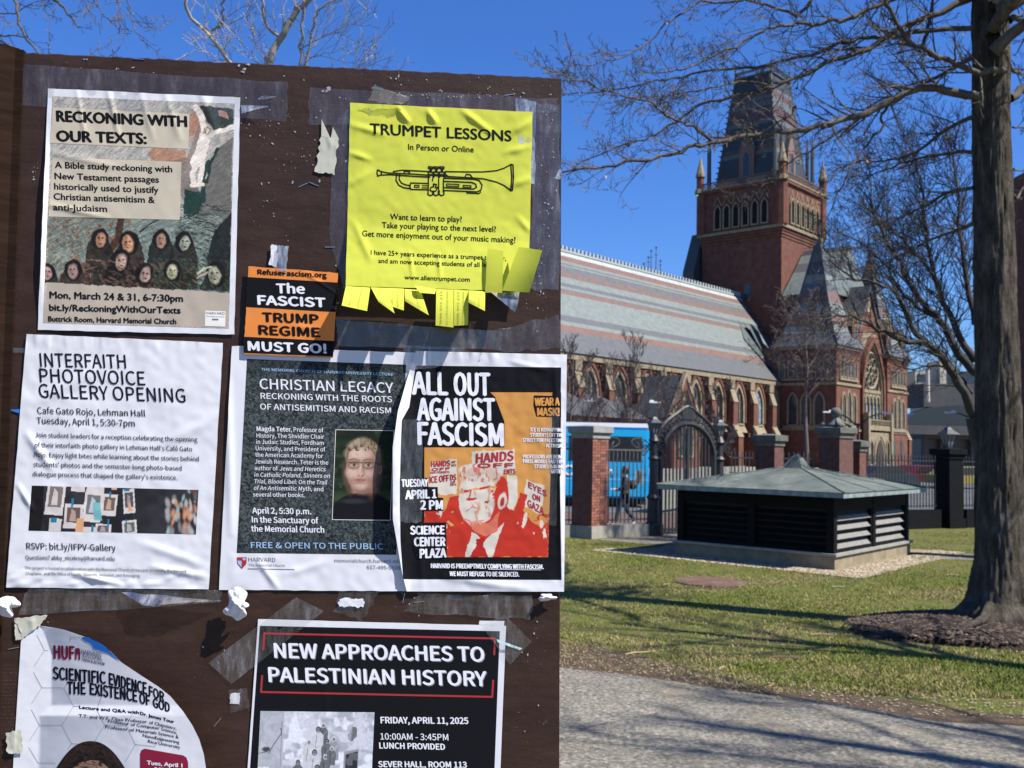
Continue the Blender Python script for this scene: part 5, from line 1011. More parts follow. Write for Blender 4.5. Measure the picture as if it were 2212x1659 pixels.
# local frame: x along the sunny right face, y along the dark left face (going back)
MB().box(0, KW, 0, KDp, 0, .25).build('base_wall', M_BASE, kr)
m = MB(); m.box(-.05, KW+.05, -.05, KDp+.05, .25, .30); m.build('ledge', M_LEDGE, kr)
m = MB(); m.box(.12, KW-.12, .12, KDp-.12, .30, 1.34); m.build('inner_box', simple('dark_interior', (0.01, 0.01, 0.01), .9), kr)
posts = [(0.02, 0.02), (KW*.5-.07, .02), (KW-.17, .02), (.02, KDp*.5-.07), (.02, KDp-.17), (KW-.17, KDp-.17)]
for x, y in posts: MB().box(x, x+.15, y, y+.15, .30, 1.36).build('corner_post', M_BLACK, kr)
for (x0, x1) in ((.17, KW*.5-.07), (KW*.5+.08, KW-.17)):
    MB().box(x0, x1, .03, .10, 1.08, 1.36).build('header', M_BLACK, kr)
    MB().box(x0, x1, .035, .10, .30, .36).build('sill_rail', M_BLACK, kr)
    for xs_ in (x0, x1-.06): MB().box(xs_, xs_+.06, .04, .12, .36, 1.08).build('stile', M_BLACK, kr)
    sl0 = None
    for i in range(4):
        z = .375+i*.175
        if sl0 is None: sl0 = MB().add([(x0+.06, .045, 0), (x1-.06, .045, 0), (x1-.06, .17, .135), (x0+.06, .17, .135), (x0+.06, .06, -.008), (x1-.06, .06, -.008), (x1-.06, .185, .125), (x0+.06, .185, .125)], [(0, 1, 2, 3), (4, 7, 6, 5), (0, 4, 5, 1), (3, 2, 6, 7), (1, 5, 6, 2), (0, 3, 7, 4)]).build('louvre_slat', M_LOUV, kr); sl0.location.z = z
        else: q = inst(sl0, 'louvre_slat', kr); q.location.z = z
for (y0, y1) in ((.17, KDp*.5-.07), (KDp*.5+.08, KDp-.17)):
    MB().box(.03, .10, y0, y1, 1.12, 1.36).build('header', M_BLACK, kr); MB().box(.035, .10, y0, y1, .30, .36).build('sill_rail', M_BLACK, kr)
    sl0 = None
    for i in range(6):
        z = .365+i*.124
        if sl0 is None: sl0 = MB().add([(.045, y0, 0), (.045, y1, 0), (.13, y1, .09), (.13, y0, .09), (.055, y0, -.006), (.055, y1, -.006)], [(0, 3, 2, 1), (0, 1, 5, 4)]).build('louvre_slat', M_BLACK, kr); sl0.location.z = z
        else: q = inst(sl0, 'louvre_slat', kr); q.location.z = z
OV = .28; rz = 1.36
m = MB(); m.box(-OV, KW+OV, -OV, KDp+OV, rz, rz+.10); m.build('fascia', simple('fascia_lead', (0.20, 0.24, 0.23), .5, noise=.45, scale=7), kr)
cxk, cyk = KW/2, KDp/2; m = MB(); e = OV+.02
m.add([(-e, -e, rz+.10), (KW+e, -e, rz+.10), (KW+e, KDp+e, rz+.10), (-e, KDp+e, rz+.10), (cxk-.12, cyk-.12, 1.87), (cxk+.12, cyk-.12, 1.87), (cxk+.12, cyk+.12, 1.87), (cxk-.12, cyk+.12, 1.87)], [(0, 1, 5, 4), (1, 2, 6, 5), (2, 3, 7, 6), (3, 0, 4, 7), (3, 2, 1, 0)])
rf = m.build('roof', M_COPPER, kr)
m = MB()
for c0 in ((-e, -e), (KW+e, -e), (KW+e, KDp+e), (-e, KDp+e)): m.tube([(c0[0], c0[1], rz+.105), (cxk+(.12 if c0[0] > 1 else -.12), cyk+(.12 if c0[1] > 1 else -.12), 1.875)], .016, 5)
for t in (.33, .66): m.tube([(-e+(KW+2*e)*t, -e, rz+.105), (cxk+(t-.5)*.3, cyk-.12, 1.872)], .008, 4); m.tube([(-e, -e+(KDp+2*e)*t, rz+.105), (cxk-.12, cyk+(t-.5)*.3, 1.872)], .008, 4)
m.build('hip_seam', M_COPPER, rf)
m = MB(); m.frus(cxk-.26, cxk+.26, cyk-.26, cyk+.26, 1.80, cxk-.10, cxk+.10, cyk-.10, cyk+.10, 2.08); m.frus(cxk-.10, cxk+.10, cyk-.10, cyk+.10, 2.08, cxk-.02, cxk+.02, cyk-.02, cyk+.02, 2.15); m.build('cap', M_COPPER, rf)

# ------------------------------------------------------------ fence, piers, gate
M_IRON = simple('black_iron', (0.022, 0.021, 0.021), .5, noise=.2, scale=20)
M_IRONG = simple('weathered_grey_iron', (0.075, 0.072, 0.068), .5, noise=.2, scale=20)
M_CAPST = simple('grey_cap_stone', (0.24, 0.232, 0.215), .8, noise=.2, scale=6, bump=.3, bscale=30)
M_SHADEST = simple('shade_toned_stone', (0.10, 0.10, 0.085), .85, noise=.35, scale=5, bump=.3, bscale=30); M_SHADEBR = simple('shade_toned_brick', (0.10, 0.045, 0.035), .85, noise=.3, scale=7, bump=.4, bscale=40)  # shade on the right-hand piers is put into these stone and brick colours
M_KERB = noise_mat('granite_kerb', [(.3, (0.23, 0.215, 0.18)), (.7, (0.33, 0.31, 0.265))], 6, bump=.2, bscale=40, dist=.005)
M_MORT = simple('mortar', (0.27, 0.215, 0.17), .95, noise=.2, scale=30)
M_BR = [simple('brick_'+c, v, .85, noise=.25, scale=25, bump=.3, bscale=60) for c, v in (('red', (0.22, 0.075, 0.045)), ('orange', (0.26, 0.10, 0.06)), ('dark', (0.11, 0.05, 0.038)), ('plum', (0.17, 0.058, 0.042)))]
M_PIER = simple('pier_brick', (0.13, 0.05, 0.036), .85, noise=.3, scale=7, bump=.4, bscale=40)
def pier(loc, rz_, w_, h_, label, cap=1, bricks=False, mat=None, capmat=None, depth=None, group='brick piers of the yard fence', ball=False):
    e_ = empty('brick_pier', (loc[0], loc[1], 0), rz_, label, 'gate pier', group); d_ = depth or w_; a, b = w_/2, d_/2
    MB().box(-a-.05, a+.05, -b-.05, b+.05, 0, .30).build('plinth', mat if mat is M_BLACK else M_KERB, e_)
    if bricks:
        MB().box(-a+.012, a-.012, -b+.012, b-.012, .30, h_).build('mortar_core', M_MORT, e_)
        rr = random.Random(5); ch = .0725; nrow = int((h_-.30)/ch); bl = .205; src = {}
        for k_ in range(nrow):
            z = .30+k_*ch+.005
            # stretcher, header alternate on the two sunny/viewer faces; closed at the corners
            spec = [.2, .1, .2, .1] if k_ % 2 == 0 else [.1, .2, .2, .1]; tot = sum(spec)+.012*3; f = (w_)/tot
            for face in (0, 1):
                u = -a
                for j, L_ in enumerate(spec):
                    L2 = L_*f
                    if (face == 0 and j == 3 and k_ % 2 == 0) or (face == 1 and j == 0 and False): pass
                    key = (face, L_, rr.choice((0, 0, 1, 1, 3, 2)))
                    if key not in src:
                        mm = MB(); mm.box(0, L2, -.006 if face == 0 else 0, .08, 0, ch-.012) if face == 0 else mm.box(-.08, .006, 0, L2, 0, ch-.012)
                        src[key] = mm.build('brick', M_BR[key[2]], e_); q = src[key]
                    else: q = inst(src[key], 'brick', e_)
                    q.location = (u, -b+.002*rr.random(), z) if face == 0 else (a-.002*rr.random(), -b+.09+(u+a)*(1-.09/w_), z)
                    if face == 1: q.scale = (1, (1-.09/w_), 1)
                    u += L2+.012*f
            MB_ = None
        m_ = MB(); m_.box(-a-.004, -a+.02, -b+.002, b, .30, h_); m_.build('brick_side', M_PIER, e_)
    else: MB().box(-a, a, -b, b, .30, h_).build('shaft', mat or M_PIER, e_)
    cm = capmat or M_CAPST
    m_ = MB(); m_.box(-a-.03, a+.03, -b-.03, b+.03, h_, h_+.09); m_.frus(-a-.03, a+.03, -b-.03, b+.03, h_+.09, -a-.09, a+.09, -b-.09, b+.09, h_+.14); m_.box(-a-.09, a+.09, -b-.09, b+.09, h_+.14, h_+.29); m_.frus(-a-.07, a+.07, -b-.07, b+.07, h_+.29, -a*.3, a*.3, -b*.3, b*.3, h_+.33); m_.build('cap', cm, e_)
    if ball:
        m_ = MB(); m_.lathe((0, 0, h_+.33), [(r9*.68, z9*.62) for r9, z9 in [(.42, 0), (.36, .10), (.24, .22), (.16, .34), (.12, .40), (.17, .46), (.22, .57), (.23, .64), (.20, .75), (.11, .84), (.02, .86)]], 16)
        for q in range(4):
            A_ = math.pi/2*q+math.pi/4; m_.tube([(.42*math.cos(A_), .42*math.sin(A_), h_+.33), (.34*math.cos(A_), .34*math.sin(A_), h_+.39), (.2*math.cos(A_), .2*math.sin(A_), h_+.43), (.1*math.cos(A_), .1*math.sin(A_), h_+.54)], [.07, .06, .05, .03], 6, True)
        m_.build('ball_finial', M_SHADEST, e_, smooth=True)
    return e_
PA = gnd(1272, 1162)
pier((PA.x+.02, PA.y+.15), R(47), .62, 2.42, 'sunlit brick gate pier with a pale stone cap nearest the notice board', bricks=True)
F0 = Vector((-7.0, 22.5)); F1 = Vector((PA.x-.3, PA.y+.15)); F1b = Vector((PA.x+.33, PA.y+.2)); GL = gnd(1412, 1157); GL = Vector((GL.x, GL.y+.1)); GR = Vector((5.62, 26.2))
PB1 = Vector((7.15, 26.9)); PB2 = Vector((9.15, 27.4)); PB3 = Vector((9.92, 27.9)); PD = Vector((13.3, 29.6)); PE = Vector((24.0, 34.5))
pk = MB(); pk.box(-.011, .011, -.011, .011, 0, 1); PK = pk.build('picket', M_IRONG); 
def finial(m, x, z): m.add([(x-.02, -.01, z), (x+.02, -.01, z), (x+.02, .01, z), (x-.02, .01, z), (x, 0, z+.11)], [(0, 1, 4), (1, 2, 4), (2, 3, 4), (3, 0, 4)])
used_pk = [False]
def panel(A, B, label, h=2.15, kerb=.30, sp=.125, mat=M_IRONG, style=0, kmat=None, low=True):
    d = B-A; L = d.length; e_ = empty('iron_fence', (A.x, A.y, 0), math.atan2(d.y, d.x), label, 'iron fence', 'iron fence panels along the yard')
    MB().box(0, L, -.17, .17, 0, kerb).build('kerb', kmat or M_KERB, e_)
    MB().box(0, L, -.022, .022, h-.02, h+.02).build('rail', mat, e_); MB().box(0, L, -.022, .022, kerb+.10, kerb+.13).build('rail', mat, e_)
    if style: MB().box(0, L, -.018, .018, h-.42, h-.39).build('rail', mat, e_)
    n = int(L/sp)
    for i in range(n):
        x = (i+.5)*L/n
        q = inst(PK, 'picket', e_); q.location = (x, 0, kerb+.04); q.scale = (1, 1, (h-kerb-.04) if style == 0 else (h+.10-kerb-.04))
        if mat is not M_IRONG: q.material_slots[0].link = 'OBJECT'; q.material_slots[0].material = mat
    m = MB()
    if style:
        for i in range(n): finial(m, (i+.5)*L/n, h+.10)
        o = m.build('picket_point', mat, e_); o['kind'] = 'stuff'
    else:
        def scroll(cx, s_):
            P_ = [(cx+s_*(.32*(1-t)*math.cos(t*7.5)), 0, h+.12+.12*(1-t)+.09*math.sin(t*7.5)) for t in [k_/22 for k_ in range(23)]]; m.tube(P_, .014, 4)
            for k_ in range(6): m.tube([(cx+s_*(.02+.05*k_), 0, h+.02), (cx+s_*(.05+.05*k_), 0, h+.12+.03*(k_ % 2)), (cx+s_*(.09+.05*k_), 0, h+.03)], .009, 4)
        scroll(L-.35, 1); m.build('scrollwork', mat, e_); m = MB(); scroll(.35, -1); m.build('scrollwork', mat, e_)
        m = MB()
        for i in range(n):
            x = (i+.5)*L/n
            if i % 1 == 0: m.tube([(x+.03*math.cos(q), 0, h-.62+.05*math.sin(q)) for q in [k_*.785 for k_ in range(9)]], .006, 3)
        o = m.build('ring_band', mat, e_); o['kind'] = 'stuff'
    if low:
        pass
    return e_
panel(F0, F1, 'fence panel running left from the sunlit brick pier behind the board')
panel(F1b, GL-Vector((.18, .05)), 'fence panel between the sunlit brick pier and the first lamp post')
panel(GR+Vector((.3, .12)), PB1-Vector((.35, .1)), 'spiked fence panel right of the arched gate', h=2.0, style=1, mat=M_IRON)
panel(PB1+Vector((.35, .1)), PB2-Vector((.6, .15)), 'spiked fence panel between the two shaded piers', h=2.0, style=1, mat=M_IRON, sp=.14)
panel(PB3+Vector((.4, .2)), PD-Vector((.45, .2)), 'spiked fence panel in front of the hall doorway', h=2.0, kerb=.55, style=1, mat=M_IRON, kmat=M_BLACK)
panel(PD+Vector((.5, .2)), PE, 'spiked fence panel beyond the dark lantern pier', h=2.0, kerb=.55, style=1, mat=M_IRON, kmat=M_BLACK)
PK.name = 'picket'; bpy.data.objects.remove(PK)
pier(PB1, R(42), .44, 2.34, 'brick pier with grey cap right of the arched gate', depth=.6, mat=M_SHADEBR, capmat=M_SHADEST)
pier(PB2, R(38), .66, 2.60, 'large shaded pier crowned by a stone ball finial', depth=.66, ball=True, mat=M_SHADEBR, capmat=M_SHADEST)
pier(PB3+Vector((0, .0)), R(42), .36, 2.24, 'lower brick pier beside the ball finial pier', capmat=M_SHADEST)
pier(PD, R(25), .58, 2.08, 'black shaded pier that carries the lantern', mat=M_BLACK, capmat=M_BLACK)  # this pier's shade is put into its black colour
# arched gate
gd = GR-GL; gw = gd.length; ge = empty('arched_gate', (GL.x, GL.y, 0), math.atan2(gd.y, gd.x), 'black wrought iron gate under a pointed scroll arch between two lamp posts', 'gate')
m = MB(); A0 = .22; A1 = gw-.22; ac = gw/2; ar = (A1-A0)/2
arc = [(ac-ar*math.cos(t), 0, 1.95+ar*.98*math.sin(t)) for t in [math.pi*i/24 for i in range(25)]]
m.tube([(A0, 0, 0)]+arc+[(A1, 0, 0)], .075, 6)
arc2 = [(ac-(ar+.22)*math.cos(t), 0, 1.95+(ar+.26)*math.sin(t)**.9+(.16*math.exp(-((t-math.pi/2)/.25)**2))) for t in [math.pi*i/24 for i in range(25)]]
m.tube(arc2, .05, 5); m.build('arch', M_IRON, ge)
m = MB(); rr = random.Random(3)
for i in range(24):
    a, b = Vector(arc[i]), Vector(arc2[i]); m.tube([a, (a+b)/2+Vector((.04, 0, .02)), b], .025, 4); c_ = (a+b)/2
    m.tube([(c_.x+.07*math.cos(q)*(1-.1*k_), 0, c_.z+.07*math.sin(q)*(1-.1*k_)) for k_, q in enumerate([j*.8 for j in range(8)])], .022, 4)
for s_ in (-1, 1):
    for j in range(5): cx = ac+s_*(.12+.10*j); m.tube([(cx+.09*math.cos(q), 0, 3.05-.11*j+.10*math.sin(q)) for q in [k_*.785 for k_ in range(9)]], .02, 4)
    m.tube([(ac+s_*.16, 0, 2.9), (ac+s_*.2, 0, 3.2), (ac+s_*.05, 0, 3.5), (ac, 0, 3.75)], .022, 4)
m.box(ac-.22, ac+.22, -.03, .03, 2.98, 3.28); m.tube([(ac, 0, 3.2), (ac, 0, 3.85)], [.04, .01], 5); m.build('scroll_crest', M_IRON, ge)
m = MB(); m.box(A0, A1, -.02, .02, 1.15, 1.2).box(A0, A1, -.02, .02, .12, .17).box(A0, A1, -.02, .02, 1.32, 1.36).box(ac-.04, ac+.04, -.035, .035, 0, 2.75); m.build('gate_rail', M_IRON, ge)
n_ = 15; bb = MB(); bb.box(-.017, .017, -.017, .017, 0, 1); B0 = bb.build('gate_bar', M_IRON, ge)
for i in range(n_):
    x = A0+(i+.5)*(A1-A0)/n_; top = 1.95+ar*.98*math.sqrt(max(0, 1-((x-ac)/ar)**2)); q = B0 if i == 0 else inst(B0, 'gate_bar', ge); q.location = (x, 0, .05); q.scale = (1, 1, top-.08)
# lantern posts
M_LGLASS = simple('lantern_glass', (0.14, 0.16, 0.16), .15)
def lantern(loc, zb, label, post=True, sc_=1.0, name='lamp_post'):
    e_ = empty(name, (loc[0], loc[1], 0), .3, label, 'lamp', 'black iron lanterns along the fence')
    if post:
        m = MB()
        m.lathe((0, 0, 0), [(.26, 0), (.26, .28), (.17, .34), (.15, .9), (.19, .95), (.13, 1.05), (.11, 1.9), (.16, 1.95), (.10, 2.02), (.08, 2.35), (.15, 2.4), (.06, zb)], 10); m.build('post', M_IRON, e_, smooth=False)
        for s_ in (-1, 1):
            m = MB()
            for q0 in (0, 1): m.tube([(s_*(.10+.24*math.sin(t)), (q0-.5)*.02, zb-.42+.14*math.sin(t*2.2)+.1*q0) for t in [k_*.28 for k_ in range(12)]], .016, 4)
            m.build('bracket', M_IRON, e_)
    s_ = sc_; z = zb
    m = MB(); m.frus(-.12*s_, .12*s_, -.12*s_, .12*s_, z+.05*s_, -.23*s_, .23*s_, -.23*s_, .23*s_, z+.50*s_); g_ = m.build('glass', M_LGLASS, e_)
    m = MB()
    for a in (-1, 1):
        for b in (-1, 1): m.tube([(a*.12*s_, b*.12*s_, z), (a*.235*s_, b*.235*s_, z+.52*s_)], .014, 4)
        m.tube([(a*.12*s_, 0, z), (a*.235*s_, 0, z+.52*s_)], .008, 4); m.tube([(0, a*.12*s_, z), (0, a*.235*s_, z+.52*s_)], .008, 4)
    m.box(-.13*s_, .13*s_, -.13*s_, .13*s_, z-.02, z+.05*s_); m.build('cage', M_IRON, e_)
    m = MB(); m.frus(-.31*s_, .31*s_, -.31*s_, .31*s_, z+.50*s_, -.12*s_, .12*s_, -.12*s_, .12*s_, z+.68*s_); m.frus(-.12*s_, .12*s_, -.12*s_, .12*s_, z+.68*s_, -.07*s_, .07*s_, -.07*s_, .07*s_, z+.78*s_); m.cyl((0, 0), .03*s_, .005, z+.78*s_, z+.95*s_, 6); m.build('hood', M_IRON, e_)
    return e_
lantern(GL, 2.58, 'black lamp post with glass lantern left of the arched gate', sc_=.55); lantern(GR, 2.58, 'black lamp post with glass lantern right of the arched gate', sc_=.55)
lantern(PD, 2.43, 'glass lantern standing on the black shaded pier', post=False, sc_=.78, name='pier_lantern')

# ------------------------------------------------------------ bus, barrier, walkers
M_BUS = simple('bright_blue_paint', (0.010, 0.36, 0.66), .4, spec=.5, noise=.06, scale=2); M_BWH = simple('white_paint', (.78, .8, .82), .4); M_WIN = simple('dark_glass', (0.02, 0.022, 0.025), .12, spec=.6); M_TYRE = simple('tyre', (0.02, 0.02, 0.02), .9)
BYd = 36.0; bz0 = .32; ba = aty(1404, 915, BYd); br_ = empty('bus', (ba.x, BYd, 0), R(0), 'bright blue bus with a white roof edge parked beyond the fence', 'bus')
BL = 11.6; BH = aty(1300, 912, BYd).z
m = MB(); m.box(-BL, 0, 0, 2.5, bz0, BH-.16); b_ = m.build('body', M_BUS, br_)
bm = bmesh.new(); bm.from_mesh(b_.data); bmesh.ops.bevel(bm, geom=[e2 for e2 in bm.edges], offset=.10, segments=2, affect='EDGES'); bm.to_mesh(b_.data); bm.free()
MB().box(-BL+.05, -.05, .05, 2.45, BH-.17, BH-.02).build('roof_edge', M_BWH, br_)
for x0, x1 in ((-1.65, -.28), (-2.98, -1.85), (-4.3, -3.2), (-6.2, -4.6), (-7.9, -6.4), (-9.6, -8.1)):
    f_ = MB().box(x0, x1, -.012, .1, 1.75, 2.62).build('window', M_WIN, br_); MB().box(x0-.03, x1+.03, -.008, .02, 1.70, 1.74).build('window_seal', M_TYRE, f_)
for x0, x1 in ((-1.95, -1.75), ): MB().box(x0, x1, -.02, .05, .5, 2.7).build('door_line', M_BUS, br_)
MB().box(-BL, 0, -.006, .01, 1.00, 1.06).build('side_moulding', simple('pale_blue', (0.12, 0.45, 0.75), .4), br_)
MB().box(-BL+.1, -.1, .1, 2.4, .12, .34).build('underbody', M_TYRE, br_)
for x in (-2.3, -8.8):
    m = MB(); m.prism([(.48*math.cos(t), .48*math.sin(t)) for t in [k_*math.pi/10 for k_ in range(20)]], -.03, .3, lambda u, w_, d: (x+u, d, .48+w_)); w1 = m.build('wheel', M_TYRE, br_)
    m = MB(); m.prism([(.27*math.cos(t), .27*math.sin(t)) for t in [k_*math.pi/8 for k_ in range(16)]], -.05, 0, lambda u, w_, d: (x+u, d, .48+w_)); m.build('rim', M_BWH, w1)
def word3d(body, mat, parent, x, y, z, size, name='lettering', bold=.03, rot=None):
    v, f = glyphs(body, 2); m = MB()
    for k_, (dx, dz) in enumerate(((0, 0), (bold, 0), (-bold, 0), (0, bold), (0, -bold))): m.add([(x+(a+dx)*size, y-.001*k_, z+(b+dz)*size) for a, b in v], f)
    return m.build(name, mat, parent)
word3d('CIT', M_BWH, br_, -3.2, -.02, 1.16, .55); word3d('Con', M_BWH, br_, -2.15, -.02, 1.18, .48)
# pale slatted barrier behind the gate
bA = gnd(1424, 1110); bB = gnd(1610, 1078); bA = Vector((bA.x, bA.y)); bB = Vector((bB.x, bB.y)); dB = bB-bA
M_PALE = simple('pale_board', (0.19, 0.183, 0.15), .8, noise=.12, scale=5)
be = empty('slatted_barrier', (bA.x, bA.y, 0), math.atan2(dB.y, dB.x), 'pale upright board barrier behind the arched gate', 'barrier'); nb = 34; L0 = dB.length
s0 = MB().box(-.12, .12, -.02, .02, .1, 1.50).build('board', M_PALE, be)
for i in range(nb):
    q = s0 if i == 0 else inst(s0, 'board', be); q.location = ((i+.5)*L0/nb, .012*(i % 2), .0); q.scale = (L0/nb/.26, 1, 1)
MB().box(0, L0, .035, .09, .3, .38).box(0, L0, .035, .09, 1.2, 1.28).build('cross_rail', M_PALE, be)
# small notice on the fence
nf = gnd(1396, 1160); ne = empty('fence_notice', (0, 0, 0), label='small grey notice plate hung on the fence by the first lamp post', cat='sign'); q = aty(1381, 1031, GL.y-.12)
MB().box(q.x-.10, q.x+.10, q.y-.01, q.y, q.z-.18, q.z+.18).build('plate', simple('plate_grey', (0.42, 0.42, 0.38), .6), ne)
m = MB()
for i in range(6): m.box(q.x-.06+.01*(i % 2), q.x+.06-.01*(i % 3), q.y-.013, q.y-.0105, q.z+.13-i*.05, q.z+.145-i*.05)
_l = m.build('print_lines', M_IRON, ne); _l['kind'] = 'stuff'
# people walking behind the fence (skin-modifier bodies)
def person(label, loc, rz_, hgt, coat, legs, skin, hair, step=1, bag=None, book=False):
    e_ = empty('person', (loc[0], loc[1], 0), rz_, label, 'person', 'people walking past the fence'); s_ = hgt/1.75
    def skinned(name, V_, E2, Rr, mat, sub=1):
        me = bpy.data.meshes.new(name); me.from_pydata([tuple(c*s_ for c in v) for v in V_], E2, []); o_ = bpy.data.objects.new(name, me); COL.objects.link(o_)
        md = o_.modifiers.new('s', 'SKIN'); 
        for i, sv in enumerate(me.skin_vertices[0].data): sv.radius = (Rr[i][0]*s_, Rr[i][1]*s_) if isinstance(Rr[i], tuple) else (Rr[i]*s_, Rr[i]*s_)
        me.skin_vertices[0].data[0].use_root = True
        m2 = o_.modifiers.new('b', 'SUBSURF'); m2.levels = m2.render_levels = sub
        dg = bpy.context.evaluated_depsgraph_get(); me2 = bpy.data.meshes.new_from_object(o_.evaluated_get(dg)); bpy.data.objects.remove(o_)
        me2.name = name; me2.materials.clear(); me2.materials.append(mat); me2.polygons.foreach_set('use_smooth', [True]*len(me2.polygons))
        q_ = bpy.data.objects.new(name, me2); COL.objects.link(q_); q_.parent = e_; return q_
    f = step
    # facing +x ; legs swing along x
    V_ = [(0, 0, .92), (0, 0, 1.12), (0, 0, 1.36), (.01, 0, 1.47), (.03, 0, 1.54), (.04, 0, 1.64), (.035, 0, 1.71),
          (0, .17, 1.39), (.06, .23, 1.13), (.24, .17, 1.04), (.31, .14, 1.06), (0, -.17, 1.39), (-.07, -.23, 1.12), (.02, -.24, .90), (.05, -.23, .82),
          (.02, .09, .86), (.20*f, .09, .50), (.26*f, .09, .09), (.40*f, .09, .03), (-.02, -.09, .86), (-.06*f, -.09, .47), (-.34*f, -.09, .14), (-.24*f, -.09, .04)]
    E2 = [(0, 1), (1, 2), (2, 3), (3, 4), (4, 5), (5, 6), (2, 7), (7, 8), (8, 9), (9, 10), (2, 11), (11, 12), (12, 13), (13, 14), (0, 15), (15, 16), (16, 17), (17, 18), (0, 19), (19, 20), (20, 21), (21, 22)]
    Rr = [(.13, .16), (.11, .15), (.12, .17), .055, .075, .095, .07, .07, .055, .042, .036, .07, .055, .042, .036, .09, .062, .045, .04, .09, .062, .045, .04]
    skinned('body', V_, E2, Rr, skin)
    skinned('coat', [(0, 0, .78), (0, 0, .95), (0, 0, 1.15), (0, 0, 1.36), (0, 0, 1.43), (0, .17, 1.39), (.06, .24, 1.13), (.21, .175, 1.05), (0, -.17, 1.39), (-.07, -.24, 1.12), (.015, -.245, .93)], [(0, 1), (1, 2), (2, 3), (3, 4), (3, 5), (5, 6), (6, 7), (3, 8), (8, 9), (9, 10)], [(.16, .20), (.155, .19), (.145, .18), (.15, .19), .08, .09, .072, .06, .09, .072, .06], coat)
    skinned('trousers', [(0, 0, .90), (.02, .09, .84), (.20*f, .09, .50), (.26*f, .09, .11), (-.02, -.09, .84), (-.06*f, -.09, .47), (-.33*f, -.09, .16)], [(0, 1), (1, 2), (2, 3), (0, 4), (4, 5), (5, 6)], [(.13, .16), .105, .078, .062, .105, .078, .062], legs)
    skinned('shoes', [(.25*f, .09, .06), (.40*f, .09, .035)], [(0, 1)], [.055, .045], M_BWH); skinned('shoes', [(-.33*f, -.09, .12), (-.22*f, -.09, .045)], [(0, 1)], [.055, .045], M_BWH)
    m = MB(); m.lathe((.025*s_, 0, 1.60*s_), [(.085*s_, -.08*s_), (.105*s_, -.02*s_), (.108*s_, .06*s_), (.085*s_, .125*s_), (.03*s_, .15*s_)], 12); h_ = m.build('hair', hair, e_, smooth=True); h_.location.x = -.035*s_
    if bag: skinned('backpack', [(-.20, 0, 1.05), (-.21, 0, 1.22), (-.19, 0, 1.36)], [(0, 1), (1, 2)], [(.10, .15), (.12, .16), (.08, .12)], bag)
    if book: MB().box(.27*s_, .43*s_, .03*s_, .17*s_, 1.06*s_, 1.09*s_).build('book', M_BWH, e_)
    return e_
SK = simple('skin', (0.42, 0.24, 0.17), .6); HB = simple('dark_hair', (0.015, 0.011, 0.009), .6)
CB = simple('black_coat', (0.012, 0.012, 0.015), .8); CG = simple('grey_coat', (0.06, 0.065, 0.075), .8); JB = simple('dark_jeans', (0.015, 0.03, 0.06), .85)
q = gnd(1349, 1137); person('person in a black coat walking left with a book in hand and a backpack', (q.x, q.y), math.pi, 1.70, CB, JB, SK, HB, 1, bag=CB, book=True)
q = gnd(1290, 1138); person('person in a grey coat half hidden behind the sunlit brick pier', (q.x, q.y), math.pi*.96, 1.62, CG, CB, SK, HB, 1)
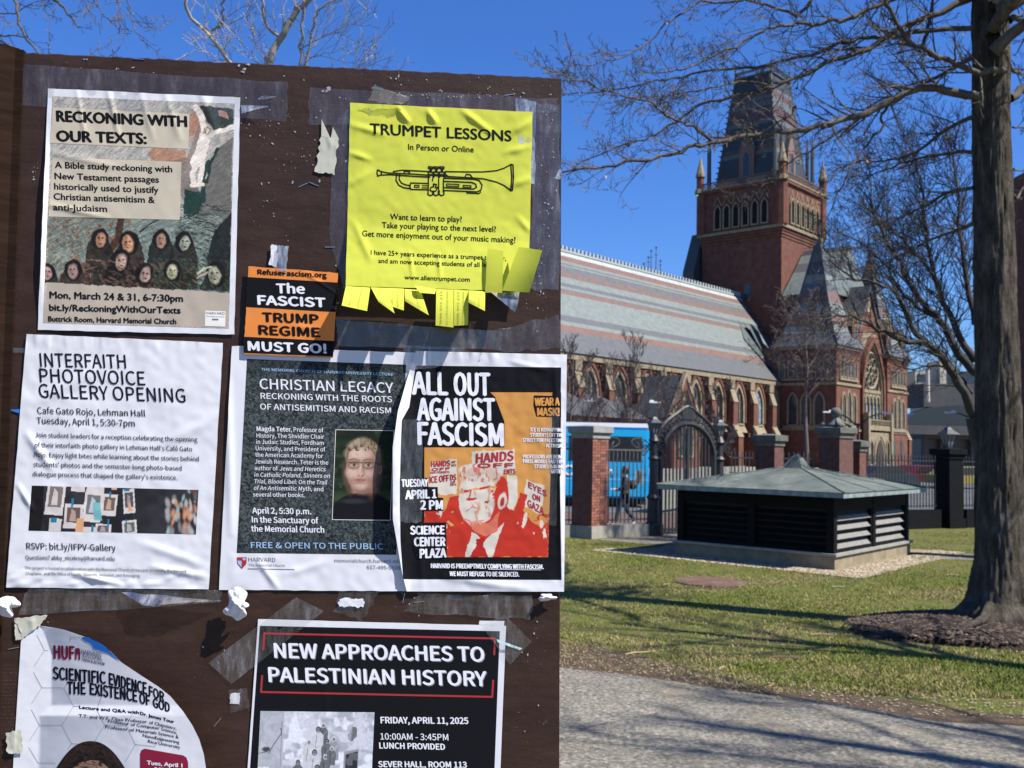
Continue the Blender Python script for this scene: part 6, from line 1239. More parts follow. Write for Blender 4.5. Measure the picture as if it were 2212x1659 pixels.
# ------------------------------------------------------------ the big brick hall
M_HB = noise_mat('hall_brick', [(.3, (0.098, 0.040, 0.027)), (.5, (0.126, 0.054, 0.037)), (.7, (0.165, 0.076, 0.053))], 1.0, 8, rough=.9, bump=.25, bscale=6, dist=.03)
M_HS = noise_mat('hall_sandstone', [(.3, (0.16, 0.128, 0.08)), (.7, (0.28, 0.232, 0.155))], 1.5, 8, rough=.9, bump=.2, bscale=8)
M_GL = simple('hall_glass', (0.03, 0.036, 0.045), .15, spec=.6, noise=.5, scale=1.2); M_GLB = simple('pale_leaded_glass', (0.16, 0.22, 0.28), .2, noise=.7, scale=2.5)
M_LEAD = simple('dark_leadwork', (0.05, 0.055, 0.055), .6)
def zsplit(m_name, bands, z0, z1, zig=None):
    """slate roof with coloured courses, by height in the building's own frame"""
    m, n, p = new_mat(m_name); tc = N(n, 'ShaderNodeTexCoord'); sx = N(n, 'ShaderNodeSeparateXYZ'); n.links.new(tc.outputs['Object'], sx.inputs[0])
    mr = N(n, 'ShaderNodeMapRange'); mr.inputs['From Min'].default_value = z1; mr.inputs['From Max'].default_value = z0; n.links.new(sx.outputs['Z'], mr.inputs['Value'])
    r = ramp(n, bands, 'CONSTANT'); n.links.new(mr.outputs[0], r.inputs[0]); last = r.outputs[0]
    if zig:
        per, lo, hi, amp, cz, axis = zig
        dv = N(n, 'ShaderNodeMath', operation='DIVIDE'); n.links.new(sx.outputs[axis], dv.inputs[0]); dv.inputs[1].default_value = per
        fr = N(n, 'ShaderNodeMath', operation='FRACT'); n.links.new(dv.outputs[0], fr.inputs[0])
        ma = N(n, 'ShaderNodeMath', operation='MULTIPLY_ADD'); n.links.new(fr.outputs[0], ma.inputs[0]); ma.inputs[1].default_value = amp; ma.inputs[2].default_value = lo
        gt = N(n, 'ShaderNodeMath', operation='GREATER_THAN'); n.links.new(mr.outputs[0], gt.inputs[0]); n.links.new(ma.outputs[0], gt.inputs[1])
        lt = N(n, 'ShaderNodeMath', operation='LESS_THAN'); n.links.new(mr.outputs[0], lt.inputs[0]); lt.inputs[1].default_value = hi
        an = N(n, 'ShaderNodeMath', operation='MULTIPLY'); n.links.new(gt.outputs[0], an.inputs[0]); n.links.new(lt.outputs[0], an.inputs[1])
        mx = N(n, 'ShaderNodeMixRGB'); n.links.new(an.outputs[0], mx.inputs[0]); n.links.new(last, mx.inputs[1]); mx.inputs[2].default_value = (*cz, 1); last = mx.outputs[0]
    t = N(n, 'ShaderNodeTexNoise', Scale=1.6, Detail=8.0, Roughness=.7); n.links.new(tc.outputs['Object'], t.inputs['Vector']); rr_ = ramp(n, [(.3, (.72, .74, .76)), (.7, (1.22, 1.2, 1.16))]); n.links.new(t.outputs[0], rr_.inputs[0])
    mu = N(n, 'ShaderNodeMixRGB', blend_type='MULTIPLY'); mu.inputs[0].default_value = 1; n.links.new(last, mu.inputs[1]); n.links.new(rr_.outputs[0], mu.inputs[2]); n.links.new(mu.outputs[0], p.inputs['Base Color'])
    p.inputs['Roughness'].default_value = .55
    wv = N(n, 'ShaderNodeMath', operation='SINE'); ml = N(n, 'ShaderNodeMath', operation='MULTIPLY'); ml.inputs[1].default_value = 22.0; n.links.new(sx.outputs['Z'], ml.inputs[0]); n.links.new(ml.outputs[0], wv.inputs[0])
    b = N(n, 'ShaderNodeBump', Strength=.3, Distance=.03); n.links.new(wv.outputs[0], b.inputs['Height']); n.links.new(b.outputs[0], p.inputs['Normal'])
    return m
SG, SP, SR, SD = (0.082, 0.084, 0.087), (0.138, 0.158, 0.144), (0.140, 0.074, 0.056), (0.045, 0.048, 0.054)
M_NROOF = zsplit('nave_slates', [(0, SG), (.03, (0.3, .33, .32)), (.07, SR), (.125, SP), (.15, SG), (.165, SP), (.18, SG), (.30, SP), (.36, SG), (.395, SP), (.425, SG), (.44, SR), (.475, SP), (.68, SG), (.735, SP), (.77, SR), (.83, SG)], 12.4, 26.2, (2.75, .215, .30, .085, SR, 'X'))
DR, DP, DG = (.085, .042, .036), (.085, .10, .098), (.030, .033, .040)
M_TROOF = zsplit('tower_slates', [(0, DG), (.13, DP), (.16, DR), (.25, DP), (.29, DR), (.42, DP), (.46, DG), (.66, DR), (.70, DP), (.74, DG), (.78, DG)], 44, 62, (1.6, .20, .30, .06, DP, 'X'))
M_PROOF = zsplit('pavilion_slates', [(0, SG), (.22, SD), (.34, SP), (.42, SG), (.50, SR), (.60, SP), (.70, SR), (.82, SP), (.88, SG)], 17, 33)
HT = (40.2, 145.0); HE = empty('brick_hall', (HT[0], HT[1], 0), R(48), 'huge red brick gothic hall with a banded slate roof and a tall square tower', 'building')
def S(y0): return lambda u, w_, d: (u, y0-d, w_)
def Wf(x0): return lambda u, w_, d: (x0-d, u, w_)
def arch(w_, h, n=7):
    """pointed arch outline, base centre at 0,0: list of (u,z)"""
    hw = w_/2; sp_ = max(h-w_*.95, h*.45); rise = h-sp_; P_ = [(-hw, 0), (-hw, sp_)]
    for i in range(1, n): t = i/n; P_.append((-hw+hw*(1-math.cos(t*math.pi/2))**1.0*1.0, sp_+rise*math.sin(t*math.pi/2)**.85*(.55+.45*t)))
    P_.append((0, h)); P_ += [(-a, b) for a, b in reversed(P_[1:-1])]; P_.append((hw, 0)); return P_
def arched(fn, cx, z, w_, h, parent=HE, frame=.22, proud=.16, glass=None, mull=1, name='window', fm=None, inner=None, hood=False):
    out = arch(w_+2*frame, h+frame*1.3); inn = arch(w_, h); f2 = lambda u, w2, d: fn(cx+u, z+w2, d)
    out[0] = (out[0][0], -frame); out[-1] = (out[-1][0], -frame)
    m = MB(); m.ring(out, inn, 0, proud, f2); o_ = m.build(name, fm or M_HS, parent, recalc=True)
    m = MB(); m.prism(inn, 0, .05, f2); m.build('pane', glass or M_GL, o_, recalc=True)
    if mull:
        m = MB()
        for i in range(1, mull+1):
            u = -w_/2+w_*i/(mull+1); hh = h*(.80 if mull > 1 else .92); 
            m.add([f2(u-.07, 0, .12), f2(u+.07, 0, .12), f2(u+.07, hh, .12), f2(u-.07, hh, .12), f2(u-.07, 0, .05), f2(u+.07, 0, .05), f2(u+.07, hh, .05), f2(u-.07, hh, .05)], [(0, 1, 2, 3), (0, 3, 7, 4), (1, 5, 6, 2)])
        m.build('mullion', fm or M_HS, o_)
    return o_
def band(fnbox, name='string_course', mat=None): return fnbox.build(name, mat or M_HS, HE)
# nave
NX0, NX1 = -62, -6.3; NE, NR = 12.1, 26.0
MB().box(NX0, NX1+.5, -2.7, 16.4, 0, NE).build('nave_wall', M_HB, HE)
m = MB(); fl_ = 1.0
def rp(x, s_): return [(x, -2.7-fl_*s_, NE+.15) if False else (x, -3.35, NE+.05), (x, -1.5, NE+2.0), (x, 6.85, NR), (x, 15.2, NE+2.0), (x, 17.0, NE+.05)]
A_ = rp(NX0, 1); B_ = rp(0.0, 1); m.add(A_+B_, [(0, 5, 6, 1), (1, 6, 7, 2), (2, 7, 8, 3), (3, 8, 9, 4), (0, 1, 2, 3, 4), (9, 8, 7, 6, 5)]); m.build('nave_roof', M_NROOF, HE, recalc=True)
m = MB()
x = NX0
while x < -.2: m.box(x, x+.34, 6.74, 6.96, NR, NR+.62); x += .78
m.box(NX0, 0, 6.7, 7.0, NR-.1, NR+.14); o = m.build('ridge_cresting', simple('cresting_grey', (0.30, 0.32, 0.30), .7), HE); o['kind'] = 'stuff'
MB().box(NX0, NX1, -3.2, -2.7, NE-.62, NE+.0).build('eaves_course', M_HS, HE)
m = MB(); x = NX0
while x < NX1: m.box(x, x+.28, -3.02, -2.705, NE-1.0, NE-.63); x += .62
o = m.build('corbel_row', M_HB, HE); o['kind'] = 'stuff'
btr = None
for k_ in range(10):
    t = -7.1-5.45*k_
    if k_ > 0 or True: arched(S(-2.7), t if k_ else -7.6, 5.9, 2.3 if k_ else 1.6, 4.7, frame=.34, proud=.3, glass=M_GLB if k_ < 2 else M_GL, mull=2)
    MB().add([(t-1.75, -3.35, 4.6), (t+1.75, -3.35, 4.6), (t+1.75, -2.7, 5.75), (t-1.75, -2.7, 5.75), (t-1.75, -2.7, 4.6), (t+1.75, -2.7, 4.6)], [(0, 1, 2, 3), (0, 4, 5, 1), (0, 3, 4), (1, 5, 2)]).build('sloping_sill', M_HS, HE)
    # hood arch
    out = arch(3.7, 5.9); inn = arch(3.2, 5.4); f2 = lambda u, w_, d, c=t if k_ else -7.6: S(-2.7)(c+u, 5.9+w_, d)
    m = MB(); m.ring(out, inn, 0, .38, f2); m.build('hood_mould', M_HB, HE, recalc=True)
    if btr is None:
        m = MB(); m.m = 0; m.box(-.55, .55, -1.3, 0, 4.6, 8.6).box(-.62, .62, -2.1, 0, 0, 4.0).box(-.5, .5, -.8, 0, 8.6, 10.4); bo = m.build('buttress', M_HB, HE); btr = bo; bo.location = (t-2.72, -2.7, 0)
        m = MB(); m.add([(-.66, -2.2, 3.95), (.66, -2.2, 3.95), (.66, -1.25, 5.6), (-.66, -1.25, 5.6), (-.66, -1.25, 3.95), (.66, -1.25, 3.95)], [(0, 1, 2, 3), (0, 3, 4), (1, 5, 2), (0, 4, 5, 1)]); bc = m.build('weathering', M_HS, bo); bcs = [bc]; m = MB(); m.add([(-.6, -1.38, 8.5), (.6, -1.38, 8.5), (.6, -.75, 10.3), (-.6, -.75, 10.3), (-.6, -.75, 8.5), (.6, -.75, 8.5)], [(0, 1, 2, 3), (0, 3, 4), (1, 5, 2), (0, 4, 5, 1)]); bcs.append(m.build('weathering', M_HS, bo)); bcs.append(MB().box(-.58, .58, -.84, 0, 10.35, 11.4).build('buttress_head', M_HS, bo))
    else:
        q = inst(bo, 'buttress', HE); q.location = (t-2.72, -2.7, 0); [inst(b9, b9.name.split('.')[0], q) for b9 in bcs]
# gabled porch near the board end of the nave
px0 = -41.0; PW = 2.7; py0 = -9.0
m = MB(); m.prism([(-PW, 0), (PW, 0), (PW, 6.0), (0, 10.4), (-PW, 6.0)], 0, 6.3, lambda u, w_, d: (px0+u, py0+d, w_)); m.build('porch', M_HB, HE, recalc=True)
m = MB()
for s_ in (-1, 1): m.add([(px0, py0-.1, 10.9), (px0+s_*(PW+.4), py0-.1, 5.9), (px0+s_*(PW+.4), py0+.35, 5.9), (px0, py0+.35, 10.9), (px0, py0-.1, 10.3), (px0+s_*(PW+.1), py0-.1, 5.6)], [(0, 1, 2, 3), (0, 4, 5, 1)])
m.build('gable_coping', M_HS, HE)
m = MB()
for s_ in (-1, 1): m.add([(px0, py0+.3, 10.5), (px0+s_*(PW+.5), py0+.3, 5.6), (px0+s_*(PW+.5), -2.7, 5.6), (px0, -2.7, 10.5)], [(0, 1, 2, 3)])
m.build('porch_roof', simple('porch_slates', SD, .6, noise=.3, scale=2), HE)
MB().box(px0-.75, px0+.55, py0-.08, py0, 6.6, 8.0).build('gable_panel', M_HS, HE)
arched(S(py0), px0, 1.5, 2.6, 4.6, mull=1)
MB().box(-60, -46, -7.5, -2.7, 0, 5.4).build('aisle_wall', M_HB, HE)
m = MB(); m.add([(-60, -7.9, 5.3), (-46.5, -7.9, 5.3), (-46.5, -2.7, 8), (-60, -2.7, 8), (-46.5, -2.7, 5.3)], [(0, 1, 2, 3), (1, 4, 2)]); m.build('aisle_roof', simple('aisle_slates', SD, .6, noise=.3, scale=2), HE)
# tower
TW = 13.7
MB().box(0, TW, 0, TW, 0, 36.0).build('tower_shaft', M_HB, HE)
MB().box(-.35, TW+.35, -.35, TW+.35, 36.45, 42.9).build('belfry', M_HB, HE)
MB().box(-.62, TW+.62, -.62, TW+.62, 36.0, 36.45).build('belfry_ledge', M_HS, HE)
m = MB()
for i in range(3): m.box(-.1-.12*i, TW+.1+.12*i, -.1-.12*i, TW+.1+.12*i, 34.6+.45*i, 35.0+.45*i)
m.build('corbel_band', M_HB, HE)
MB().box(-.7, TW+.7, -.7, TW+.7, 42.9, 43.35).build('tower_cornice', M_HB, HE)
MB().box(-.78, TW+.78, -.78, TW+.78, 43.35, 43.6).build('tower_coping', M_HS, HE)
for cx_, cy_ in ((0, 0), (TW, 0), (0, TW), (TW, TW)): MB().cyl((cx_, cy_), .95, .95, 36.45, 42.88, 8).build('corner_shaft', M_HB, HE)
m = MB()
for i in range(60):
    t = -.5+i*(TW+1)/59; m.box(t, t+.12, -.62, -.55, 43.6, 44.5); m.box(-.62, -.55, t, t+.12, 43.6, 44.5)
m.box(-.6, TW+.6, -.66, -.52, 44.5, 44.65); m.box(-.66, -.52, -.6, TW+.6, 44.5, 44.65); o = m.build('roof_balustrade', simple('balustrade_brown', (0.12, 0.08, 0.065), .8), HE); o['kind'] = 'stuff'
def opening(fn, u, z, w_, h): 
    o_ = arched(fn, u, z, w_, h, frame=.2, proud=.3, glass=simple('belfry_dark', (0.006, 0.006, 0.007), 1) if 'belfry_dark' not in bpy.data.materials else bpy.data.materials['belfry_dark'], mull=0, name='belfry_opening'); return o_
for i in range(6):
    u = 2.55+i*1.62; opening(Wf(-.35), u, 37.0, .92, 3.6)
    m = MB(); f2 = lambda a, b, d, c=u: Wf(-.35)(c+a, 40.2+b, d); m.add([f2(-.8, .5, .22), f2(0, 2.0, .22), f2(0, 1.75, .22), f2(-.62, .45, .22), f2(.8, .5, .22), f2(.62, .45, .22)], [(0, 1, 2, 3), (1, 4, 5, 2)]); m.build('gablet', M_HS, HE)
for i in range(6):
    u = 2.5+i*1.72; opening(S(-.35), u, 37.0, .95, 3.6)
    m = MB(); f2 = lambda a, b, d, c=u: S(-.35)(c+a, 40.2+b, d); m.add([f2(-.8, .5, .22), f2(0, 2.0, .22), f2(0, 1.75, .22), f2(-.62, .45, .22), f2(.8, .5, .22), f2(.62, .45, .22)], [(0, 1, 2, 3), (1, 4, 5, 2)]); m.build('gablet', M_HS, HE)
for u, z in ((9.6, 24.6), (5.6, 25.2)): MB().box(-.05, 0, u-.5, u+.5, z, z+2.6).build('slit_window', M_GL, HE)
# tower roof
a0, a1, zt0, zt1 = 1.55, 3.7, 43.9, 62.0
m = MB(); m.frus(a0, TW-a0, a0, TW-a0, zt0, a1, TW-a1, a1, TW-a1, zt1); m.build('tower_roof', M_TROOF, HE)
m = MB()
for cx_, cy_ in ((0, 0), (1, 0), (0, 1), (1, 1)):
    f = lambda z: a0+(a1-a0)*(z-zt0)/(zt1-zt0)
    for k_ in range(18):
        z = zt0+.6+k_*.92; q = f(z); x_ = TW-q if cx_ else q; y_ = TW-q if cy_ else q; sx_ = 1 if cx_ else -1; sy_ = 1 if cy_ else -1; m.add([(x_, y_, z), (x_+.42*sx_, y_+.42*sy_, z+.42), (x_, y_, z+.45), (x_+.1*sx_, y_-.1*sy_, z+.2)], [(0, 1, 2), (0, 3, 1), (3, 2, 1)])
    m.tube([(TW-a0 if cx_ else a0, TW-a0 if cy_ else a0, zt0), (TW-a1 if cx_ else a1, TW-a1 if cy_ else a1, zt1)], .16, 5)
o = m.build('hip_crockets', M_LEAD, HE); o['kind'] = 'stuff'
m = MB()
for k_ in range(18):
    t = a1+(TW-2*a1)*k_/17
    for P0, P1 in (((t, a1), None), ((a1, t), None), ((t, TW-a1), None), ((TW-a1, t), None)):
        m.tube([(P0[0], P0[1], zt1), (P0[0], P0[1], zt1+1.25)], .055, 4); m.box(P0[0]-.12, P0[0]+.12, P0[1]-.12, P0[1]+.12, zt1+1.0, zt1+1.25)
for z in (.25, .85): m.box(a1, TW-a1, a1-.05, a1+.05, zt1+z, zt1+z+.09); m.box(a1-.05, a1+.05, a1, TW-a1, zt1+z, zt1+z+.09); m.box(a1, TW-a1, TW-a1-.05, TW-a1+.05, zt1+z, zt1+z+.09); m.box(TW-a1-.05, TW-a1+.05, a1, TW-a1, zt1+z, zt1+z+.09)
o = m.build('iron_cresting', M_LEAD, HE); o['kind'] = 'stuff'
MB().box(a1-.25, TW-a1+.25, a1-.25, TW-a1+.25, zt1-.05, zt1+.18).build('roof_deck', M_LEAD, HE)
for cx_, cy_ in ((a1, a1), (TW-a1, a1), (a1, TW-a1), (TW-a1, TW-a1)): m = MB(); m.lathe((cx_, cy_, zt1), [(.14, 0), (.12, 1.6), (.22, 1.75), (.05, 2.0), (.03, 3.4)], 6); m.build('corner_finial', M_LEAD, HE)
pinA = None
for cx_, cy_ in ((-.25, -.25), (TW+.25, -.25), (-.25, TW+.25), (TW+.25, TW+.25)):
    if pinA is None:
        pinA = MB().cyl((0, 0), .62, .62, 43.6, 46.0, 8).build('pinnacle', M_HB, HE); pc = MB().cyl((0, 0), .95, .8, 43.2, 43.9, 8).cyl((0, 0), .80, .80, 45.9, 46.3, 8).cyl((0, 0), .72, .05, 46.3, 49.3, 8).build('pinnacle_cone', M_HS, pinA); pinA.location = (cx_, cy_, 0)
    else: q = inst(pinA, 'pinnacle', HE); q.location = (cx_, cy_, 0); inst(pc, 'pinnacle_cone', q)
sp0 = None
for cx_, cy_ in ((1.0, TW-.6), (1.6, TW-.2), (TW-.5, 1.2), (TW-.2, 2.2), (.9, 1.6), (1.8, .9), (TW-1.6, TW-.6), (TW-.6, TW-1.6)):
    m = MB()
    if sp0 is None: sp0 = m.cyl((0, 0), .34, .30, 43.8, 50.0, 6).cyl((0, 0), .34, .02, 50, 53.6, 6).build('flanking_spire', M_LEAD, HE); sp0.location = (cx_, cy_, 0)
    else: q = inst(sp0, 'flanking_spire', HE); q.location = (cx_, cy_, 0)
# clock-like gabled dormers of the tower roof
def dormer(fn, u, z, w_, h, g, dep, parent=HE, mat=None):
    m = MB(); m.prism([(-w_/2, 0), (w_/2, 0), (w_/2, h), (0, h+g), (-w_/2, h)], -dep, 0, lambda a, b, d: fn(u+a, z+b, d)); o_ = m.build('dormer', mat or M_HB, parent, recalc=True)
    arched(fn, u, z+.5, w_*.45, h*.85, parent=o_, frame=.12, proud=.1, mull=0)
    m = MB()
    for s_ in (-1, 1): m.add([fn(u, z+h+g+.18, .06), fn(u+s_*(w_/2+.2), z+h-.1, .06), fn(u+s_*(w_/2+.2), z+h-.1, -dep), fn(u, z+h+g+.18, -dep), fn(u, z+h+g-.15, .06), fn(u+s_*w_/2, z+h-.3, .06)], [(0, 1, 2, 3), (0, 4, 5, 1)])
    m.build('dormer_coping', M_HS if mat is None else M_LEAD, o_); return o_
dormer(S(1.7), TW/2, 44.2, 2.6, 5.4, 3.6, 2.2, mat=simple('dormer_brown', (0.16, 0.09, 0.07), .8)); dormer(Wf(1.7), TW/2, 44.2, 2.6, 5.4, 3.6, 2.2, mat=bpy.data.materials['dormer_brown'])
for fn, u in ((Wf(2.3), TW/2-2.2), (Wf(2.3), TW/2+2.2)): pass
m = MB()
for cx_, cy_ in ((-1.1, TW+.3), (TW+1.1, -.3)): m.tube([(cx_+(.9 if cx_ < 0 else -.9), cy_, 42.7), (cx_, cy_, 42.8), (cx_-(.5 if cx_ < 0 else -.5), cy_, 42.5)], [.2, .22, .06], 6, True)
m.build('copper_gargoyle', simple('verdigris', (0.06, 0.22, 0.13), .6), HE)
# transept block behind the pavilions
MB().box(0.02, TW-.02, -7.2, -.02, 17, 25.6).build('transept_wall', M_HB, HE)
m = MB(); A_ = [(-.5, 25.4), (TW/2, 33.4), (TW+.5, 25.4)]
m.prism(A_, -7.8, -.36, lambda u, w_, d: (u, d, w_)); m.build('transept_roof', zsplit('transept_slates', [(0, SD), (.12, SP), (.3, SG), (.5, SP)], 25.4, 33.4), HE, recalc=True)
# transept body
QX0, QX1, QY = -6.3, 20.2, -11.3
MB().box(QX0, 1.7, QY, -2.7, 0, 16.6).build('pavilion_wall', M_HB, HE); MB().box(12.0, QX1, QY, 0, 0, 16.6).build('pavilion_wall', M_HB, HE)
MB().box(-4.5, 18.5, -8.0, -.05, 0, 17.0).build('transept_core', M_HB, HE)
m = MB(); m.prism([(1.7, 0), (12.0, 0), (12.0, 17.2), (6.85, 26.4), (1.7, 17.2)], QY+.7, -7.0, lambda u, w_, d: (u, d, w_)); m.build('gable_wall', M_HB, HE, recalc=True)
m = MB(); m.prism([(3.2, 17.4), (10.5, 17.4), (9.15, 20.0), (4.55, 20.0)], QY+.62, QY+.7, lambda u, w_, d: (u, d, w_))
m.prism([(5.9, 23.0), (7.8, 23.0), (6.85, 25.3)], QY+.62, QY+.7, lambda u, w_, d: (u, d, w_)); m.build('checker_stone', M_HS, HE, recalc=True)
m = MB()
for s_ in (-1, 1): m.add([(6.85, QY+.45, 27.0), (6.85+s_*5.6, QY+.45, 16.9), (6.85+s_*5.6, -6.6, 16.9), (6.85, -6.6, 27.0), (6.85, QY+.45, 26.4), (6.85+s_*5.15, QY+.45, 17.2)], [(0, 1, 2, 3), (0, 4, 5, 1)])
m.build('gable_roof', zsplit('gable_slates', [(0, SD), (.2, SG), (.45, SR), (.55, SP), (.65, SR), (.78, SG)], 17, 27), HE)
def cornice(x0, x1, y0, y1, z, name='cornice'):
    MB().box(x0-.3, x1+.3, y0-.3, y1, z, z+.4).build(name, M_HS, HE); m_ = MB(); t = x0
    while t < x1: m_.box(t, t+.2, y0-.2, y0, z-.45, z); t += .5
    t = y0
    while t < y1: m_.box(x0-.2, x0, t, t+.2, z-.45, z); t += .5
    o_ = m_.build('corbel_row', M_HB, HE); o_['kind'] = 'stuff'
cornice(QX0, 1.7, QY, -2.7, 16.6); cornice(12.0, QX1, QY, 0, 16.6)
for x0, x1, y1 in ((QX0, 1.7, -2.7), (12.0, QX1, 0)):
    MB().box(x0-.16, x1+.16, QY-.16, y1, 11.5, 11.85).build('string_course', M_HS, HE); MB().box(x0-.14, x1+.14, QY-.14, y1, 5.2, 5.5).build('string_course', M_HS, HE)
def pyr(x0, x1, y0, y1, label=None):
    m = MB(); cx_, cy_ = (x0+x1)/2, (y0+y1)/2; r0 = [(-.55, 17.0), (.6, 19.2), (2.3, 25.0)]
    L_ = []
    for ins, z in r0: L_.append([(x0+ins, y0+ins, z), (x1-ins, y0+ins, z), (x1-ins, y1-ins, z), (x0+ins, y1-ins, z)])
    L_.append([(cx_-.3, cy_-.3, 32.6), (cx_+.3, cy_-.3, 32.6), (cx_+.3, cy_+.3, 32.6), (cx_-.3, cy_+.3, 32.6)]); vs_ = [p for l in L_ for p in l]
    fs = [(j*4+i, j*4+(i+1) % 4, (j+1)*4+(i+1) % 4, (j+1)*4+i) for j in range(3) for i in range(4)]+[(12, 13, 14, 15), (3, 2, 1, 0)]
    m.add(vs_, fs); o_ = m.build('pavilion_roof', M_PROOF, HE); MB().cyl((cx_, cy_), .18, .04, 32.6, 35.4, 6).cyl((cx_, cy_), .35, .35, 33.2, 33.5, 6).build('roof_finial', M_LEAD, o_)
    m = MB()
    for i in range(4):
        for j in range(3): m.tube([L_[j][i], L_[j+1][i]], .11, 5)
    m.build('hip_ridge', M_LEAD, o_); return o_
pyr(QX0, 1.7, QY, -2.7); pyr(12.2, QX1, QY, -2.7)
dormer(S(QY+.2), .6, 17.1, 1.9, 3.2, 2.2, 2.0); dormer(S(QY+.2), 13.3, 17.1, 1.9, 3.2, 2.2, 2.0); dormer(S(QY+.2), QX1-1.0, 17.1, 1.7, 2.6, 1.8, 2.0)
# windows of the front bays
for xc in (-2.3, 16.3):
    for i in range(5): arched(S(QY), xc-2.4+i*1.2, 12.75, .62, 2.3, frame=.16, proud=.14, mull=0)
    MB().box(xc-3.1, xc+3.1, QY-.22, QY, 12.2, 12.5).build('window_sill', M_HS, HE)
    for i in range(3): arched(S(QY), xc-1.75+i*1.75, 6.0, 1.1, 4.3 if i != 1 else 4.7, frame=.26, proud=.2, mull=1)
    MB().box(xc-3.0, xc+3.0, QY-.3, QY, 5.5, 5.85).build('window_sill', M_HS, HE)
for i in range(6): arched(Wf(QX0), -10.1+i*1.35, 12.75, .7, 2.3, frame=.16, proud=.14, mull=0)
MB().box(QX0-.22, QX0, -10.9, -2.75, 12.2, 12.5).build('window_sill', M_HS, HE)
for i in range(3): arched(Wf(QX0), -8.9+i*1.95, 6.0, 1.25, 4.3, frame=.26, proud=.2, mull=0)
MB().box(QX0-.3, QX0, -10.2, -3.6, 5.5, 5.85).build('window_sill', M_HS, HE)
# great rose window and its arch
YG = QY+.7; cxg = 6.85
out = arch(8.6, 16.2, 12); inn = arch(7.4, 15.3, 12); f2 = lambda u, w_, d: (cxg+u, YG-d, 3.2+w_)
m = MB(); m.ring(out, inn, 0, .8, f2); m.build('great_arch', M_HB, HE, recalc=True)
out = arch(7.4, 15.3, 12); inn = arch(6.9, 14.9, 12); m = MB(); m.ring(out, inn, 0, .55, f2); m.build('great_arch_moulding', M_HS, HE, recalc=True)
m = MB(); m.prism(arch(6.9, 14.9, 12), 0, .03, f2); rg = m.build('great_window', M_GL, HE, recalc=True)
def circ(cx_, cz, r, rt, y, n=20, parent=rg, name='tracery', nm=None):
    m_ = nm or MB(); m_.tube([(cx_+r*math.cos(t), y, cz+r*math.sin(t)) for t in [2*math.pi*k_/n for k_ in range(n+1)]], rt, 5); return m_
m = circ(cxg, 14.3, 2.65, .24, YG-.15); m = circ(cxg, 14.3, .6, .14, YG-.15, nm=m)
for k_ in range(8):
    t = 2*math.pi*(k_+.5)/8; m.tube([(cxg+.6*math.cos(t), YG-.15, 14.3+.6*math.sin(t)), (cxg+2.0*math.cos(t), YG-.15, 14.3+2.0*math.sin(t))], .10, 4); t2 = 2*math.pi*k_/8; m = circ(cxg+1.95*math.cos(t2), 14.3+1.95*math.sin(t2), .52, .08, YG-.15, 10, nm=m)
m = circ(cxg+2.4, 11.9, .8, .13, YG-.15, 14, nm=m); m = circ(cxg-2.4, 11.9, .8, .13, YG-.15, 14, nm=m); m.build('rose_tracery', M_HS, rg)
MB().box(cxg-3.6, cxg+3.6, YG-.4, YG, 11.0, 11.45).build('transom', M_HS, rg)
MB().box(cxg-3.3, cxg+3.3, YG-.08, YG-.02, 6.2, 11.0).build('leaded_glass', M_GLB, rg)
m = MB()
for k_ in range(6): u = cxg-3.3+k_*1.32; m.box(u-.13, u+.13, YG-.35, YG, 6.2, 11.0)
m.build('stone_mullion', M_HS, rg)
for k_ in range(5):
    u = cxg-2.64+k_*1.32; o_ = arch(1.3, 1.5); i_ = arch(.8, 1.1); mm = MB(); mm.ring(o_, i_, 0, .3, lambda a, b, d, c=u: (c+a, YG-d, 9.5+b)); mm.build('lancet_head', M_HS, rg, recalc=True)
# balcony and portal
MB().box(cxg-4.2, cxg+4.2, YG-1.6, YG, 5.5, 6.2).build('balcony', M_HS, HE)
m = MB()
for k_ in range(12): u = cxg-3.9+k_*.71; m.box(u-.1, u+.1, YG-1.62, YG-1.4, 6.3, 6.9)
m.box(cxg-4.2, cxg+4.2, YG-1.66, YG-1.36, 6.9, 7.05); m.build('balcony_rail', M_HS, HE)
for s_ in (-1, 1): MB().box(cxg+s_*4.3-.35, cxg+s_*4.3+.35, YG-1.8, YG-1.0, 0, 8.0).build('portal_pier', M_HS, HE)
MB().box(cxg-4.0, cxg+4.0, YG-1.4, YG, 0, 5.2).build('portal_wall', M_HS, HE)
for k_ in range(3):
    o_ = arch(4.2-k_*.8, 5.0-k_*.5); i_ = arch(3.8-k_*.8, 4.7-k_*.5); mm = MB(); mm.ring(o_, i_, 0, .30-.08*k_, lambda a, b, d: (cxg+a, YG-1.4-d, b)); mm.build('portal_arch', M_HS, HE, recalc=True)
mm = MB(); mm.prism(arch(2.6, 4.0), 0, .30, lambda a, b, d: (cxg+a, YG-1.4-d, b)); mm.build('portal_opening', simple('portal_shadow', (0.03, 0.02, 0.015), .7), HE, recalc=True)  # dark sheet stands in for the shadow inside the portal
for s_ in (-1, 1): o_ = arched(S(YG-1.4), cxg+s_*3.1, .6, 1.0, 3.4, frame=.2, proud=.25, mull=0)
for xc in (-2.3, 16.3):
    for u in (-1.5, 1.5): MB().box(xc+u-.45, xc+u+.45, QY-.08, QY, 1.2, 4.2).build('ground_window', M_GL, HE)
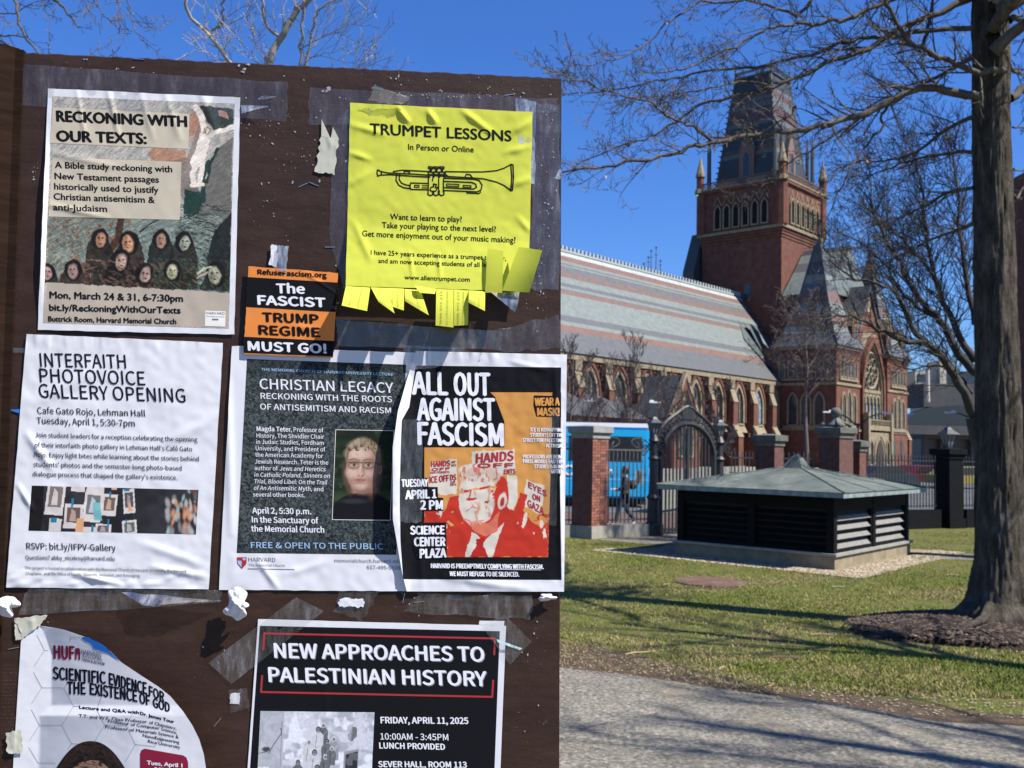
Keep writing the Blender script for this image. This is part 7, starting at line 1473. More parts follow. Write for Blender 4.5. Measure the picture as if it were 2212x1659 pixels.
# right end aisle and stepped buttress
MB().box(QX1, QX1+3.2, -8.5, -1, 0, 11.0).build('end_aisle', M_HB, HE)
m = MB(); m.add([(QX1, -9.0, 10.9), (QX1+3.6, -9.0, 10.9), (QX1+3.6, -1, 10.9), (QX1, -1, 10.9), (QX1, -8.0, 14.5), (QX1, -2, 14.5)], [(0, 1, 4), (1, 2, 5, 4), (2, 3, 5), (0, 4, 5, 3)]); m.build('end_aisle_roof', M_PROOF, HE)
arched(S(-8.5), QX1+1.6, 6.0, 1.1, 4.0, mull=0)
for xx, yy in ((QX1+3.0, -8.5),):
    MB().box(xx, xx+1.1, yy-2.0, yy, 0, 4.5).box(xx, xx+1.0, yy-1.2, yy, 4.5, 8.2).build('end_buttress', M_HB, HE)
    m = MB(); m.add([(xx-.05, yy-2.1, 4.4), (xx+1.15, yy-2.1, 4.4), (xx+1.15, yy-1.1, 6.4), (xx-.05, yy-1.1, 6.4)], [(0, 1, 2, 3)]); m.add([(xx-.05, yy-1.3, 8.1), (xx+1.05, yy-1.3, 8.1), (xx+1.05, yy, 10.6), (xx-.05, yy, 10.6)], [(0, 1, 2, 3)]); m.build('buttress_cap', M_HS, HE)
# valley roof between nave and transept
m = MB(); m.add([(-6.3, -2.6, 12.5), (-6.3, 2.4, 21.0), (-3.4, 2.2, 20.6)], [(0, 1, 2)]); m.add([(-6.32, -2.6, 13), (-9.0, 1.2, 18.2), (-6.32, 3.6, 21.4)], [(0, 1, 2)]); m.build('valley_roof', simple('valley_lead', (0.06, 0.08, 0.08), .6), HE)
MB().box(-6.2, 0, -2.6, 6, 10, 17).build('stair_block', M_HB, HE)
# far side transept roof seen left of the tower
m = MB(); m.prism([(-1.7, 18), (1.0, 18), (1.0, 37.0), (-1.7, 30.5)], TW+.5, TW+2.5, lambda u, w_, d: (u, d, w_)); m.build('far_roof', M_LEAD, HE, recalc=True)
# fleche cluster beyond the ridge
fc = aty(1406, 600, 175); fe = empty('far_rooftop_finials', (fc.x, fc.y, 0), 0, 'cluster of thin dark iron finials rising beyond the slate ridge', 'finials'); zb = fc.z
m = MB(); m.box(-1.4, 1.4, -1.4, 1.4, 0, zb).build('turret', M_HB, fe)
m = MB()
for dx, h in ((-1.3, 2.6), (0, 5.0), (.9, 5.6), (1.7, 3.2), (-.5, 3.8)):
    m.tube([(dx, 0, zb), (dx, 0, zb+h)], [.12, .05], 5); m.tube([(dx-.35, 0, zb+h*.75), (dx+.35, 0, zb+h*.75)], .06, 4); m.box(dx-.15, dx+.15, -.15, .15, zb+h-.2, zb+h+.1)
m.box(-1.5, 1.9, -.2, .2, zb, zb+.5); m.build('iron_finial', M_LEAD, fe)

# ------------------------------------------------------------ modern concrete building at the right
M_CON = noise_mat('grey_concrete', [(.3, (0.06, 0.06, 0.062)), (.7, (0.095, 0.095, 0.094))], .4, rough=.9, bump=.1, bscale=5); M_CONC = simple('cream_concrete', (0.42, 0.38, 0.30), .9, noise=.15, scale=1)
cY = 190.0
def cz(py, Y=cY, px=2050): return aty(px, py, Y).z
def cxx(px, Y=cY): return aty(px, 950, Y).x
ce = empty('concrete_building', (cxx(2050), cY, 0), 0, 'grey modern concrete building with long window bands right of the hall', 'building'); ox = cxx(2050)
x0, x1 = cxx(1996)-ox, cxx(2330)-ox
MB().box(x0, x1, 0, 8, cz(880), cz(829)).build('upper_slab', M_CON, ce)
MB().box(x0+.6, x1, 1.2, 8, cz(908), cz(880)).build('window_band', M_GL, ce)
MB().box(x0, x1, -.4, 8, cz(908)-3.7+.02, cz(908)-.02).build('lower_slab', M_CON, ce)
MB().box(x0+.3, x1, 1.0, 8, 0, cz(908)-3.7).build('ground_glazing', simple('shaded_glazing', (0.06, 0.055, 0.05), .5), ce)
for px in (1998, 2035, 2064, 2100, 2150): xx = cxx(px)-ox; MB().box(xx-.35, xx+.5, -.3, 1, 0, cz(908)-3.7).build('column', M_CON, ce)
MB().box(cxx(1996)-ox, cxx(2062)-ox, 4, 14, cz(829), cz(798)).build('penthouse', M_CONC, ce); xx = cxx(2012)-ox; MB().box(xx-1.0, xx+1.0, 3.9, 4, cz(822), cz(806)).build('penthouse_window', M_GL, ce)
MB().box(cxx(2046)-ox, cxx(2060)-ox, 3, 9, cz(829), cz(775)).build('vent_tower', M_CONC, ce); MB().box(cxx(2062)-ox, x1, 5, 20, cz(829), cz(797)).build('plant_screen', M_GL, ce)
m = MB(); m.cyl((cxx(1999)-ox, -1.2), .45, .4, cz(870), cz(800), 8).build('pipe', M_CONC, ce)
m = MB(); m.prism([(-10.5*math.cos(t), 4.0*math.sin(t)) for t in [math.pi*k_/12 for k_ in range(13)]], -3, .9, lambda u, w_, d: (u+.8, d, cz(921)+w_)); m.build('entrance_vault', simple('vault_glass', (0.03, 0.036, 0.036), .3), ce, recalc=True)
MB().box(-11.5, 12.5, -3.6, 1, cz(940), cz(921)).build('canopy', M_CON, ce)
# dark brick block seen past the trunk at the far right
rb = empty('dark_brick_block', (aty(2187, 900, 70).x+6, 72, 0), 0, 'dark brick building edge seen behind the big trunk at the right', 'building')
zt = aty(2190, 275, 70).z; xl_ = aty(2183, 900, 84).x-rb.location.x
MB().box(xl_, 30, 0, 14, 0, zt).build('wall', noise_mat('dark_red_brick', [(.3, (0.055, 0.026, 0.022)), (.7, (0.14, 0.065, 0.05))], 1.5, bump=.4, bscale=5), rb)
for i in range(3):
    for j in range(8): f_ = MB().box(xl_+1.5+i*3.4, xl_+3.0+i*3.4, -.12, 0, 3+j*3.1, 4.9+j*3.1).build('window', M_CONC, rb); MB().box(xl_+1.62+i*3.4, xl_+2.88+i*3.4, -.13, -.121, 3.12+j*3.1, 4.78+j*3.1).build('pane', M_GL, f_)

# ------------------------------------------------------------ twin arm street lights
M_SL = simple('street_light_pole', (0.03, 0.03, 0.03), .5); M_HEAD = simple('pale_lamp_head', (.72, .72, .70), .4)
def street_light(px, Y, hz, span, label, droop=1.0):
    b = aty(px, 990, Y); e_ = empty('street_light', (b.x, b.y, 0), 0, label, 'street light', 'twin arm street lights'); 
    m = MB(); m.tube([(0, 0, 0), (0, 0, hz-1.1)], [.16, .10], 8).cyl((0, 0), .13, .13, hz-1.25, hz-.9, 8).build('pole', M_SL, e_)
    for s_ in (-1, 1):
        m = MB(); m.tube([(0, 0, hz-1.1), (s_*span*.18, 0, hz-.85), (s_*span*.42, 0, hz-.35), (s_*span*.75, 0, hz-.05), (s_*span*.98, 0, hz)], [.075, .07, .06, .05, .045], 6); a_ = m.build('arm', M_SL, e_)
        m = MB(); m.box(min(s_*span*.9, s_*span*1.28), max(s_*span*.9, s_*span*1.28), -.17, .17, hz-.04, hz+.08); m.box(min(s_*span*.92, s_*span*1.05), max(s_*span*.92, s_*span*1.05), -.08, .08, hz+.08, hz+.2); m.build('lamp_head', M_HEAD, a_)
    return e_
street_light(1343, 80, aty(1343, 868, 80).z, 2.45, 'twin arm street light rising above the blue bus'); street_light(1853, 84, aty(1853, 892, 84).z, 2.35, 'twin arm street light in front of the hall doorway'); street_light(2118, 84, aty(2118, 893, 84).z, 2.35, 'twin arm street light half hidden behind the big trunk')
# parked vehicles glimpsed beyond the fence
def car(px, Y, label, col, L_=4.3):
    b = aty(px, 1000, Y); e_ = empty('parked_car', (b.x, b.y, 0), R(25), label, 'car', 'parked cars beyond the fence'); m = MB()
    prof = [(-L_/2, .35), (-L_/2, .85), (-L_/2+.5, .98), (-L_/2+1.1, 1.42), (L_/2-1.5, 1.46), (L_/2-.9, 1.0), (L_/2-.05, .86), (L_/2, .35)]
    m.prism(prof, -.85, .85, lambda u, w_, d: (u, d, w_)); m.build('body', simple('car_paint', col, .3), e_, recalc=True)
    m = MB(); m.prism([(-L_/2+.75, .98), (-L_/2+1.2, 1.36), (L_/2-1.55, 1.40), (L_/2-1.1, 1.0)], -.87, -.855, lambda u, w_, d: (u, d, w_)); m.build('side_window', M_WIN, e_, recalc=True)
    for xw in (-L_/2+.8, L_/2-.8): mm = MB(); mm.prism([(.33*math.cos(t), .33*math.sin(t)) for t in [k_*math.pi/8 for k_ in range(16)]], -.9, -.7, lambda u, w_, d: (xw+u, d, .33+w_)); mm.build('wheel', M_TYRE, e_)
car(1905, 60, 'dark parked car behind the spiked fence before the hall', (0.02, 0.025, 0.03)); car(1990, 66, 'red tailed parked car behind the spiked fence', (0.10, 0.012, 0.012)); car(2070, 64, 'yellowish parked car glimpsed left of the trunk', (0.22, 0.17, 0.03))
# ------------------------------------------------------------ bare trees
def mat_bark(name, a, b_, c, sc_=6.0, bump=1.0, dist=.03):
    m, n, p = new_mat(name); tc = N(n, 'ShaderNodeTexCoord'); mp = N(n, 'ShaderNodeMapping'); mp.inputs['Scale'].default_value = (1, 1, .32); n.links.new(tc.outputs['Object'], mp.inputs[0])
    t = N(n, 'ShaderNodeTexNoise', Scale=sc_, Detail=8.0, Roughness=.7); n.links.new(mp.outputs[0], t.inputs['Vector'])
    r = ramp(n, [(.3, a), (.5, b_), (.7, c)]); n.links.new(t.outputs[0], r.inputs[0]); n.links.new(r.outputs[0], p.inputs['Base Color']); p.inputs['Roughness'].default_value = .9; p.inputs['Specular IOR Level'].default_value = .15
    v = N(n, 'ShaderNodeTexNoise', Scale=sc_*3.5, Detail=6.0, Roughness=.75); n.links.new(mp.outputs[0], v.inputs['Vector']); bb_ = N(n, 'ShaderNodeBump', Strength=bump, Distance=dist); n.links.new(v.outputs[0], bb_.inputs['Height']); n.links.new(bb_.outputs[0], p.inputs['Normal']); return m
M_BARK = mat_bark('grey_brown_bark', (0.045, 0.037, 0.028), (0.12, 0.102, 0.078), (0.24, 0.21, 0.165), 9, 1.0, .11); M_TWIG = mat_bark('branch_bark', (0.045, 0.037, 0.03), (0.09, 0.076, 0.062), (0.17, 0.15, 0.125), 9, .3, .01)
M_TW2 = simple('reddish_twigs', (0.105, 0.078, 0.066), .9, noise=.3, scale=3); M_TW3 = simple('pale_branch', (0.26, 0.235, 0.20), .9, noise=.35, scale=4); M_TW4 = simple('dark_twigs', (0.035, 0.029, 0.025), .9, noise=.3, scale=3)
def child_dir(T, rnd, lo=.45, hi=1.05, up=0.0, flatten=None):
    ax = T.orthogonal().normalized(); ax.rotate(Matrix.Rotation(rnd.uniform(0, 6.283), 3, T)); d = T.copy(); d.rotate(Matrix.Rotation(rnd.uniform(lo, hi), 3, ax)); d.z += up
    if flatten is not None: d -= flatten[0]*(d.dot(flatten[0])*flatten[1])
    return d.normalized()
def grow(m, P, D, L, r, lev, rnd, kids=(5, 4, 3), up=.10, wig=.22, flatten=None, minr=.0028, sides=3, shrink=(.32, .62)):
    n = 5 if L > .35 else 4; pts_ = [P.copy()]; d = D.copy(); p = P.copy()
    for i in range(n):
        d = (d+Vector((rnd.gauss(0, wig), rnd.gauss(0, wig), rnd.gauss(0, wig)+up*.35))*.55).normalized(); p = p+d*(L/n); pts_.append(p.copy())
    rad = [max(minr, r*(1-.72*i/n)) for i in range(n+1)]; m.tube(pts_, rad, 5 if r > .02 else (4 if r > .010 else sides))
    if lev <= 0: return
    k = kids[min(lev-1, len(kids)-1)]
    for j in range(k):
        t = (j+rnd.uniform(.25, .95))/k; t = .12+.86*t; i = min(n-1, int(t*n)); q = pts_[i].lerp(pts_[i+1], t*n-i) if t*n-i <= 1 else pts_[-1]; T = (pts_[i+1]-pts_[i]).normalized()
        grow(m, q, child_dir(T, rnd, up=up, flatten=flatten), L*rnd.uniform(*shrink)*(1.15-.5*t), max(minr, r*(1-.72*t)*.55), lev-1, rnd, kids, up, wig, flatten, minr, sides, shrink)
def smooth_path(P, k=4):
    out = []
    for i in range(len(P)-1):
        a = P[max(0, i-1)]; b = P[i]; c = P[i+1]; d = P[min(len(P)-1, i+2)]
        for j in range(k): t = j/k; out.append(.5*((2*b)+(c-a)*t+(2*a-5*b+4*c-d)*t*t+(3*b-a-3*c+d)*t**3))
    out.append(P[-1]); return out
def limb(m, mt, P, r0, r1, rnd, nk, Lk, lev=2, up=.1, kids=(4, 4, 3), flatten=None, minr=.003, wig=.2, sides=8, jag=.0):
    P = smooth_path(P); n = len(P); L = [0]
    for i in range(n-1): L.append(L[-1]+(P[i+1]-P[i]).length)
    if jag: P = [P[0]]+[p+Vector((rnd.gauss(0, jag), rnd.gauss(0, jag), rnd.gauss(0, jag))) for p in P[1:-1]]+[P[-1]]
    rad = [(r0+(r1-r0)*(l/L[-1])**.75)*(1+.10*(rnd.random()-.5)) for l in L]; m.tube(P, rad, sides)
    for j in range(nk):
        t = (.10+.9*(j+rnd.random())/nk); s_ = t*L[-1]; i = max(0, min(n-2, int(np.searchsorted(L, s_))-1)); q = P[i].lerp(P[i+1], min(1, max(0, (s_-L[i])/(L[i+1]-L[i]+1e-9)))); T = (P[i+1]-P[i]).normalized()
        grow(mt, q, child_dir(T, rnd, .4, 1.0, up=up, flatten=flatten), Lk*rnd.uniform(.45, 1.1)*(1.1-.4*t), min(.016, max(.005, rad[i]*.42)), lev, rnd, kids, up, wig, flatten, minr)
def pxl(L_, Y0, Y1): n = len(L_); return [aty(x, y, Y0+(Y1-Y0)*i/(n-1)) for i, (x, y) in enumerate(L_)]
# ---- the big oak at the right
tb = Vector((6.10, 12.3, 0)); TY = 12.3
rnd = random.Random(12)
oe = empty('oak_tree', (tb.x, tb.y, 0), 0, 'big bare oak with a thick grey trunk standing in a dark mulch ring', 'tree')
def trunk_mesh():
    m = MB(); lv = []; n = 110; zs = [-.15, 0, .06, .14, .25, .4, .6, .9, 1.3, 1.8, 2.4, 3.0, 3.6, 4.2, 4.8, 5.4, 6.0, 6.6, 7.4, 8.4, 9.6]
    for z in zs:
        c = aty(np.interp(z, [0, 1.0, 3.0, 5, 8, 10], [2160, 2158, 2155, 2150, 2146, 2144]), 829, TY); c = Vector((c.x, TY, z)); r = np.interp(z, [.1, .25, .4, .9, 2, 5, 8, 9.6], [.56, .52, .40, .30, .268, .232, .215, .19]); ring = []
        for i in range(n):
            a = 2*math.pi*i/n; fl_ = 1+.16*math.exp(-max(z, 0)/.28)*math.sin(5*a+.6)+.05*math.exp(-max(z, 0)/.8)*math.sin(3*a+2)
            rr = r*fl_*(1+.035*(fbm(np.array([a*3]), np.array([z*1.2]), 3)[0]-.5)*2+.03*(vno(np.array([a*7]), np.array([z*2.5]), 8)[0]-.5))
            for zb_, ab in ((4.35, 4.6), (3.1, 5.0), (5.05, 5.2), (2.55, 4.4)): rr += .05*math.exp(-((z-zb_)/.13)**2-((a-ab)/.35)**2)
            ring.append((c.x+rr*math.cos(a)-tb.x, c.y+rr*math.sin(a)-tb.y, z))
        lv.append(ring)
    zf = []
    for j in range(len(lv)-1):
        for s_ in range(7): t = s_/7; zf.append([tuple(p*(1-t)+q*t for p, q in zip(a, b)) for a, b in zip(lv[j], lv[j+1])])
    zf.append(lv[-1]); arr = np.array(zf); c_ = arr.mean(1, keepdims=True); d_ = arr-c_; d_[..., 2] = 0; rl = np.linalg.norm(d_, axis=2); ang = np.arctan2(d_[..., 1], d_[..., 0]); Zz = arr[..., 2]
    su = np.cos(ang)*6+np.sin(ang)*2.3+11; sv = np.sin(ang)*6-np.cos(ang)*1.7+13; rid = np.abs(fbm(su*2.0+Zz*.8, sv*2.0+Zz*2.3, 5, 3)-.5)*2; kn = fbm(su*.5, Zz*1.1+sv*.3, 9, 2)
    dd = .030*np.clip(rid*2.2, 0, 1)-.016+.03*(kn-.5); arr[..., :2] += d_[..., :2]/np.maximum(rl, 1e-6)[..., None]*dd[..., None]
    vs_ = [tuple(p) for p in arr.reshape(-1, 3).tolist()]; m.add(vs_, [(j*n+i, j*n+(i+1) % n, (j+1)*n+(i+1) % n, (j+1)*n+i) for j in range(len(zf)-1) for i in range(n)]); return m
trunk_mesh().build('trunk', M_BARK, oe, smooth=True)
toL = lambda o_: o_
def shift(m, e_): 
    L_ = e_.location; m.v = [(x-L_.x, y-L_.y, z-L_.z) for x, y, z in m.v]; return m
limbs = [
 ([(2125, 200), (2112, 207), (2074, 202), (2007, 189), (1936, 209), (1874, 240), (1798, 267), (1770, 269), (1696, 286), (1607, 296), (1540, 307), (1500, 317), (1447, 337), (1367, 347), (1313, 361), (1215, 372), (1120, 392)], TY, 11.0, .062, .010, 40, .75),
 ([(2172, 151), (2140, 154), (2105, 156), (2052, 133), (1998, 109), (1958, 84), (1932, 36), (1900, -20), (1860, -90)], TY-.25, 11.6, .045, .02, 20, .7),
 ([(1994, 104), (2004, 60), (2012, 10), (2016, -60)], 12.6, 12.4, .030, .015, 5, .5),
 ([(2110, -10), (2007, 36), (1945, 62), (1874, 104), (1785, 138), (1696, 178), (1671, 187), (1575, 211), (1500, 235), (1447, 269), (1391, 301), (1329, 320), (1255, 349)], TY, 12.0, .050, .007, 34, .75),
 ([(2105, -60), (1990, -25), (1896, 13), (1829, 42), (1770, 50), (1719, 51), (1673, 61), (1607, 88), (1527, 128), (1473, 153), (1407, 157)], TY, 11.4, .045, .007, 30, .7),
 ([(2110, 60), (1990, 66), (1945, 80), (1887, 80), (1829, 89), (1770, 112), (1687, 131), (1633, 144), (1553, 152), (1473, 163), (1393, 181), (1295, 199), (1215, 205)], TY, 12.6, .040, .006, 34, .75),
 ([(1540, 307), (1500, 277), (1468, 261), (1433, 245), (1407, 221), (1353, 208), (1295, 192), (1240, 170), (1180, 144)], 11.55, 10.8, .020, .005, 22, .6),
 ([(1938, 213), (1905, 249), (1905, 271), (1865, 320), (1829, 378), (1812, 422), (1776, 489)], 12.8, 12.3, .022, .005, 14, .45),
 ([(1852, 258), (1763, 316), (1696, 360), (1640, 400), (1580, 430)], 12.5, 12.0, .018, .004, 12, .45),
 ([(1800, -60), (1727, 32), (1713, 29), (1633, 4), (1553, 4), (1521, 0), (1487, 19), (1447, 45), (1407, 85), (1353, 120), (1287, 140), (1215, 139)], 12.9, 11.2, .028, .005, 22, .65),
 ([(1671, 187), (1610, 178), (1553, 186), (1473, 200), (1393, 208), (1300, 205)], 12.5, 11.8, .016, .004, 14, .5),
 ([(1719, 230), (1690, 262), (1620, 290), (1560, 300), (1520, 330)], 12.4, 12.0, .016, .005, 8, .4),
 ([(2108, 480), (2060, 500), (1990, 530), (1930, 560), (1880, 590)], TY, 14.2, .030, .006, 24, .7),
 ([(2108, 330), (2040, 332), (1960, 350), (1900, 372), (1840, 384)], TY, 14.6, .030, .006, 28, .75),
 ([(2108, 250), (2050, 275), (1990, 320), (1930, 345), (1860, 350), (1800, 372)], TY, 14.2, .032, .006, 28, .8),
 ([(2105, 405), (2040, 420), (1985, 455), (1930, 470), (1860, 500)], TY, 14.4, .028, .006, 28, .75),
 ([(2105, 120), (2020, 170), (1950, 200), (1880, 230), (1810, 300)], TY, 14.8, .034, .006, 28, .8),
 ([(2180, 45), (2200, 40), (2240, 90), (2300, 120)], TY, 13.0, .05, .02, 8, .6), ([(2182, 212), (2212, 187), (2260, 150), (2330, 90)], TY, 12.6, .06, .03, 8, .6), ([(2180, 140), (2212, 165), (2290, 180)], TY, 13.6, .03, .01, 8, .5),
 ([(2188, 275), (2212, 279), (2260, 270)], TY, 13.2, .014, .006, 4, .4), ([(2190, 365), (2212, 368), (2260, 360)], TY, 13.2, .014, .006, 4, .4), ([(2188, 420), (2202, 425), (2215, 395), (2250, 380)], TY, 12.9, .018, .008, 4, .4),
 ([(2135, -200), (2100, -340), (1980, -520), (1800, -700)], TY, 11.6, .12, .03, 20, 1.1), ([(2140, -180), (2200, -400), (2350, -600)], TY, 12.4, .11, .03, 16, 1.1), ([(2138, -150), (2000, -180), (1800, -160), (1600, -140), (1400, -80)], TY, 11.4, .07, .012, 26, .8), ([(2140, -250), (2150, -500), (2120, -900)], TY, 13.6, .15, .03, 20, 1.1), ([(2130, -90), (2010, -110), (1860, -140), (1700, -120), (1560, -70), (1430, -30)], TY, 13.5, .05, .01, 20, .7)]
mt = MB()
for i, (P_, Y0, Y1, r0, r1, nk, Lk) in enumerate(limbs):
    m = MB(); limb(m, mt, pxl(P_, Y0, Y1), r0, r1, rnd, int(nk*1.45), Lk, lev=2, up=.12, jag=.012); shift(m, oe).build('branch', M_TWIG, oe, smooth=True)
for P_ in ([(6, 12, 7.3), (6.8, 11.2, 8.0), (7.6, 10.2, 8.5), (8.3, 9.0, 8.9)], [(6, 12, 7.8), (7.2, 12.4, 8.4), (8.6, 12.6, 8.9), (10, 12.5, 9.3)], [(6, 12, 7.6), (6.2, 10.6, 8.2), (6.6, 9.2, 8.7), (6.5, 8.0, 9.0)], [(6, 12, 7.5), (6.6, 13.3, 8.3), (7.4, 14.6, 8.9), (7.6, 15.8, 9.3)], [(6, 12, 7.9), (7.0, 11.6, 8.9), (8.1, 11.0, 9.9), (9.2, 10.6, 10.6)], [(6, 12, 8.2), (5.2, 10.8, 8.9), (4.8, 9.6, 9.4)]):
    m = MB(); limb(m, mt, [Vector(p) for p in P_], .085, .02, rnd, 16, .8, lev=1, up=.12, jag=.03); shift(m, oe).build('branch', M_TWIG, oe, smooth=True)
o = shift(mt, oe).build('twigs', M_TWIG, oe); o['kind'] = 'stuff'
# clinging dead leaves
m = MB(); vv = mt.v
LF = simple('dead_oak_leaf', (0.20, 0.10, 0.06), .8, noise=.3, scale=9); LF2 = simple('pale_dead_leaf', (0.50, 0.40, 0.30), .8)
for i in range(150):
    p = Vector(rnd.choice(vv)); m.m = 1 if rnd.random() < .4 else 0; s_ = rnd.uniform(.022, .045); a = Vector((rnd.gauss(0, 1), rnd.gauss(0, 1), rnd.gauss(0, 1))).normalized()*s_; b = Vector((rnd.gauss(0, .4), rnd.gauss(0, .4), -1)).normalized()*s_*1.5
    m.add([tuple(p), tuple(p+a*.6+b*.4), tuple(p+b*1.1+a*.2), tuple(p-a*.6+b*.5), tuple(p+b*.5+a.cross(b).normalized()*s_*.3)], [(0, 1, 4), (1, 2, 4), (2, 3, 4), (3, 0, 4)])
o = m.build('clinging_leaves', [LF, LF2], oe); o['kind'] = 'stuff'
# mulch ring with roots
M_MULCH = noise_mat('dark_mulch', [(.3, (0.018, 0.012, 0.009)), (.6, (0.045, 0.03, 0.022)), (.8, (0.09, 0.065, 0.045))], 12, bump=1, bscale=30, dist=.05, rn=.8)
m = MB(); n = 48; rings = [(1.95, -.01), (1.8, .06), (1.4, .12), (.9, .17), (.4, .20)]; vs_ = []
for r_, z in rings:
    for i in range(n): a = 2*math.pi*i/n; q = r_*.95*(1+.10*(vno(np.array([math.cos(a)*2+5]), np.array([math.sin(a)*2+5]), 3)[0]-.5)*2); vs_.append((q*math.cos(a), q*math.sin(a)*.58, z*1.05+.02*rnd.random()))
m.add(vs_, [(j*n+i, j*n+(i+1) % n, (j+1)*n+(i+1) % n, (j+1)*n+i) for j in range(4) for i in range(n)]+[tuple(range(4*n, 5*n))])
o = m.build('mulch_ring', M_MULCH); o.location = (tb.x, tb.y, 0); tag(o, kind='structure')
for vx in o.data.vertices: pass
MC = [simple('mulch_chip_'+c, v, .9) for c, v in (('dark', (0.03, 0.02, 0.014)), ('mid', (0.09, 0.06, 0.04)), ('pale', (0.32, 0.25, 0.17)))]
def pm_():
    a = rnd.uniform(0, 6.283); r_ = 1.85*math.sqrt(rnd.random()); return tb.x+r_*math.cos(a), tb.y+r_*.58*math.sin(a), 1.05*float(np.interp(r_, [0, .4, .9, 1.4, 1.8, 1.95], [.2, .2, .17, .12, .06, 0]))+.008
rnd2 = rnd; bits('mulch_chips', 'dark bark mulch chips heaped around the oak trunk', 4200, pm_, [MC[0], MC[0], MC[0], MC[1], MC[1], MC[1]], .028, .5)
bits('pale_chips', 'few pale wood chips on the dark mulch', 60, pm_, [MC[2]], .022, .4)
m = MB(); m.tube([(-.20, -.30, .36), (-.38, -.48, .24), (-.58, -.60, .19), (-.75, -.62, .12)], [.08, .055, .035, .02], 8); m.build('root', M_BARK, oe, smooth=True)

# ---- second tree behind the trunk, dark spreading limbs
b2 = aty(2150, 1000, 21.0); t2 = empty('spreading_tree', (b2.x, b2.y, 0), 0, 'dark bare tree behind the oak whose thick limbs lean left', 'tree'); rnd = random.Random(40)
m = MB(); J = [aty(2160, 1210, 21), aty(2155, 1050, 21), aty(2120, 940, 21), aty(2107, 899, 21)]; J[0].z = 0; m.tube(smooth_path(J), [.34-.02*i*.6 for i in range(13)], 10); shift(m, t2).build('trunk', M_TW4, t2, smooth=True)
mt = MB()
L2 = [([(2107, 899), (2073, 830), (2020, 756), (1958, 737), (1930, 730), (1887, 705), (1848, 684), (1798, 684), (1760, 700)], 21, 19.5, .12, .012, 26, 1.1),
      ([(2073, 830), (2030, 760), (2012, 751), (1969, 705), (1933, 634), (1880, 609), (1840, 600), (1790, 560)], 21, 20, .10, .012, 26, 1.2),
      ([(2110, 805), (2061, 751), (2034, 694), (1981, 640), (1945, 569), (1909, 511), (1887, 445), (1880, 380)], 21, 21.5, .11, .012, 34, 1.3),
      ([(2034, 694), (2012, 684), (1958, 641), (1900, 560), (1850, 520), (1800, 500)], 21, 22, .05, .010, 30, 1.3),
      ([(2107, 780), (2060, 700), (2020, 600), (2000, 500), (1990, 400), (1960, 300)], 21, 22.5, .09, .012, 40, 1.5),
      ([(2107, 700), (2080, 560), (2070, 430), (2050, 300)], 21, 22, .08, .012, 36, 1.5), ([(2020, 600), (1950, 520), (1900, 470), (1850, 440)], 21.5, 23, .05, .010, 26, 1.3),
      ([(2100, 850), (2060, 800), (2010, 790), (1960, 800), (1920, 780)], 21, 22.5, .04, .008, 16, .9)]
for P_, Y0, Y1, r0, r1, nk, Lk in L2: m = MB(); limb(m, mt, pxl(P_, Y0, Y1), r0, r1, rnd, int(nk*1.5), Lk, lev=2, up=.16, minr=.0045, jag=.02, kids=(4, 5)); shift(m, t2).build('branch', M_TW4, t2, smooth=True)
o = shift(mt, t2).build('twigs', M_TW4, t2); o['kind'] = 'stuff'

# ---- free standing generated trees
def gen_tree(name, label, loc, h, r, seed, mat, cat='tree', group='small bare street trees', spread=.8, first=.22, nl=14, minr=.008, lev=2, kids=(4, 5), up=.35, Lf=.42, lean=(0, 0)):
    rnd = random.Random(seed); e_ = empty(name, (loc[0], loc[1], 0), 0, label, cat, group); m = MB(); P_ = [Vector((lean[0]*t+rnd.gauss(0, .012*h)*t, lean[1]*t+rnd.gauss(0, .012*h)*t, h*.86*t)) for t in [i/6 for i in range(7)]]; P_ = smooth_path(P_, 3)
    m.tube(P_, [r*(1-.85*(i/(len(P_)-1))) for i in range(len(P_))], 8); m.build('trunk', mat, e_, smooth=True); mt = MB()
    for j in range(nl):
        t = first+(1-first)*(j+rnd.random())/nl; t = min(t, .98); i = min(len(P_)-2, int(t*(len(P_)-1))); q = P_[i]; a = rnd.uniform(0, 6.283); d = Vector((math.cos(a)*spread, math.sin(a)*spread, .55+up*rnd.random())).normalized()
        grow(mt, q, d, h*Lf*rnd.uniform(.6, 1.1)*(1.1-.6*t), max(minr*1.5, r*.42*(1-.8*t)), lev+1, rnd, kids+(6,), up, .16, None, minr)
    o = mt.build('branches', mat, e_); o['kind'] = 'stuff'; return e_
def bx(px, Y): v = aty(px, 990, Y); return (v.x, v.y)
gen_tree('street_tree', 'slim bare tree before the slate roof near the board', bx(1363, 60), 9.6, .10, 61, M_TW2, minr=.009, nl=20, up=.6, spread=.6)
gen_tree('street_tree', 'bare tree cropped by the right edge of the board', bx(1232, 55), 9.0, .12, 62, M_TW2, minr=.010, nl=20)
gen_tree('street_tree', 'bare tree just right of the slim tree before the nave', bx(1420, 70), 8.2, .10, 63, M_TW2, minr=.010, nl=16)
gen_tree('street_tree', 'bushy bare tree before the middle of the nave wall', bx(1480, 75), 8.0, .12, 64, M_TW2, minr=.011, nl=18, first=.12)
gen_tree('street_tree', 'tall curly twigged tree in front of the brick pavilion', bx(1742, 66), 13.6, .20, 65, M_TW2, minr=.011, nl=26, first=.5, up=.1)
gen_tree('street_tree', 'bare tree low behind the bus near the gabled porch', bx(1280, 72), 6.5, .10, 66, M_TW2, minr=.011, nl=18, first=.12)
gen_tree('street_tree', 'bare tree beside the lamp right of the arched gate', bx(1555, 68), 6.8, .09, 67, M_TW2, minr=.015, nl=10)
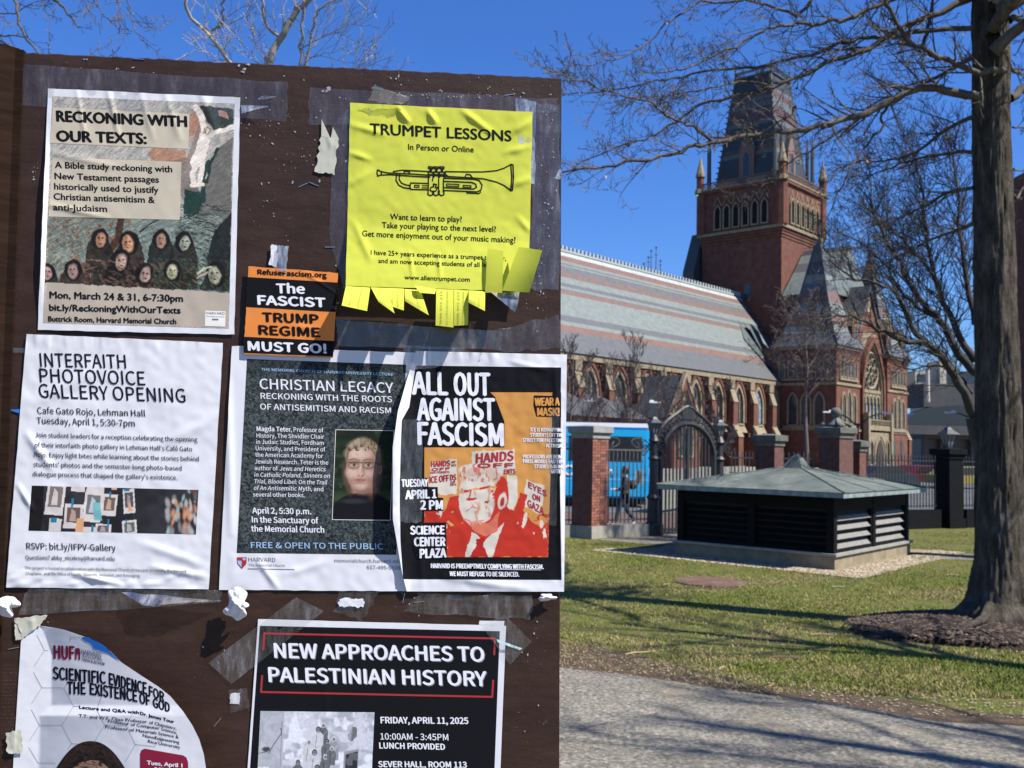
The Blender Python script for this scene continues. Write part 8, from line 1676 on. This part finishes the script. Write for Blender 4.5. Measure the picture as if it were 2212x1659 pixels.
# ---- trees behind the notice board, only crowns show
rnd = random.Random(88)
be_ = empty('pale_limbed_tree', (aty(560, 900, 13).x, 13, 0), 0, 'pale limbed bare tree rising behind the top of the notice board', 'tree'); mt = MB(); BY = 13.0
for P_, r0, r1, nk in (([(566, 600), (566, 300), (572, 176), (585, 120), (612, 70), (640, 30), (672, -10), (720, -80)], .16, .05, 14), ([(566, 300), (545, 200), (526, 171), (455, 80), (405, 30), (403, -20), (380, -90)], .065, .03, 14), ([(455, 80), (480, 40), (484, 0), (500, -60)], .035, .02, 6), ([(612, 78), (582, 66), (570, 30), (565, -10), (550, -60)], .04, .02, 7), ([(643, 175), (650, 100), (655, 40), (650, -20)], .04, .02, 8), ([(660, 175), (670, 90), (678, 50), (690, 20), (720, 0), (760, -30)], .035, .014, 10), ([(650, 110), (690, 80), (740, 60), (790, 35), (815, 25)], .016, .005, 12), ([(665, 125), (700, 115), (750, 108), (790, 110)], .012, .004, 9), ([(720, 172), (760, 160), (800, 158), (850, 165)], .012, .004, 10), ([(740, 190), (780, 130), (810, 95)], .012, .004, 8), ([(572, 160), (530, 100), (500, 80), (460, 70)], .014, .004, 10), ([(566, 180), (500, 140), (430, 110), (400, 120)], .012, .004, 10), ([(600, 165), (560, 110), (545, 60), (530, 30)], .015, .005, 9)):
    m = MB(); P2 = pxl(P_, BY, BY-.4)
    limb(m, mt, P2, r0*.62, r1*.62, rnd, nk, .62, lev=1, up=.2, minr=.0035, kids=(4,), jag=.012); shift(m, be_).build('branch', M_TW3, be_, smooth=True)
o = shift(mt, be_).build('twigs', M_TW3, be_); o['kind'] = 'stuff'
m = MB(); m.tube([(0, 0, 0), (.02, 0, 3), tuple(aty(566, 600, 13)-Vector(be_.location))], [.2, .17, .11], 9); m.build('trunk', M_TW3, be_, smooth=True)
le = empty('drooping_tree', (aty(-40, 900, 12).x, 12, 0), 0, 'bare tree at the upper left corner with long drooping shoots', 'tree'); mt = MB()
for P_, r0 in (([(-60, -80), (20, -20), (35, 0), (40, 50), (70, 100), (110, 150)], .03), ([(-80, 60), (-20, 72), (20, 78), (60, 78)], .02), ([(-60, 60), (-10, 80), (40, 118), (60, 150)], .02), ([(80, -60), (110, -10), (140, 20), (170, 60)], .028), ([(140, -60), (180, -20), (190, 20), (210, 55)], .010), ([(180, -60), (210, 0), (225, 30), (255, 60)], .012), ([(230, -60), (255, 0), (262, 40), (275, 65), (285, 68)], .009), ([(255, -60), (282, 20), (290, 60), (310, 90), (335, 110), (365, 160), (372, 175)], .011), ([(250, -60), (257, 40), (268, 88)], .008), ([(195, 105), (200, 135), (215, 165)], .007), ([(212, 90), (220, 125), (235, 160)], .006), ([(240, 80), (245, 130), (255, 165)], .006), ([(100, 90), (108, 120), (116, 150)], .006), ([(80, -40), (92, 10), (110, 40)], .010), ([(-30, 20), (20, 30), (60, 10), (100, 0)], .012), ([(380, 40), (340, 60), (300, 58)], .006)):
    m = MB(); limb(m, mt, pxl(P_, 12, 11.7), r0, r0*.35, rnd, 7, .35, lev=1, up=-.05, minr=.003, kids=(3,), jag=.008); shift(m, le).build('branch', M_TWIG, le, smooth=True)
o = shift(mt, le).build('twigs', M_TWIG, le); o['kind'] = 'stuff'; m = MB(); m.tube([(-2.5, 0, 0), (-2.4, 0, 5), (-1.2, 0, 8.5)], [.3, .24, .12], 9); m.build('trunk', M_TWIG, le, smooth=True)
# ---- tree just outside the frame to the right whose branches shade the path
gen_tree('yard_tree', 'bare tree standing by the path right of the view, shading the asphalt', (10.8, 3.4), 15.5, .32, 71, M_TWIG, group='bare trees', minr=.012, nl=11, first=.40, Lf=.36, lev=1, kids=(5, 6))
gen_tree('yard_tree', 'tall bare tree outside the view beside the oak, throwing branch shadows on the lawn', (9.6, 8.4), 13.5, .30, 73, M_TWIG, group='bare trees', minr=.012, nl=12, first=.48, Lf=.30, lev=1, kids=(5, 5))
# ------------------------------------------------------------ bases of things built in world space
def wverts(o):
    out = []
    for ch in [o]+list(o.children_recursive):
        if ch.type == 'MESH' and len(ch.data.vertices):
            for c in ch.bound_box: out.append(ch.matrix_world @ Vector(c))
    return out
bpy.context.view_layer.update()
for o in list(sc.objects):
    if o.parent is None and o.type == 'EMPTY' and o.location.length < 1e-9 and o.children:
        W_ = wverts(o)
        if not W_: continue
        zc = min(v.z for v in W_); c = Vector((sum(v.x for v in W_)/len(W_), sum(v.y for v in W_)/len(W_), zc))
        for ch in o.children: ch.matrix_parent_inverse = Matrix.Translation(-c)
        o.location = c
